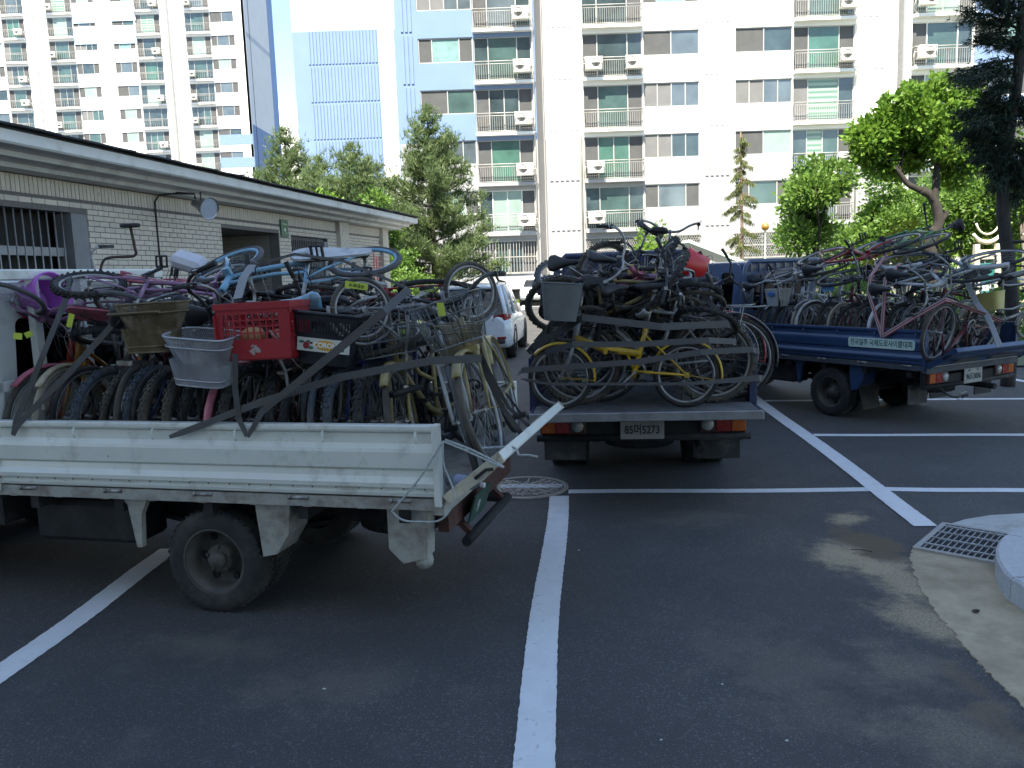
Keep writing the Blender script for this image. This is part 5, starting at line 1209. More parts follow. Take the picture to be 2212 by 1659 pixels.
for k, (xl_, c_, ty_) in enumerate(((2.52, 'black', 'B'), (2.2, 'maroon', 'D'), (1.92, 'black', 'B'), (1.62, 'grey', 'B'), (1.38, 'navy', 'B'), (1.08, 'black', 'D'), (.74, 'brown', 'B'), (.48, 'black', 'B'))):
    bicycle('%s bicycle standing %s from the white truck cab, turned toward its far side' % ({'black': 'black', 'maroon': 'maroon', 'grey': 'grey', 'navy': 'navy', 'brown': 'brown'}[c_], ('first', 'second', 'third', 'fourth', 'fifth', 'sixth', 'seventh', 'eighth')[k]), stand(WM, xl_, -.10, FZ+.004, -H+rnd.uniform(-.06, .06), rnd.uniform(-.08, .08)), 'mtb' if k % 2 else 'city', 'full', c_, ty_, bars=('flat', 'swept', 'riser')[k % 3], steer=rnd.uniform(-.3, .3), knob=bool(k % 2), barmat=dkm)
bicycle('black bicycle with broad dark saddle standing high beside the red crate', stand(WM, wx_(668), -.06, FZ+.10, -H+.05, .02), 'city', 'full', 'black', 'B', knob=False, bars='swept', sadw=1.35, barmat=dkm)
# two leaning out over the tailgate
M = stand(WM, -.02, .0, FZ+.02, H+.16, .27); wb_p = bicycle('bicycle with purple red frame tube leaning over the white truck tailgate', M, 'mtb', 'full', 'maroon', 'G', knob=False, forkc='white', bars='swept', steer=.2)
M = stand(WM, -.16, .02, FZ+.09, H+.14, .26); wb_b = bicycle('beige city bike with big wire basket at the open tailgate', M, 'city', 'full', 'beige', 'D', fender='beige', knob=False, bars='swept', basket='wire', steer=-.1)
# ------------------------------------------------------------------ white truck: bicycles thrown on top
Xw = -fwd_w  # towards the rear of the truck, i.e. right
def PT(x, y, d): r_ = ray(x, y); return CAMPOS+r_*d
lb_c = PT(640, 566, 5.45)
sky_bike = bicycle('light blue small bicycle with white chain guard lying on top of the white truck load', lay(lb_c, Vector((-1, .12, .03)), Vector((.05, .42, -1)), 'mini'), 'city', 'mini', 'sky', 'G', rim='sky', knob=False, bars='swept', guard='white', saddle='sky', steer=.25, forkc='sky')
pb = bicycle('purple children bicycle lying upturned over the left of the white truck load', lay(PT(345, 607, 5.25), Vector((.95, .5, .02)), Vector((.12, -.35, 1)), 'mini', .86), 'city', 'mini', 'purple', 'B', rim='S', bars='swept', scale=.86, guard='purple', steer=.3)
# training wheel of the purple bicycle
tw = PT(281, 487, 5.2); IM = pb.matrix_world.inverted()
b = MB().lathe([(.001, -.012), (.045, -.014), (.058, -.010), (.062, 0), (.058, .010), (.045, .014), (.001, .012)], axis='z', n=20); o = part('training_wheel', b, rubber, pb); o.matrix_local = IM @ T(*tw) @ R(.1, 'X')
b = MB().tube(crom([tw, tw+Vector((.015, 0, -.13)), tw+Vector((-.0, .02, -.19)), PT(240, 556, 5.25), PT(222, 566, 5.25), PT(214, 600, 5.25)], 4), .009, 6); o = part('training_wheel_arm', b, mat('rust_arm', (.06, .035, .025), .8), pb); o.matrix_local = IM
pk = bicycle('pink children bicycle with pink tyres under the purple one on the white truck', lay(PT(368, 612, 5.9), Vector((-.42, -.9, .1)), Vector((.1, -.15, 1)), 'mini', .72), 'city', 'mini', 'pink', 'P', rim='white', knob=False, bars='swept', scale=.72, fender='pink')
rb = bicycle('red bicycle lying across the load above the black basket on the white truck', lay(PT(818, 636, 5.3), Vector((-.97, .28, .0)), Vector((0, .3, 1)), 'full', .85), 'mtb', 'full', 'red', 'B', bars='flat', scale=.85, knob=False)
fw_ = bicycle('old bicycle with silver mudguard wheel raised at the rear of the white truck load', lay(PT(1016, 630, 4.95)-Vector((.82, .5, .1)).normalized()*.35, Vector((.82, .5, .1)), Vector((.5, -.82, .12)), 'mini', .75), 'city', 'mini', 'silver', 'D', fender='silver', knob=False, bars='swept', scale=.75)
pu = bicycle('faded mauve children bicycle lying below the cab guard of the white truck', lay(PT(150, 655, 5.1), Vector((-.95, .1, .1)), Vector((.1, .5, .8)), 'mini', .8), 'city', 'mini', 'purple', 'G', rim='white', bars='swept', scale=.8, knob=False, saddle='purple', guard='pink')
wm2 = bicycle('black bicycle lying under the light blue one on the white truck', lay(PT(560, 632, 5.5), Vector((.98, .15, .05)), Vector((0, -.2, 1)), 'full', .92), 'mtb', 'full', 'black', 'B', bars='riser', scale=.92)
for k, (a_, c_, d_, ty_, lb_) in enumerate((((2.3, -.25, 1.62), 'grey', (1, .1, .02), 'B', 'grey bicycle lying along the far side beneath the purple ones'), ((1.55, -.3, 1.66), 'maroon', (-1, .2, .0), 'D', 'maroon bicycle lying along the far side beneath the light blue one'), ((.95, -.15, 1.60), 'black', (1, -.15, .05), 'B', 'black bicycle lying along the middle beneath the red one'), ((1.9, .12, 1.58), 'navy', (.95, .3, .02), 'B', 'navy bicycle lying along the middle behind the red crate'), ((1.02, .05, 1.54), 'brown', (-.9, .4, .0), 'D', 'brown bicycle lying behind the wire baskets'))):
    R3 = WM.to_3x3(); bicycle(lb_+' on the white truck', lay(WM @ Vector(a_), R3 @ Vector(d_), R3 @ Vector((.05, .25*(-1)**k, 1)), 'full', .92), 'mtb' if k % 2 else 'city', 'full', c_, ty_, bars=('flat', 'riser')[k % 2], scale=.92, knob=bool(k % 2))
# ---- prominent baskets and the crate on the near side of the white truck
br = mat('basket_brown', (.125, .088, .045), .6, .3, var=.25, dirt=.3, dirtcol=(.2, .17, .12), dscale=20)
extra_basket(white_bikes[4], 'mesh', T(PT(328, 655, 4.62)) @ R(-.32, 'Z') @ R(.0, 'X') @ R(-.03, 'Y'), br, s=(.93, 1, 1.08))
part('liner', MB().tube([(-.19, -.15, -.045), (.19, -.15, -.045)], .008, 5), br, [c for c in white_bikes[4].children if c.name.startswith('basket')][0])
extra_basket(white_bikes[7], 'mesh', T(PT(440, 722, 4.55)) @ R(-.18, 'Z') @ R(.10, 'Y') @ R(.12, 'X'), mat('basket_silver', (.36, .37, .39), .5, .5, var=.1), s=(1.0, 1, 1.10))
bkm = mat('basket_navy', (.012, .013, .019), .45, var=.2)
bb2 = extra_basket(white_bikes[12], 'plastic', T(PT(716, 676, 4.62)) @ R(-.1, 'Z') @ R(.13, 'Y'), bkm, s=(1.04, 1, 1.14))
lab = part('label_plate', MB().bb(-.135, .15, -.1335, -.131, -.185, -.120), mat('label_white', (.5, .51, .46), .5, var=.05), bb2)
part('print', MB().sph((.02, -.1333, -.152), .06, 16, 8, (1, .03, .42)), mat('label_yellow', (.55, .28, .02), .5), bb2)
lettering('CORONA', .034, mat('label_letter', (.7, .7, .68), .5), bb2, T(.03, -.1365, -.152) @ FACE, .0006, .0012)
part('print_rose', MB().sph((-.085, -.1338, -.158), .018, 10, 6, (1, .08, 1)).sph((-.06, -.1336, -.145), .008, 8, 4, (1.3, .08, .8)), mat('label_red', (.22, .02, .03), .5), bb2)
part('print_leaf', MB().sph((-.11, -.1337, -.142), .010, 8, 4, (1.5, .08, .7)).sph((-.075, -.1337, -.138), .009, 8, 4, (1.2, .08, .7)).sph((-.06, -.1337, -.168), .011, 8, 4, (1.3, .08, .8)).sph((.115, -.1337, -.168), .008, 8, 4, (1, .08, 1)), mat('label_green', (.02, .14, .07), .5), bb2)
wire2 = extra_basket(wb_b, 'mesh', T(PT(990, 700, 4.7)) @ R(.1, 'Z') @ R(-.03, 'Y'), mat('basket_tan', (.24, .20, .13), .7, .2, var=.2), 'basket_liner', s=(.72, .8, .85))
# red crate
cm_ = mat('crate_red', (.30, .010, .016), .5, var=.08, scale=4, dirt=.1, dirtcol=(.2, .05, .05))
CM = T(PT(566, 652, 4.62)) @ R(-.02, 'Y') @ R(-.12, 'Z')
cr = thing('plastic_crate', 'red plastic crate with lattice sides strapped on a bicycle', 'crate', CM)
cw, cdp, ch_ = .212, .15, .315
b = MB()
for z0, z1, o_ in ((-.035, 0, .008), (-.06, -.035, .0), (-ch_, -.20, 0)):
    b.bb(-cw-o_, cw+o_, -cdp-o_, -cdp+.006, z0, z1); b.bb(-cw-o_, cw+o_, cdp-.006, cdp+o_, z0, z1); b.bb(-cw-o_, -cw+.006, -cdp, cdp, z0, z1); b.bb(cw-.006, cw+o_, -cdp, cdp, z0, z1)
b.bb(-cw, cw, -cdp, cdp, -ch_, -ch_+.008)
for s in (-1, 1):
    for sx in (-1, 1): b.bb(sx*cw-.02 if sx > 0 else -cw, sx*cw if sx > 0 else -cw+.04, s*cdp-.004, s*cdp+.004, -.20, -.06); b.bb(sx*cw-.004, sx*cw+.004, s*cdp-.02, s*cdp+.0, -.2, -.06)
b.bb(cw-.06, cw-.004, -cdp-.002, -cdp+.004, -.2, -.06); b.bb(-cw+.004, -cw+.03, -cdp-.002, -cdp+.004, -.2, -.06)
part('shell', b, cm_, cr)
b = MB()
for s in (-1, 1):
    n = 9
    for k in range(n+1): x = -cw+.03+(2*cw-.09)*k/n; b.bb(x-.004, x+.004, s*cdp-.003, s*cdp+.003, -.2, -.06)
    for z in (-.165, -.13, -.095): b.bb(-cw+.03, cw-.06, s*cdp-.0028, s*cdp+.0028, z-.004, z+.004)
for k in range(9): b.bb(cw-.003, cw+.003, -cdp+.02+.03*k, -cdp+.026+.03*k, -.2, -.06); b.bb(-cw-.003, -cw+.003, -cdp+.02+.03*k, -cdp+.026+.03*k, -.2, -.06)
part('lattice', b, cm_, cr)
b = MB(); r6 = random.Random(4)
for k in range(26): a = r6.uniform(0, 6.28); q = r6.uniform(0, .028); b.sph((math.cos(a)*q*1.2, -cdp-.001, -.255+math.sin(a)*q), r6.uniform(.006, .011), 6, 4, (1, .1, 1))
part('worn_emblem', b, mat('emblem_pale', (.34, .25, .24), .7, var=.2), cr)
for k, (x, y, z, r_, c, nm, lb_) in enumerate(((-.05, -.05, -.13, .07, (.45, .27, .12), 'cloth_bundle', 'tan cloth bundle inside the red crate'), (.07, .0, -.16, .08, (.46, .16, .11), 'cloth_bundle', 'salmon pink cloth bundle inside the red crate'), (-.12, .02, -.2, .07, (.42, .46, .55), 'plastic_bag', 'pale blue white plastic bag inside the red crate'))):
    b = MB().sph((0, 0, 0), r_, 14, 9, (1.15, .9, .75)); r7 = random.Random(k); b.v = [(v[0]*(1+r7.uniform(-.12, .12)), v[1]*(1+r7.uniform(-.12, .12)), v[2]*(1+r7.uniform(-.15, .15))) for v in b.v]
    tag(part(nm, b, mat('crate_item%d' % k, c, .8, var=.2, scale=20), None, CM @ T(x, y, z-.06)), lb_, 'bundle' if k < 2 else 'bag')
# pink toy bin and white case near the cab
M = T(PT(95, 640, 5.35)) @ R(-.35, 'Z') @ R(-.25, 'Y')
tb = thing('plastic_tub', 'bright pink and magenta plastic tub beside the white cab guard', 'tub', M)
part('shell', MB().lathe([(.001, -.1), (.11, -.1), (.135, .02), (.14, .10), (.13, .10), (.12, 0), (.10, -.09)], axis='x', n=20), mat('tub_pink', (.45, .12, .50), .4, var=.05), tb)
part('lid', MB().lathe([(.001, -.145), (.12, -.14), (.145, -.11), (.14, -.10)], axis='x', n=20), mat('tub_magenta', (.35, .02, .08), .4, var=.05), tb)
tag(part('plastic_case', MB().box((0, 0, 0), (.22, .16, .10), None, .03), mat('case_white', (.52, .52, .56), .5, var=.06, dirt=.3, dirtcol=(.35, .26, .14), dscale=9), None, T(PT(408, 566, 5.6)) @ R(.35, 'Y') @ R(.5, 'X')), 'stained white plastic case propped beside the light blue wheel', 'case')
# ------------------------------------------------------------------ navy truck: bicycles across the rear
def midM(pxx, xl, yaw=H, lean=0.0, z=FZ+.012, pitch=0.0):
    n = Vector((.11, .994, 0)); q = atP(pxx, 850, MMt @ Vector((xl, 0, 1.0)), n); y = (MMt.inverted() @ q).y
    return stand(MMt, xl, y, z, yaw, lean, pitch)
yb = bicycle('yellow folding bicycle strapped across the tail of the navy truck', midM(1346, -.23, H, .06), 'fold', 'mini', 'yellow', 'B', fender='yellow', knob=False, bars='flat', forkc='silver', rack=False, steer=.03)
part('worn_fender_tip', MB().box((0, 0, 0), (.001, .001, .001)), chrome, yb) if False else None
lettering('LINKS', .035, mat('frame_print', (.03, .03, .03), .6), yb, T(.08, .0275, .425) @ R(-.2, 'Y') @ R(PI, 'Z') @ FACE @ R(0, 'Z'), .001, .001)
sm_ = bicycle('silver grey mountain bike standing just behind the yellow folding bicycle', midM(1395, -.03, H, .09), 'mtb', 'full', 'silver', 'D', bars='riser', susp=True, steer=.1)
bicycle('black roadster with large mudguard and chrome carrier behind the yellow bicycle', midM(1440, .12, H, .06), 'city', 'full', 'black', 'B', fender='black', rack=True, knob=False, bars='swept')
bicycle('dark city bike with white saddle tube wedged third from the navy tailgate', midM(1400, .30, -H, .05), 'city', 'full', 'grey', 'G', fender='silver', rack=True, knob=False, bars='swept')
bicycle('red framed bicycle with red rear mudguard on the navy truck', midM(1425, .46, H, .02), 'city', 'full', 'red', 'B', fender='red', rack=True, knob=False, bars='swept')
for k, (xl, c_) in enumerate(((.68, 'black'), (.9, 'navy'), (1.15, 'maroon'), (1.4, 'black'), (1.65, 'grey'), (1.95, 'black'), (2.25, 'blue'), (2.55, 'black'))):
    bicycle('%s bicycle standing %s from the navy tailgate, buried under the heap' % ({'black': 'black', 'navy': 'navy', 'maroon': 'maroon', 'grey': 'grey', 'blue': 'blue'}[c_], ('sixth', 'seventh', 'eighth', 'ninth', 'tenth', 'eleventh', 'twelfth', 'thirteenth')[k]), stand(MMt, xl, rnd.uniform(-.05, .05), FZ+.01, H if k % 2 else -H, rnd.uniform(-.1, .1)), 'mtb', 'full', c_, 'B' if k % 3 else 'D', bars=('flat', 'riser', 'swept')[k % 3], steer=rnd.uniform(-.3, .3), group='bicycles buried in the navy truck', detail=False)
# the heap on top
def heap(px_, py_, d, fwd, left, label, geo='full', scale=1.0, **kw): return bicycle(label, lay(PT(px_, py_, d), Vector(fwd), Vector(left), geo, scale), geo=geo, scale=scale, **kw)
heap(1367, 656, 6.9, (.95, -.2, .08), (.1, .45, 1), 'black mountain bike lying flat low in the navy truck heap', scale=.88, col='black', tyre='B', style='mtb', bars='riser')
heap(1354, 648, 7.3, (-.9, .3, .05), (.1, -.2, 1), 'dull grey bicycle lying flat on the left of the navy truck heap', scale=.88, col='grey', tyre='D', style='mtb', bars='flat')
heap(1387, 653, 7.6, (.8, .5, .0), (-.1, .3, 1), 'dark blue bicycle lying flat on the right of the navy truck heap', scale=.88, col='navy', tyre='B', style='mtb', bars='riser')
_f = Vector((-.12, -.97, -.15)).normalized(); bicycle('dark mountain bike tipped diagonally with white front mudguard on the navy truck', lay(PT(1432, 612, 6.55)-_f*.49, _f, Vector((-.78, .05, .62)), 'full', .95), 'mtb', 'full', 'black', 'B', bars='flat', fender='white', susp=True, scale=.95)
heap(1317, 618, 7.2, (.92, .25, -.12), (.1, -.75, .75), 'black bicycle with cream rims crowning the left of the navy truck heap', scale=.82, col='blue', tyre='G', style='mtb', bars='riser', rim='S')
heap(1372, 622, 7.5, (.62, .45, -.30), (-.5, .75, .45), 'knobby tyred black bicycle standing up at the summit of the navy truck heap', scale=.85, col='black', tyre='D', style='mtb', bars='flat')
heap(1322, 626, 7.0, (.85, -.4, .02), (.2, .35, .9), 'magenta and mauve children bicycle buried in the navy truck heap', geo='mini', scale=.9, col='pink', tyre='B', style='city', bars='swept', fender='purple', knob=False)
heap(1424, 648, 7.4, (.32, .94, .0), (-.94, .3, .10), 'black bicycle with raised curved handlebar on the navy truck heap', col='black', tyre='B', style='city', bars='swept', knob=False, rack=True)
heap(1272, 648, 7.3, (.0, .85, .4), (.9, .1, -.2), 'dark bicycle with upright grip and carrier at the heap left edge', geo='mini', col='maroon', tyre='B', style='city', bars='flat', knob=False, rack=True)
heap(1411, 676, 7.8, (.3, .9, -.1), (-.3, .2, 1), 'grey mountain bike sliding off the right side of the navy truck heap', scale=.85, col='grey', tyre='B', style='mtb', bars='riser')
heap(1302, 612, 8.0, (.9, .3, .05), (-.1, -.45, .9), 'teal grey tyred bicycle on the far top of the navy truck heap', scale=.85, col='silver', tyre='G', style='mtb', bars='flat')
heap(1377, 672, 7.0, (-.9, .2, -.05), (.0, .5, .9), 'rusty brown bicycle squeezed under the diagonal one on the navy truck', scale=.88, col='brown', tyre='D', style='city', bars='swept', knob=False)
heap(1317, 680, 6.8, (.85, .1, -.2), (.1, .8, .5), 'olive framed bicycle at the lower left of the navy truck heap', scale=.85, col='beige', tyre='D', style='mtb', bars='flat')
for k, (a_, b_2, d_, f_, l_, c_, lb_) in enumerate(((1350, 690, 6.75, (.9, .2, .05), (.1, .6, .8), 'black', 'black bicycle jammed above the silver mountain bike in the heap'), (1420, 688, 6.8, (-.85, .4, .1), (.1, .5, .85), 'grey', 'grey bicycle jammed beneath the diagonal wheel in the heap'), (1300, 668, 7.1, (.7, .6, -.15), (-.3, .4, .8), 'maroon', 'maroon bicycle lying behind the bucket in the heap'), (1385, 648, 7.15, (-.8, -.5, .05), (.1, .3, .95), 'black', 'black bicycle lying across the waist of the heap'), (1450, 655, 7.2, (.5, .8, .0), (-.3, .3, .9), 'navy', 'navy bicycle lying lengthwise behind the red tub'), (1330, 628, 7.5, (.9, -.3, .1), (.0, .4, .9), 'black', 'black bicycle lying high on the far left of the heap'), (1400, 626, 7.7, (-.9, .25, .0), (.0, -.3, .95), 'grey', 'grey bicycle lying high on the far side of the heap'))):
    heap(a_, b_2, d_, f_, l_, lb_+' on the navy truck', scale=.8, col=c_, tyre='B' if k % 2 else 'D', style='mtb' if k % 3 else 'city', bars=('flat', 'riser', 'swept')[k % 3], knob=bool(k % 2), barmat=dkm)
bk_ = yb
o = thing('mesh_bucket', 'grey tapering bucket hung on the left of the navy truck load', 'bucket', T(PT(1214, 612, 6.35)) @ R(.08, 'Y'))
link('basket_body', cached(('basket', 'bucket'), lambda: m_basket('bucket')), mat('bucket_grey', (.12, .13, .13), .6, var=.12, scale=10, dirt=.2), o, Matrix.Diagonal((.85, .9, 1.15, 1)))
part('inner_bag', MB().sph((0, 0, -.02), .12, 12, 6, (1, .9, .12)), mat('bucket_inner', (.02, .02, .025), .8), o)
o = thing('plastic_tub', 'red plastic tub with blue and yellow rim on the navy truck heap', 'tub', T(PT(1482, 574, 7.35)) @ R(-.3, 'Z') @ R(.35, 'Y') @ Matrix.Scale(.82, 4))
part('shell', MB().lathe([(.001, .22), (.15, .22), (.20, .0), (.21, -.02), (.195, -.02), (.14, .2)], axis='x', n=24), mat('tub_red', (.55, .018, .02), .35, var=.06), o)
part('blue_ring', MB().lathe([(.15, -.05), (.165, -.05), (.165, -.02), (.15, -.02), (.15, -.05)], axis='x', n=24), mat('tub_blue', (.02, .17, .45), .4), o); part('yellow_ring', MB().lathe([(.165, -.022), (.185, -.022), (.185, -.0), (.165, 0)], axis='x', n=24), mat('tub_yellow', (.5, .36, .08), .4), o)
o = thing('child_seat', 'yellow and black padded child saddle on the navy truck heap', 'seat', T(PT(1375, 592, 6.85)) @ R(.15, 'Y') @ R(-.2, 'Z'))
part('pad', MB().loft([[(x, r_*.75*math.cos(a), r_*math.sin(a)) for a in [2*PI*k/12 for k in range(12)]] for x, r_ in ((-.12, .06), (-.11, .075), (0, .075), (.12, .065), (.16, .05))]), mat('seat_yellow', (.40, .31, .06), .7, var=.1), o)
part('band', MB().loft([[(x, r_*.78*math.cos(a), r_*1.03*math.sin(a)) for a in [2*PI*k/12 for k in range(12)]] for x, r_ in ((-.13, .062), (-.08, .078), (-.075, .075))]).loft([[(x, r_*.78*math.cos(a), r_*1.03*math.sin(a)) for a in [2*PI*k/12 for k in range(12)]] for x, r_ in ((-.03, .074), (-.028, .077), (0.005, .077), (.007, .074))]), mat('seat_black', (.015, .015, .016), .7), o)
# ------------------------------------------------------------------ blue truck
cols_b = [('mtb', 'silver', 'B', {}), ('city', 'silver', 'D', dict(fender='white', knob=False, bars='swept')), ('mtb', 'white', 'B', {}), ('city', 'white', 'C', dict(fender='silver', knob=False, bars='swept')), ('mtb', 'black', 'B', dict(fender='white', knob=False)), ('mtb', 'grey', 'B', dict(susp=True)), ('city', 'maroon', 'C', dict(knob=False, bars='swept')), ('mtb', 'black', 'B', {}), ('mtb', 'navy', 'B', dict(knob=True)), ('city', 'white', 'B', dict(fender='white', knob=False, bars='swept', rack=True)), ('mtb', 'grey', 'B', dict(bars='riser')), ('mtb', 'black', 'G', dict(knob=False)), ('mtb', 'maroon', 'D', dict(knob=False))]
lab_b = ['silver mountain bike nearest the blue cab', 'silver city bike with white mudguard beside the pale basket on the blue truck', 'white mountain bike with pale basket on the blue truck', 'white city bike with cream tyre showing its round front wheel on the blue truck', 'black bicycle with short white mudguard on the blue truck', 'grey bicycle with suspension fork in the blue truck row', 'maroon city bike with cream tyres in the blue truck row', 'black mountain bike behind the red striped strap on the blue truck', 'navy mountain bike right of the red striped strap on the blue truck', 'white bicycle with long white mudguard and red reflector on the blue truck', 'grey mountain bike beside the white mudguard on the blue truck', 'thin tyred black bicycle next to the last on the blue truck', 'maroon bicycle with a big thin wheel last in the blue truck row']
blue_bikes = []
for i, (st_, c_, ty, kw) in enumerate(cols_b):
    x = 2.62-.2*i; fl_ = i in (4, 9)
    blue_bikes.append(bicycle(lab_b[i], stand(BLM, x, -.02, FZ+.005, (-H if fl_ else H)+rnd.uniform(-.08, .08), rnd.uniform(-.08, .08)), st_, 'full', c_, ty, steer=rnd.uniform(-.35, .35), **kw))
extra_basket(blue_bikes[2], 'bucket', BLM @ T(2.30, .72, 1.60) @ R(PI-.1, 'Z'), mat('basket_pale', (.36, .37, .36), .6, var=.08), s=(.9, .8, .9))
part('label_patch', MB().sph((0, 0, 0), .075, 16, 8, (1, .05, .45)), mat('patch_blue', (.04, .13, .32), .5), blue_bikes[2]).matrix_local = blue_bikes[2].matrix_world.inverted() @ BLM @ T(2.30, .842, 1.54) @ R(PI-.1, 'Z')
tag(part('name_tag', MB().bb(-.09, .09, -.004, .004, -.05, .05, .003), mat('tag_blue', (.10, .25, .42), .5), None, BLM @ T(1.45, .74, 1.62) @ R(.1, 'Y')), 'small blue plastic tag hanging in the blue truck load', 'tag')
def bl_lay(x, y, z, fwd, left, label, geo='full', scale=1.0, **kw):
    R3 = BLM.to_3x3(); return bicycle(label, lay(BLM @ Vector((x, y, z)), R3 @ Vector(fwd), R3 @ Vector(left), geo, scale), geo=geo, scale=scale, **kw)
def BP(x, y, yl): return BLM.inverted() @ atP(x, y, BLM @ Vector((0, yl, 0)), bl)
q_ = BP(1894, 598, .50); bl_lay(*q_, (1, 0, .0), (.0, .30, 1), 'black bicycle lying flat lowest over the side of the blue truck', col='black', tyre='B', style='mtb', knob=False, bars='flat')
q_ = BP(1722, 588, .40); bl_lay(*q_, (-1, .15, .05), (.0, .28, 1), 'silver bicycle lying flat against the blue cab guard', col='silver', tyre='B', style='mtb', knob=False, bars='flat')
q_ = BP(2022, 592, .45); bl_lay(*q_, (-1, .05, .0), (.0, .26, 1), 'white bicycle lying flat over the rear of the blue truck', col='white', tyre='B', style='mtb', knob=False, bars='swept')
q_ = BP(1850, 540, .30); bl_lay(*q_, (-1, -.12, .12), (.05, .36, 1), 'red framed road bicycle lying flat on top of the blue truck load', col='red', tyre='B', style='mtb', knob=False, bars='flat', forkc='red')
q_ = BP(2050, 560, .25); bl_lay(*q_, (-1, -.1, -.02), (.0, .28, 1), 'bicycle with white mudguard lying flat over the tailgate of the blue truck', col='grey', tyre='B', style='city', knob=False, bars='swept', fender='white')
q_ = BP(1940, 528, .0); bl_lay(*q_, (.9, -.4, .02), (.1, .36, 1), 'green and black bicycle topmost on the blue truck load', col='green', tyre='B', style='mtb', knob=False, bars='flat')
bl_lay(.05, -.2, 1.62, (-.6, -.8, .1), (.2, -.2, 1), 'white bicycle frame jutting over the tailgate of the blue truck', col='white', tyre='B', style='city', knob=False, bars='swept')
bl_lay(-.12, -.35, 1.18, (-.35, -.94, -.12), (.85, -.35, .3), 'small white children bicycle perched on the blue truck tailgate', geo='mini', scale=.8, col='white', tyre='C', style='city', knob=False, bars='swept', fender='white')
bl_lay(-.02, .25, 1.12, (-.1, 1, .0), (.95, .1, .2), 'dark bicycle with large bare wheel leaning at the blue tailgate', col='maroon', tyre='D', style='mtb', knob=False, bars='swept')
o = thing('plastic_tub', 'dusty yellow plastic basket strapped above the blue tailgate', 'tub', BLM @ T(-.10, -.1, 1.52) @ R(H+.3, 'Z') @ R(.2, 'X'))
link('shell', cached(('basket', 'bucket'), lambda: m_basket('bucket')), mat('tub_dusty_yellow', (.42, .36, .12), .6, var=.1, dirt=.25, dirtcol=(.2, .17, .1)), o, Matrix.Diagonal((1.0, .9, .8, 1)))
# ================================================================== STRAPS, ROPES, TAGS
def strap_mat(key, c0, c1, sc=90):
    m = bpy.data.materials.new(key); m.use_nodes = True; N, L = m.node_tree.nodes, m.node_tree.links; b = N['Principled BSDF']; b.inputs['Roughness'].default_value = .75
    uv = N.new('ShaderNodeUVMap'); uv.uv_map = 'across'; s = N.new('ShaderNodeSeparateXYZ'); L.new(uv.outputs[0], s.inputs[0])
    w = N.new('ShaderNodeMath'); w.operation = 'MULTIPLY'; w.inputs[1].default_value = sc; L.new(s.outputs['Y'], w.inputs[0]); sn = N.new('ShaderNodeMath'); sn.operation = 'SINE'; L.new(w.outputs[0], sn.inputs[0])
    r = N.new('ShaderNodeMapRange'); r.inputs[1].default_value = -.2; r.inputs[2].default_value = .8; L.new(sn.outputs[0], r.inputs[0])
    x = N.new('ShaderNodeMix'); x.data_type = 'RGBA'; L.new(r.outputs[0], x.inputs[0]); x.inputs[6].default_value = (*c0, 1); x.inputs[7].default_value = (*c1, 1); L.new(x.outputs[2], b.inputs['Base Color']); return m
strapB = strap_mat('strap_black', (.032, .032, .033), (.115, .114, .112), 44); strapR = strap_mat('strap_red', (.30, .05, .06), (.42, .38, .36), 12); strapW = strap_mat('strap_white', (.40, .42, .44), (.50, .52, .54), 30); strapG = strap_mat('strap_grey', (.15, .15, .15), (.30, .31, .31), 38)
def strap(pts, w, m, label, nrm=(0, -1, .15), group=None, smooth=3, th=.003, sag=0.0):
    P = [Vector(p) for p in pts]; Q = []
    for i in range(len(P)-1):
        for k in range(smooth): Q.append(P[i].lerp(P[i+1], k/smooth))
    Q.append(P[-1])
    if isinstance(w, (list, tuple)):
        W2 = []
        for i in range(len(P)-1):
            for k in range(smooth): W2.append(w[i]+(w[i+1]-w[i])*k/smooth)
        W2.append(w[-1]); w = W2
    c = Q[0].copy(); b = MB().ribbon([q-c for q in Q], w, th, nrm); me = b.mesh('strap')
    uvl = me.uv_layers.new(name='across'); n = len(Q)
    for p in me.polygons:
        for li in p.loop_indices:
            vi = me.loops[li].vertex_index; uvl.data[li].uv = ((vi//4)/n, 0.0 if vi % 4 in (0, 3) else 1.0)
    o = link('strap', me, m, None, T(*c)); return tag(o, label, 'strap', group)
def NP(x, y, yl): return atP(x, y, WM @ Vector((0, yl, 0)), NW)
gl_ = 'white truck load'
strap([NP(27, 940, .885), NP(34, 912, .875), NP(92, 770, .84), NP(143, 645, .70), NP(150, 600, .5)], [.02, .034, .034, .034, .034], strapB, 'black strap rising from the side hook toward the purple children bicycle')
strap([NP(29, 941, .888), NP(40, 915, .88), NP(150, 805, .86), NP(254, 690, .84), NP(285, 655, .6)], [.02, .034, .036, .036, .036], strapB, 'black strap running from the side hook up beneath the brown basket')
strap([NP(366, 944, .89), NP(392, 935, .885), NP(549, 874, .88), NP(735, 815, .87), NP(935, 779, .86), NP(1040, 774, .84)], [.02, .034, .040, .040, .040, .040], strapB, 'long black strap running low across the bicycle wheels to the wire basket')
strap([NP(535, 944, .888), NP(566, 889, .88), NP(700, 780, .97), NP(831, 672, .97), NP(884, 624, .72)], [.02, .036, .042, .042, .042], strapB, 'broad black strap rising diagonally across the black basket')
strap([NP(533, 943, .889), NP(516, 905, .885), NP(508, 840, .90), NP(508, 765, .93)], [.02, .032, .032, .03], strapB, 'short black strap hanging straight down below the red crate')
strap([NP(513, 645, .80), NP(526, 600, .62), NP(545, 572, .45)], .05, strapG, 'grey webbing strap by the blue wheel above the red crate')
strap([NP(545, 574, .45), NP(636, 549, .40), NP(740, 563, .45), NP(880, 622, .62)], .016, strapB, 'thin dark strap stretched over the light blue bicycle')
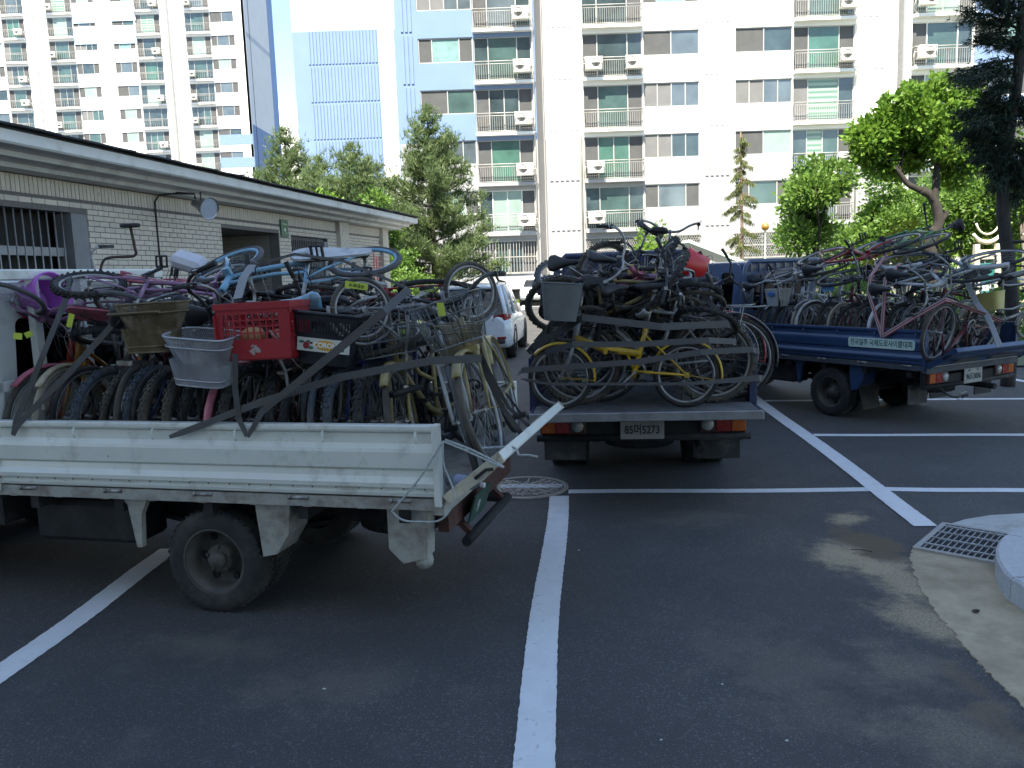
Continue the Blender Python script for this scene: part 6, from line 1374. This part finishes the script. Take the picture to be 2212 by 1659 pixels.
strap([NP(1043, 776, .82), NP(1052, 812, .60), NP(1085, 880, .30), NP(1132, 945, .12)], .03, strapB, 'dark strap from the wire basket down to the white tailgate')
strap([NP(1040, 770, .82), NP(1065, 820, .40), NP(1098, 880, .10), NP(1148, 925, -.1)], .022, strapB, 'thin dark strap ending at the far half of the white tailgate')
# navy truck straps
NM = Vector((.11, .994, 0))
def QP(x, y, xl): return atP(x, y, MMt @ Vector((xl, 0, 0)), NM)
strap([QP(1141, 762, .3), QP(1153, 748, -.05), QP(1258, 686, -.40), QP(1430, 706, -.42), QP(1573, 700, -.20), QP(1610, 712, .3)], .055, strapB, 'uppermost black strap over the bicycles at the navy tailgate')
strap([QP(1146, 778, .2), QP(1156, 768, -.15), QP(1236, 744, -.42), QP(1375, 744, -.44), QP(1531, 735, -.42), QP(1590, 738, -.1)], .046, strapB, 'black strap level with the yellow frame top on the navy truck')
strap([QP(1120, 806, .5), QP(1128, 800, -.36), QP(1375, 782, -.44), QP(1514, 761, -.44), QP(1627, 755, -.30), QP(1640, 760, .4)], .046, strapB, 'black strap crossing the middle of the yellow folding bicycle')
strap([QP(1126, 818, .4), QP(1134, 820, -.34), QP(1190, 830, -.41), QP(1486, 829, -.42), QP(1640, 817, -.32), QP(1650, 817, .3)], [.02, .022, .022, .022, .05, .05], strapB, 'lowest black strap across the yellow bicycle wheels')
for k, (x0, y0, x1, y1, lb_) in enumerate(((1146, 762, 1262, 655, 'left'), (1156, 740, 1250, 640, 'middle'), (1168, 735, 1240, 625, 'right'))):
    strap([QP(x0, y0, .05), QP((x0+x1)/2, (y0+y1)/2-4, .12), QP(x1, y1, .4)], .04, strapB, '%s dark strap fanning up from the navy truck side to the bucket' % ('outermost', 'second', 'innermost')[k])
strap([QP(1490, 610, .35), QP(1530, 650, .1), QP(1580, 705, -.05)], .045, strapB, 'black strap dropping down the right of the navy truck heap')
# blue truck straps
def RP(x, y, yl): return atP(x, y, BLM @ Vector((0, yl, 0)), bl)
nb = -BLM.to_3x3().col[0]+bl*1.5
strap([RP(1906, 727, .89), RP(1876, 632, .84), RP(1881, 596, .80), RP(1921, 541, .45)], .05, strapR, 'red striped strap forming the left leg of the V on the blue truck', bl)
strap([RP(1905, 725, .892), RP(1913, 601, .86), RP(1946, 568, .6)], .05, strapR, 'red striped strap rising straight up the blue truck load', bl)
strap([RP(1907, 726, .894), RP(1975, 685, .88), RP(2043, 647, .86), RP(2110, 672, .5), RP(2165, 694, .2)], .05, strapR, 'red striped strap slanting right to the yellow basket on the blue truck', bl)
strap([RP(2086, 604, .4), RP(2110, 656, .35), RP(2135, 686, .42), RP(2160, 748, .45)], .06, strapW, 'white strap running down to the blue tailgate', bl)
strap([RP(1940, 541, .4), RP(1985, 543, .3), RP(2040, 551, .2)], .035, strapW, 'white strap lying over the topmost wheels on the blue truck', (0, 0, 1))
# ropes on the white tailgate
ropem = mat('rope', (.40, .43, .42), .9, var=.25, scale=60, bump=.8, bscale=250)
def rope(pts, label, r_=.0055, n=4):
    Q = crom([Vector(p) for p in pts], n); c = Q[0].copy(); return tag(part('rope', MB().tube([q-c for q in Q], r_, 7), ropem, None, T(*c)), label, 'rope')
rope([NP(957, 953, .89), NP(1010, 975, .9), NP(1082, 1008, .9), NP(1078, 1002, .89), NP(1015, 970, .895), NP(962, 950, .885)], 'pale rope tied double from the bed corner to the tailgate')
rope([NP(957, 953, .895), NP(905, 1035, .90), NP(852, 1098, .90), NP(850, 1108, .9), NP(872, 1124, .9), NP(910, 1127, .9), NP(947, 1125, .91), NP(970, 1105, .92), NP(982, 1070, .92), NP(972, 1038, .91), NP(958, 1000, .9), NP(957, 955, .895)], 'pale rope looped under the rear corner of the white bed')
rope([NP(1005, 970, .85), NP(1055, 967, .65), NP(1107, 966, .6), NP(1118, 976, .62), NP(1121, 983, .66), NP(1140, 983, .66), NP(1162, 987, .66)], 'pale rope with loose end over the white tailgate top', .006)
b = MB(); a0, a1 = NP(1093, 850, .0), NP(1131, 900, -.1); d_ = (a1-a0); n = 16
for k in range(n):
    c_ = a0+d_*(k/n); u_, w_v = frame_of(d_); s_ = u_ if k % 2 else w_v; l_ = d_.normalized()
    b.tube([c_-l_*.012+s_*0, c_+s_*.008, c_+l_*.022, c_-s_*.008], .0028, 5, closed=True)
tag(part('chain', b, dkm), 'short dark chain hooked to the far corner of the white tailgate', 'chain')
bo = thing('plastic_bottle', 'clear plastic bottle with blue label lying in the white bed corner', 'bottle', WM @ T(.02, .66, FZ+.045) @ R(2.75, 'Z'))
part('body', MB().lathe([(.001, 0), (.035, 0), (.038, .02), (.038, .15), (.028, .185), (.012, .21), (.012, .23)], axis='x', n=16), mat('bottle_clear', (.55, .60, .66), .1, var=.05, trans=.6), bo)
part('label_band', MB().lathe([(.0388, .06), (.0388, .13)], axis='x', n=16), mat('bottle_label', (.42, .47, .66), .5, var=.15, scale=60), bo); part('cap', MB().lathe([(.014, .225), (.014, .245), (.001, .245)], axis='x', n=12), mat('bottle_cap', (.6, .6, .62), .5), bo)
tagm = mat('tag_lime', (.46, .55, .07), .7, var=.08)
def paper(x, y, yl, w, h, rot, label, txt=None):
    c = NP(x, y, yl); M = T(*c) @ R(math.atan2(-NW.x, -NW.y)*0 + .15, 'Z') @ R(rot, 'Y')
    o = tag(link('paper_tag', plate([(-w/2, -h/2), (w/2, -h/2), (w/2, h/2*.9), (-w/2, h/2)], [], .0008, 'y', 0), tagm, None, M), label, 'tag')
    if txt: lettering(txt, h*.62, mat('tag_ink', (.03, .05, .02), .7), o, T(0, -.0012, -.003) @ FACE, .0003, .0006)
paper(152, 692, .72, .032, .085, .3, 'lime tag hanging above the red saddle on the white truck'); paper(38, 726, .78, .05, .04, .1, 'lime tag beneath the cream handlebar near the cab of the white truck'); paper(62, 722, .72, .045, .035, -.4, 'small lime tag folded on the orange bicycle'); paper(770, 617, .60, .125, .038, .17, 'lime paper tag with Korean writing above the black basket', '수거대상'); paper(953, 668, .62, .04, .075, -.1, 'lime tag hanging behind the wire basket at the white tailgate')
# ================================================================== TREES AND PLANTS
def leaf_mat(key, c0, c1, c2, trl=.35, sc=1.2):
    m = bpy.data.materials.new(key); m.use_nodes = True; N, L = m.node_tree.nodes, m.node_tree.links; b = N['Principled BSDF']; b.inputs['Roughness'].default_value = .45; b.inputs['Specular IOR Level'].default_value = .35
    g = N.new('ShaderNodeNewGeometry'); t = N.new('ShaderNodeTexNoise'); t.inputs['Scale'].default_value = sc; t.inputs['Detail'].default_value = 6; t.inputs['Roughness'].default_value = .75; L.new(g.outputs['Position'], t.inputs['Vector'])
    r = N.new('ShaderNodeValToRGB'); e = r.color_ramp.elements; e[0].position = .3; e[0].color = (*c0, 1); e[1].position = .7; e[1].color = (*c2, 1); q = e.new(.5); q.color = (*c1, 1); L.new(t.outputs['Fac'], r.inputs[0])
    L.new(r.outputs[0], b.inputs['Base Color']); tr = N.new('ShaderNodeBsdfTranslucent'); L.new(r.outputs[0], tr.inputs[0]); x = N.new('ShaderNodeMixShader'); x.inputs[0].default_value = trl
    o = N['Material Output']; L.new(b.outputs[0], x.inputs[1]); L.new(tr.outputs[0], x.inputs[2]); L.new(x.outputs[0], o.inputs[0]); return m
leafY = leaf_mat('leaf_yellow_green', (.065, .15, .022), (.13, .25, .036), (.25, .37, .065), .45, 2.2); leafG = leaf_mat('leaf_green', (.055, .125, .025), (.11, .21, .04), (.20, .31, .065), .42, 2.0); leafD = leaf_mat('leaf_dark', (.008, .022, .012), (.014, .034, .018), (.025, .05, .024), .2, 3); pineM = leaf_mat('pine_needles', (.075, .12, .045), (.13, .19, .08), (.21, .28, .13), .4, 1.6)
leafO = leaf_mat('leaf_ochre', (.13, .17, .015), (.26, .28, .03), (.36, .36, .06), .4, 2.5); spruceM = leaf_mat('spruce_needles', (.07, .10, .035), (.13, .16, .06), (.22, .24, .10), .35, 3)
barkD = mat('bark_dark', (.030, .026, .023), .95, var=.35, scale=9, bump=.8, bscale=35); barkB = mat('bark_brown', (.19, .13, .085), .9, var=.25, scale=7, bump=.5, bscale=30); barkG = mat('bark_grey', (.11, .095, .08), .95, var=.3, scale=8, bump=.6, bscale=30)
def leafy(clumps, n, size, r, shell=.55, droop=0.0):
    """many small leaf faces spread through overlapping clumps"""
    b = MB(); tot = sum(c[1]**2 for c in clumps)
    for c, rad, sq in clumps:
        k = int(n*rad**2/tot)
        for i in range(k):
            d = Vector((r.gauss(0, 1), r.gauss(0, 1), r.gauss(0, 1))).normalized(); q = rad*(shell+(1-shell)*r.random()**.6)*(1+.45*r.random()**3)
            p = Vector(c)+Vector((d.x*q, d.y*q, d.z*q*sq))
            ax = (d+Vector((r.uniform(-1, 1), r.uniform(-1, 1), r.uniform(-.6, 1)-droop))).normalized(); s1 = ax.cross(Vector((r.uniform(-1, 1), r.uniform(-1, 1), r.uniform(-1, 1)))).normalized(); l = size*r.uniform(.6, 1.4)
            b.add([p, p+ax*l*.45+s1*l*.30, p+ax*l, p+ax*l*.45-s1*l*.30], [(0, 1, 2, 3)])
    return b
def limbs(paths, n=7):
    b = MB()
    for pts, r0, r1 in paths: Q = crom([Vector(p) for p in pts], 4); b.tube(Q, [r0+(r1-r0)*i/(len(Q)-1) for i in range(len(Q))], n)
    return b
def broadleaf(x, y, paths, clumps, n, size, lm, bk, label, name='broadleaf_tree', cat='tree', group=None, seed=1):
    t = thing(name, label, cat, T(x, y, gz(y)), group); r = random.Random(seed)
    part('trunk', limbs(paths), bk, t); part('crown', leafy(clumps, n, size, r, .30), lm, t); return t
def auto_tree(x, y, h, w, base, n, size, lm, bk, label, seed, stems=1, name='broadleaf_tree', cat='tree', group=None):
    """tree with forked limbs that carry clumps; h crown top, w half width, base crown bottom"""
    r = random.Random(seed); paths = []; cl = []
    for s in range(stems):
        ox = r.uniform(-.15, .15)*(stems > 1); fork = (ox+r.uniform(-.2, .2), r.uniform(-.2, .2), base*.8); paths.append(([(ox, 0, -.1), ((ox+fork[0])/2+r.uniform(-.06, .06), 0, base*.4), fork], .11*w/1.2/stems**.5, .08*w/1.2/stems**.5))
        for k in range(7 if stems == 1 else 4):
            a = r.uniform(0, 6.28); q = w*r.uniform(.25, .78); z = base+(h-base)*r.uniform(.22, .82); e = (fork[0]+q*math.cos(a), q*math.sin(a), z)
            paths.append(([fork, ((fork[0]+e[0])/2+r.uniform(-.12, .12), e[1]/2, (fork[2]+z)/2-.05), e], .05*w/1.2, .014))
            cl.append((e, w*r.uniform(.30, .46), r.uniform(.65, .95)))
            for j in range(2): cl.append(((e[0]+r.uniform(-.5, .5)*w*.7, e[1]+r.uniform(-.5, .5)*w*.6, z+r.uniform(-.25, .32)*w), w*r.uniform(.14, .28), .8))
    cl.append(((0, 0, base+(h-base)*.86), w*.32, .9))
    return broadleaf(x, y, paths, cl, n, size, lm, bk, label, name, cat, group, seed)
def pine(x, y, h, w, base, label, seed, n=5200, lean=0.0, name='pine_tree'):
    r = random.Random(seed); t = thing(name, label, 'tree', T(x, y, gz(y))); paths = [([(0, 0, -.1), (lean*.3, 0, h*.35), (lean*.7, .05, h*.7), (lean, 0, h*.97)], .16*h/8, .02)]
    b = MB(); tufts = []
    lev = int((h-base)/.42)
    for i in range(lev):
        z = base+(h-base)*i/lev; f = 1-(i/lev)**1.25; k = 5 if i < lev-2 else 3
        for j in range(k):
            a = 2*PI*j/k+i*1.1+r.uniform(-.3, .3); ln = w*f*r.uniform(.55, 1.12)+.15; up = ln*r.uniform(.15, .5); cx = lean*z/h
            e = Vector((cx+ln*math.cos(a), ln*math.sin(a), z+up)); paths.append(([(cx, 0, z), (cx+ln*.5*math.cos(a), ln*.5*math.sin(a), z+up*.25), e], .028*h/8, .008)); s = Vector((cx, 0, z))
            m_ = max(4, int(n*ln/(lev*5*w*.55)))
            for q in range(m_):
                u = r.uniform(.18, 1.05); p = s.lerp(e, u)+Vector((r.gauss(0, .16), r.gauss(0, .16), r.gauss(.05, .13)))*(.45+.55*ln/w); tufts.append((p, Vector((math.cos(a)*.6, math.sin(a)*.6, .75))))
    for pp_, r0_, r1_ in paths[1:]:
        e_ = pp_[-1]
        for q in range(16): tufts.append((e_+Vector((r.gauss(0, .2), r.gauss(0, .2), r.gauss(.08, .18))), Vector((0, 0, .9))))
    for z in (.96, .99, 1.01): tufts += [(Vector((lean+r.gauss(0, .08), r.gauss(0, .08), h*z)), Vector((0, 0, 1))) for _ in range(16)]
    for p, d in tufts:
        for q in range(7):
            v = (d+Vector((r.gauss(0, .55), r.gauss(0, .55), r.gauss(0, .45)))).normalized(); l = r.uniform(.13, .26); s1 = v.cross(Vector((r.uniform(-1, 1), r.uniform(-1, 1), r.uniform(-1, 1)))).normalized()*.013
            b.add([p-s1, p+s1, p+v*l+s1*.3, p+v*l-s1*.3], [(0, 1, 2, 3)])
    part('trunk', limbs(paths, 6), barkD, t); part('crown', b, pineM, t); return t
def PX(x, Y): return (x-PCX)/FPX*Y
def gx_(x, y, Y): return atY(x, y, Y)
p = gx_(930, 400, 31); pine(p.x, 31, 7.9, 2.6, 1.5, 'tall full pine standing just past the end of the brick building', 3, 8200)
p = gx_(745, 400, 29); pine(p.x, 29, 6.4, 2.2, 1.2, 'slender pine between two larger ones behind the brick roof', 4, 5200, .25)
p = gx_(632, 400, 33); pine(p.x, 33, 7.6, 2.6, 1.2, 'open topped pine against the blue gable behind the brick roof', 5, 5600, -.2)
p = gx_(560, 400, 34); pine(p.x, 34, 6.1, 2.2, 1.2, 'small pine peeping over the brick roof by the tall block', 9, 3600)
p = gx_(690, 400, 31.5); pine(p.x, 31.5, 6.3, 2.2, 1.2, 'broad low pine filling the gap behind the brick roof', 14, 5200)
p = gx_(800, 400, 33); pine(p.x, 33, 6.4, 2.2, 1.2, 'dim pine half hidden behind the tall full pine', 15, 5200)
p = gx_(815, 500, 27); auto_tree(p.x, 27, 5.0, 1.3, 1.0, 5200, .13, leafG, barkG, 'bright green bushy tree beneath the pines behind the brick roof', 31)
p = gx_(700, 500, 27); auto_tree(p.x, 27, 4.9, 1.5, 1.2, 5200, .13, leafY, barkG, 'yellow green bushy tree just above the brick roof edge', 32)
p = gx_(885, 570, 27); auto_tree(p.x, 27.5, 3.0, .7, .9, 2400, .10, leafG, barkG, 'low leafy tree at the sunny corner of the brick building', 33)
# clipped dark shrub at the building corner
p = gx_(893, 600, 24.5); t = thing('round_shrub', 'dense rounded evergreen shrub near the white suv', 'shrub', T(p.x, 24.5, 0)); part('crown', leafy([((0, 0, 1.0), .72, 1.3), ((.1, 0, 1.5), .5, 1)], 5200, .09, random.Random(8), .75), leafG, t); part('trunk', limbs([([(0, 0, -.1), (0, 0, .5), (0, 0, 1.2)], .06, .03)]), barkG, t)
# shrub behind the navy truck heap
p = gx_(1425, 560, 39); auto_tree(p.x, 39, 3.9, 1.25, .5, 2600, .16, leafY, barkG, 'loose pale green shrub seen above the navy truck heap', 41, 3, 'shrub', 'shrub')
# thin drooping spruce
p = gx_(1601, 500, 38); r = random.Random(12); t = thing('spruce_tree', 'thin young spruce with drooping sparse branches before the grey wall', 'tree', T(p.x, 38, gz(38)))
paths = [([(0, 0, -.1), (.05, 0, 2.6), (0, 0, 5.2), (-.03, 0, 7.7)], .10, .03)]; b = MB()
for i in range(46):
    z = 2.45+5.1*(i/46)**.8; 
    if 3.1 < z < 4.0 and r.random() < .75: continue
    a = r.uniform(0, 6.28); ln = (1.05 if z < 3.1 else .75*(1-(z-4)/6))*r.uniform(.5, 1.15); e = Vector((ln*math.cos(a), ln*math.sin(a), z-ln*.35)); paths.append(([(0, 0, z), (e.x*.5, e.y*.5, z+.02), e], .018, .006)); s = Vector((0, 0, z))
    for q in range(int(70*ln)+6):
        u = r.uniform(.12, 1.03); pp = s.lerp(e, u)+Vector((r.gauss(0, .05), r.gauss(0, .05), .03*math.sin(u*3)))
        for j in range(4):
            v = Vector((r.gauss(0, .35), r.gauss(0, .35), -1)).normalized(); l = r.uniform(.08, .24); s1 = v.cross(Vector((r.uniform(-1, 1), r.uniform(-1, 1), 0))).normalized()*.013; b.add([pp-s1, pp+s1, pp+v*l+s1*.4, pp+v*l-s1*.4], [(0, 1, 2, 3)])
part('trunk', limbs(paths, 6), barkB, t); part('crown', b, spruceM, t)
# right hand group
def rp(x, y, Y): q = atY(x, y, Y); return q
Y_ = 22.0; b0 = rp(2030, 560, Y_)
def lc(x, y, dy=0): q = atY(x, y, Y_+dy); return (q.x-b0.x, dy, q.z-gz(Y_))
paths = [([(.05, 0, -.1), lc(2012, 560), lc(2012, 520), lc(2028, 480), lc(2016, 430), lc(1990, 410)], .17, .11), ([lc(1990, 412), lc(1962, 398), lc(1944, 375), lc(1925, 350), lc(1915, 330)], .085, .04), ([lc(2016, 435), lc(2022, 400), lc(2024, 360), lc(2030, 310)], .12, .06), ([lc(1944, 375), lc(1950, 330), lc(1960, 290)], .04, .015), ([lc(2028, 330), lc(2050, 280), lc(2070, 250)], .045, .015), ([lc(2028, 310), lc(2005, 260), lc(1995, 230)], .05, .02), ([lc(2010, 500), lc(2040, 470), lc(2045, 455)], .07, .05)]
cl = [(lc(x, y, dy), rr_*Y_/FPX, .8) for x, y, rr_, dy in ((1900, 290, 42, 0), (1935, 265, 40, .4), (1880, 310, 26, -.2), (1985, 250, 46, -.3), (2030, 230, 48, .3), (1975, 215, 28, 0), (2065, 260, 44, 0), (2085, 310, 34, .2), (2050, 320, 36, -.3), (1945, 310, 34, .3), (2000, 300, 30, .5), (2020, 195, 22, 0), (2085, 215, 26, .2), (1910, 250, 20, 0), (2105, 270, 24, -.2), (1915, 350, 22, .2), (2075, 345, 24, .1), (1960, 270, 40, .6), (1870, 285, 30, .2), (1895, 330, 30, .3), (2060, 360, 22, .3), (1985, 285, 40, .2), (2100, 330, 26, .4), (1925, 225, 18, .2), (2045, 285, 36, .5), (1900, 362, 28, .3), (1940, 352, 30, .5), (2062, 385, 26, .3), (2092, 360, 26, .2), (1985, 345, 26, .6), (1865, 335, 24, .1), (2110, 240, 24, .2))]
_r = random.Random(91)
for c_, q_, s_ in list(cl):
    for _ in range(3):
        d_ = Vector((_r.gauss(0, 1), _r.gauss(0, .8), _r.gauss(.25, 1))).normalized(); cl.append((tuple(Vector(c_)+d_*q_*_r.uniform(.95, 1.35)), q_*_r.uniform(.22, .42), .9))
cl = [(c_, q_*.86 if q_ > .4 else q_, s_) for c_, q_, s_ in cl]
broadleaf(b0.x, Y_, paths, cl, 20000, .145, leafY, barkD, 'large sunlit broadleaf tree with dark forked trunk behind the blue truck', seed=51)
p = gx_(1752, 480, 25); auto_tree(p.x, 25, 5.15, 1.4, 1.9, 10000, .14, leafG, barkD, 'medium green tree with several dark stems beside the golden lamp', 52, 2)
p = gx_(1905, 480, 27); auto_tree(p.x, 27, 4.9, 1.7, 1.3, 10000, .14, leafG, barkB, 'green tree with brown trunk between the two sunlit trees', 53)
p = gx_(1965, 500, 24); auto_tree(p.x, 24, 3.2, .75, 1.0, 3200, .12, leafO, barkG, 'low golden leaved shrub beside the forked trunk', 54, 3, 'shrub', 'shrub')
p = gx_(2105, 470, 29); auto_tree(p.x, 29, 5.2, 2.1, 1.3, 8200, .16, leafG, barkG, 'broad green tree behind the cream gateway', 55)
p = gx_(2230, 430, 26); auto_tree(p.x, 26, 6.0, 1.9, 1.5, 6500, .15, leafG, barkG, 'leafy tree behind the dark conifer trunk', 56)
p = gx_(2020, 450, 33); auto_tree(p.x, 33, 5.2, 2.2, 1.2, 7000, .17, leafG, barkG, 'green tree against the white wall behind the largest tree', 57)
p = gx_(1790, 520, 30); auto_tree(p.x, 30, 3.6, 1.6, .6, 5200, .15, leafG, barkG, 'bushy undergrowth tree behind the medium green tree', 58, 2)
p = gx_(2150, 520, 31); auto_tree(p.x, 31, 3.8, 2.0, .5, 6000, .15, leafG, barkG, 'bushy undergrowth tree behind the cream gateway', 59, 2)
# dark conifer at the right edge, in shade
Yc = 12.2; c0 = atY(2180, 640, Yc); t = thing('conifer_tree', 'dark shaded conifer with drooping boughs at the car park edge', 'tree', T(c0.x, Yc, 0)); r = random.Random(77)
def cc(x, y, dy=0): q = atY(x, y, Yc+dy); return Vector((q.x-c0.x, dy, q.z))
paths = [([(.03, 0, -.1), cc(2186, 700), cc(2178, 560), cc(2166, 450), cc(2172, 340), cc(2200, 150), cc(2215, -80)], .105, .07)]; b = MB()
boughs = [(2195, 60, 2085, 30), (2200, 40, 2120, -20), (2200, 100, 2110, 75), (2190, 150, 2085, 175), (2190, 130, 2060, 165), (2180, 250, 2075, 240), (2180, 270, 2072, 290), (2176, 290, 2110, 345), (2178, 235, 2130, 215), (2176, 320, 2150, 400), (2176, 300, 2135, 370), (2185, 210, 2230, 260), (2180, 300, 2240, 350), (2190, 80, 2250, 100), (2176, 340, 2230, 420), (2195, 20, 2090, -40), (2176, 330, 2192, 430), (2200, -10, 2140, -60), (2180, 180, 2140, 200), (2180, 255, 2105, 265), (2180, 275, 2100, 310)]
for i, (xa, ya, xb, yb_) in enumerate(boughs):
    for dy in (0, r.uniform(-.5, .6)):
        s, e = cc(xa, ya), cc(xb, yb_, dy); mdl = (s+e)/2+Vector((0, 0, .06)); paths.append(([s, mdl, e], .022, .006))
        for q in range(150):
            u = r.uniform(.05, 1.04); pp = s.lerp(e, u)+Vector((r.gauss(0, .05), r.gauss(0, .10), r.gauss(-.02, .055)))
            for j in range(6):
                v = ((e-s).normalized()*.5+Vector((r.gauss(0, .5), r.gauss(0, .5), r.gauss(-.25, .45)))).normalized(); l = r.uniform(.05, .12); s1 = v.cross(Vector((r.uniform(-1, 1), r.uniform(-1, 1), r.uniform(-1, 1)))).normalized()*.006; b.add([pp-s1, pp+s1, pp+v*l+s1*.3, pp+v*l-s1*.3], [(0, 1, 2, 3)])
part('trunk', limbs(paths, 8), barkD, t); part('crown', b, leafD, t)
# hedges and shrubs around the garden
def hedge(x0, x1, y, h, d, label, lm, seed, n=4200, size=.10):
    r = random.Random(seed); t = thing('hedge', label, 'hedge', T((x0+x1)/2, y, gz(y))); L_ = x1-x0; k = max(2, int(L_/(d*.8)))
    part('crown', leafy([((-L_/2+L_*(i+.5)/k, r.uniform(-.1, .1), h*.5), d*r.uniform(.55, .7), h/d*.72) for i in range(k)], n, size, r, .7), lm, t)
    part('stem', limbs([([(-L_/2+L_*(i+.5)/k, 0, -.1), (-L_/2+L_*(i+.5)/k, .05, h*.3), (-L_/2+L_*(i+.5)/k+.1, 0, h*.6)], .03, .012) for i in range(k)]), barkG, t)
hedge(PX(2140, 25), PX(2330, 25), 25, 1.95, .9, 'sunlit clipped hedge right of the cream gateway', leafY, 61)
hedge(PX(1690, 19), PX(1905, 19), 19.0, 1.45, .8, 'shaded hedge glimpsed through the blue truck load', leafG, 62, 3800)
hedge(PX(1950, 18), PX(2180, 18), 17.5, 1.3, .8, 'dark hedge behind the blue tailgate', leafG, 63, 3800)
hedge(PX(2070, 25), PX(2118, 25), 25.5, 1.7, .7, 'low bright hedge left of the cream gateway', leafY, 64, 1600)
grassm = leaf_mat('grass', (.05, .09, .02), (.10, .15, .03), (.20, .22, .05), .2, 3)
tag(part('lawn', MB().add([(5.6, 14.6, .03), (40, 11.5, .03), (45, 46, .36), (12, 46, .36), (9, 30, .07), (8.2, 20, .03)], [(0, 1, 2, 3, 4, 5)]), mat('lawn_soil', (.10, .12, .05), .95, var=.35, scale=3, dirt=.4, dirtcol=(.12, .10, .06), bump=.7, bscale=20)), kind='structure')
b = MB(); r = random.Random(5)
for i in range(9000):
    x = r.uniform(-12, 12); y = r.uniform(44.6, 46.7); h = r.uniform(.12, .34); b.add([(x, y, .32), (x+.05, y, .32), (x+.02+r.uniform(-.08, .08), y+r.uniform(-.05, .05), .32+h)], [(0, 1, 2)])
tag(part('grass', b, grassm), 'sunlit rough grass verge along the foot of the long block', 'grass', kind='stuff')
tag(part('verge_kerb', MB().bb(-14, 14, 44.3, 44.5, .25, .45), concw), kind='structure')
# ================================================================== STREET FURNITURE
cream = mat('gate_cream', (.62, .55, .42), .6, var=.05)
def gateway(x, y, Y, k, label):
    q = atY(x, y, Y); t = thing('gateway', label, 'gateway', T(q.x, Y, gz(Y))); s = k
    b = MB()
    for sx in (-1, 1): b.loft([[(sx*.28*s+a*w, c*w, z) for a, c in ((-1, -1), (1, -1), (1, 1), (-1, 1))] for z, w in ((-.05, .085*s), (1.2, .08*s), (2.35*s, .06*s))], smooth=False)
    part('post', b, cream, t)
    b = MB(); b.bb(-.24*s, .24*s, -.05*s, .05*s, 1.95*s, 2.2*s); part('lintel', b, cream, t)
    pts = [(.46*s*math.sin(a), 0, 2.95*s-.56*s*math.cos(a)) for a in [-.95+1.9*i/14 for i in range(15)]]; b = MB().ribbon(pts, .16*s, .09*s, (0, 1, 0)) if False else MB().tube(pts, [.04*s+.02*s*math.sin(PI*i/14) for i in range(15)], 8); part('crescent', b, cream, t)
    pts = [(.32*s*math.sin(a), 0, 3.0*s-.40*s*math.cos(a)) for a in [-1.3+2.6*i/14 for i in range(15)]]; part('crescent', MB().tube(pts, .028*s, 8), cream, t)
    part('panel', MB().bb(-.22*s, .22*s, -.03*s, .03*s, .72*s, 1.84*s, .01), mat('panel_green', (.015, .16, .14), .4, var=.1), t)
    part('panel_print', MB().sph((.02*s, -.032*s, 1.7*s), .07*s, 10, 5, (1, .03, .4)).bb(-.12*s, .16*s, -.0325*s, -.0305*s, 1.12*s, 1.3*s).bb(-.15*s, .1*s, -.0325*s, -.0305*s, .95*s, .99*s), mat('panel_white', (.5, .6, .58), .5), t)
    part('panel_base', MB().bb(-.05*s, .22*s, -.034*s, -.0305*s, .74*s, .88*s), mat('panel_orange', (.6, .26, .03), .5), t)
    b = MB()
    for dx, dz in ((0, .05), (-.06, 0), (.06, 0), (0, -.05)): b.lathe([(.001, -.051*s), (.022*s, -.051*s), (.022*s, -.049*s)], (dx*s, 0, 2.08*s+dz*s), 'y', 10)
    part('boss', b, mat('gate_brown', (.18, .11, .06), .6), t)
gateway(2131, 560, 21.5, .98, 'cream crescent topped gateway with green notice panel')
gateway(1992, 540, 30, .95, 'smaller looking cream gateway half hidden behind the forked trunk')
gateway(2238, 560, 22.5, .98, 'cream gateway standing right of the dark conifer trunk')
q = atY(1653, 490, 40); t = thing('lamp_post', 'slim pale lamp post with golden ball top', 'lamp', T(q.x, 40, gz(40)))
part('post', MB().lathe([(.075, -.1), (.07, .3), (.055, .35), (.045, q.z-.5), (.07, q.z-.46), (.05, q.z-.42)], axis='z', n=12), mat('post_pale', (.58, .60, .58), .5), t); part('ball', MB().sph((0, 0, q.z-.32), .185, 16, 10), mat('gold_ball', (.50, .27, .06), .3, .6, var=.1), t)
# pale green sloping shelter roof behind the blue cab
q0, q1 = atY(1470, 524, 26), atY(1590, 572, 26); t = thing('bicycle_shelter', 'pale green sloping shelter roof behind the blue cab', 'shelter', T(q0.x, 26, 0))
d = q1-q0; part('roof', MB().bar((0, 0, q0.z), (d.x+.9, 0, q1.z-.35), 2.4, .09), mat('shelter_green', (.50, .60, .54), .5, var=.05), t)
b = MB()
for xx in (.5, 2.0): b.tube([(xx, .6, 0), (xx, .6, q0.z+(q1.z-q0.z)*xx/d.x)], .045, 8)
part('post', b, mat('post_pale', (.58, .60, .58), .5), t)
car('parked_van', 'white vehicle parked under the pale green shelter roof', T(PX(1500, 30), 30.5, .05) @ R(.1, 'Z'), carw, H_=1.7)
# low curved white fence
b = MB(); P_ = [atY(2120+12*i, 604-4*math.sin(PI*i/8), 19) for i in range(9)]; c = P_[0].copy(); c.z = 0
b.tube([p_-c for p_ in P_], .03, 8); b.tube([p_-c-Vector((0, 0, .12)) for p_ in P_], .022, 6)
for p_ in P_[::2]: b.tube([p_-c, (p_.x-c.x, p_.y-c.y, 0)], .025, 6)
tag(part('curved_fence', b, mat('fence_white', (.6, .55, .5), .5), None, T(*c)), 'low curved white fence behind the blue tailgate', 'fence')
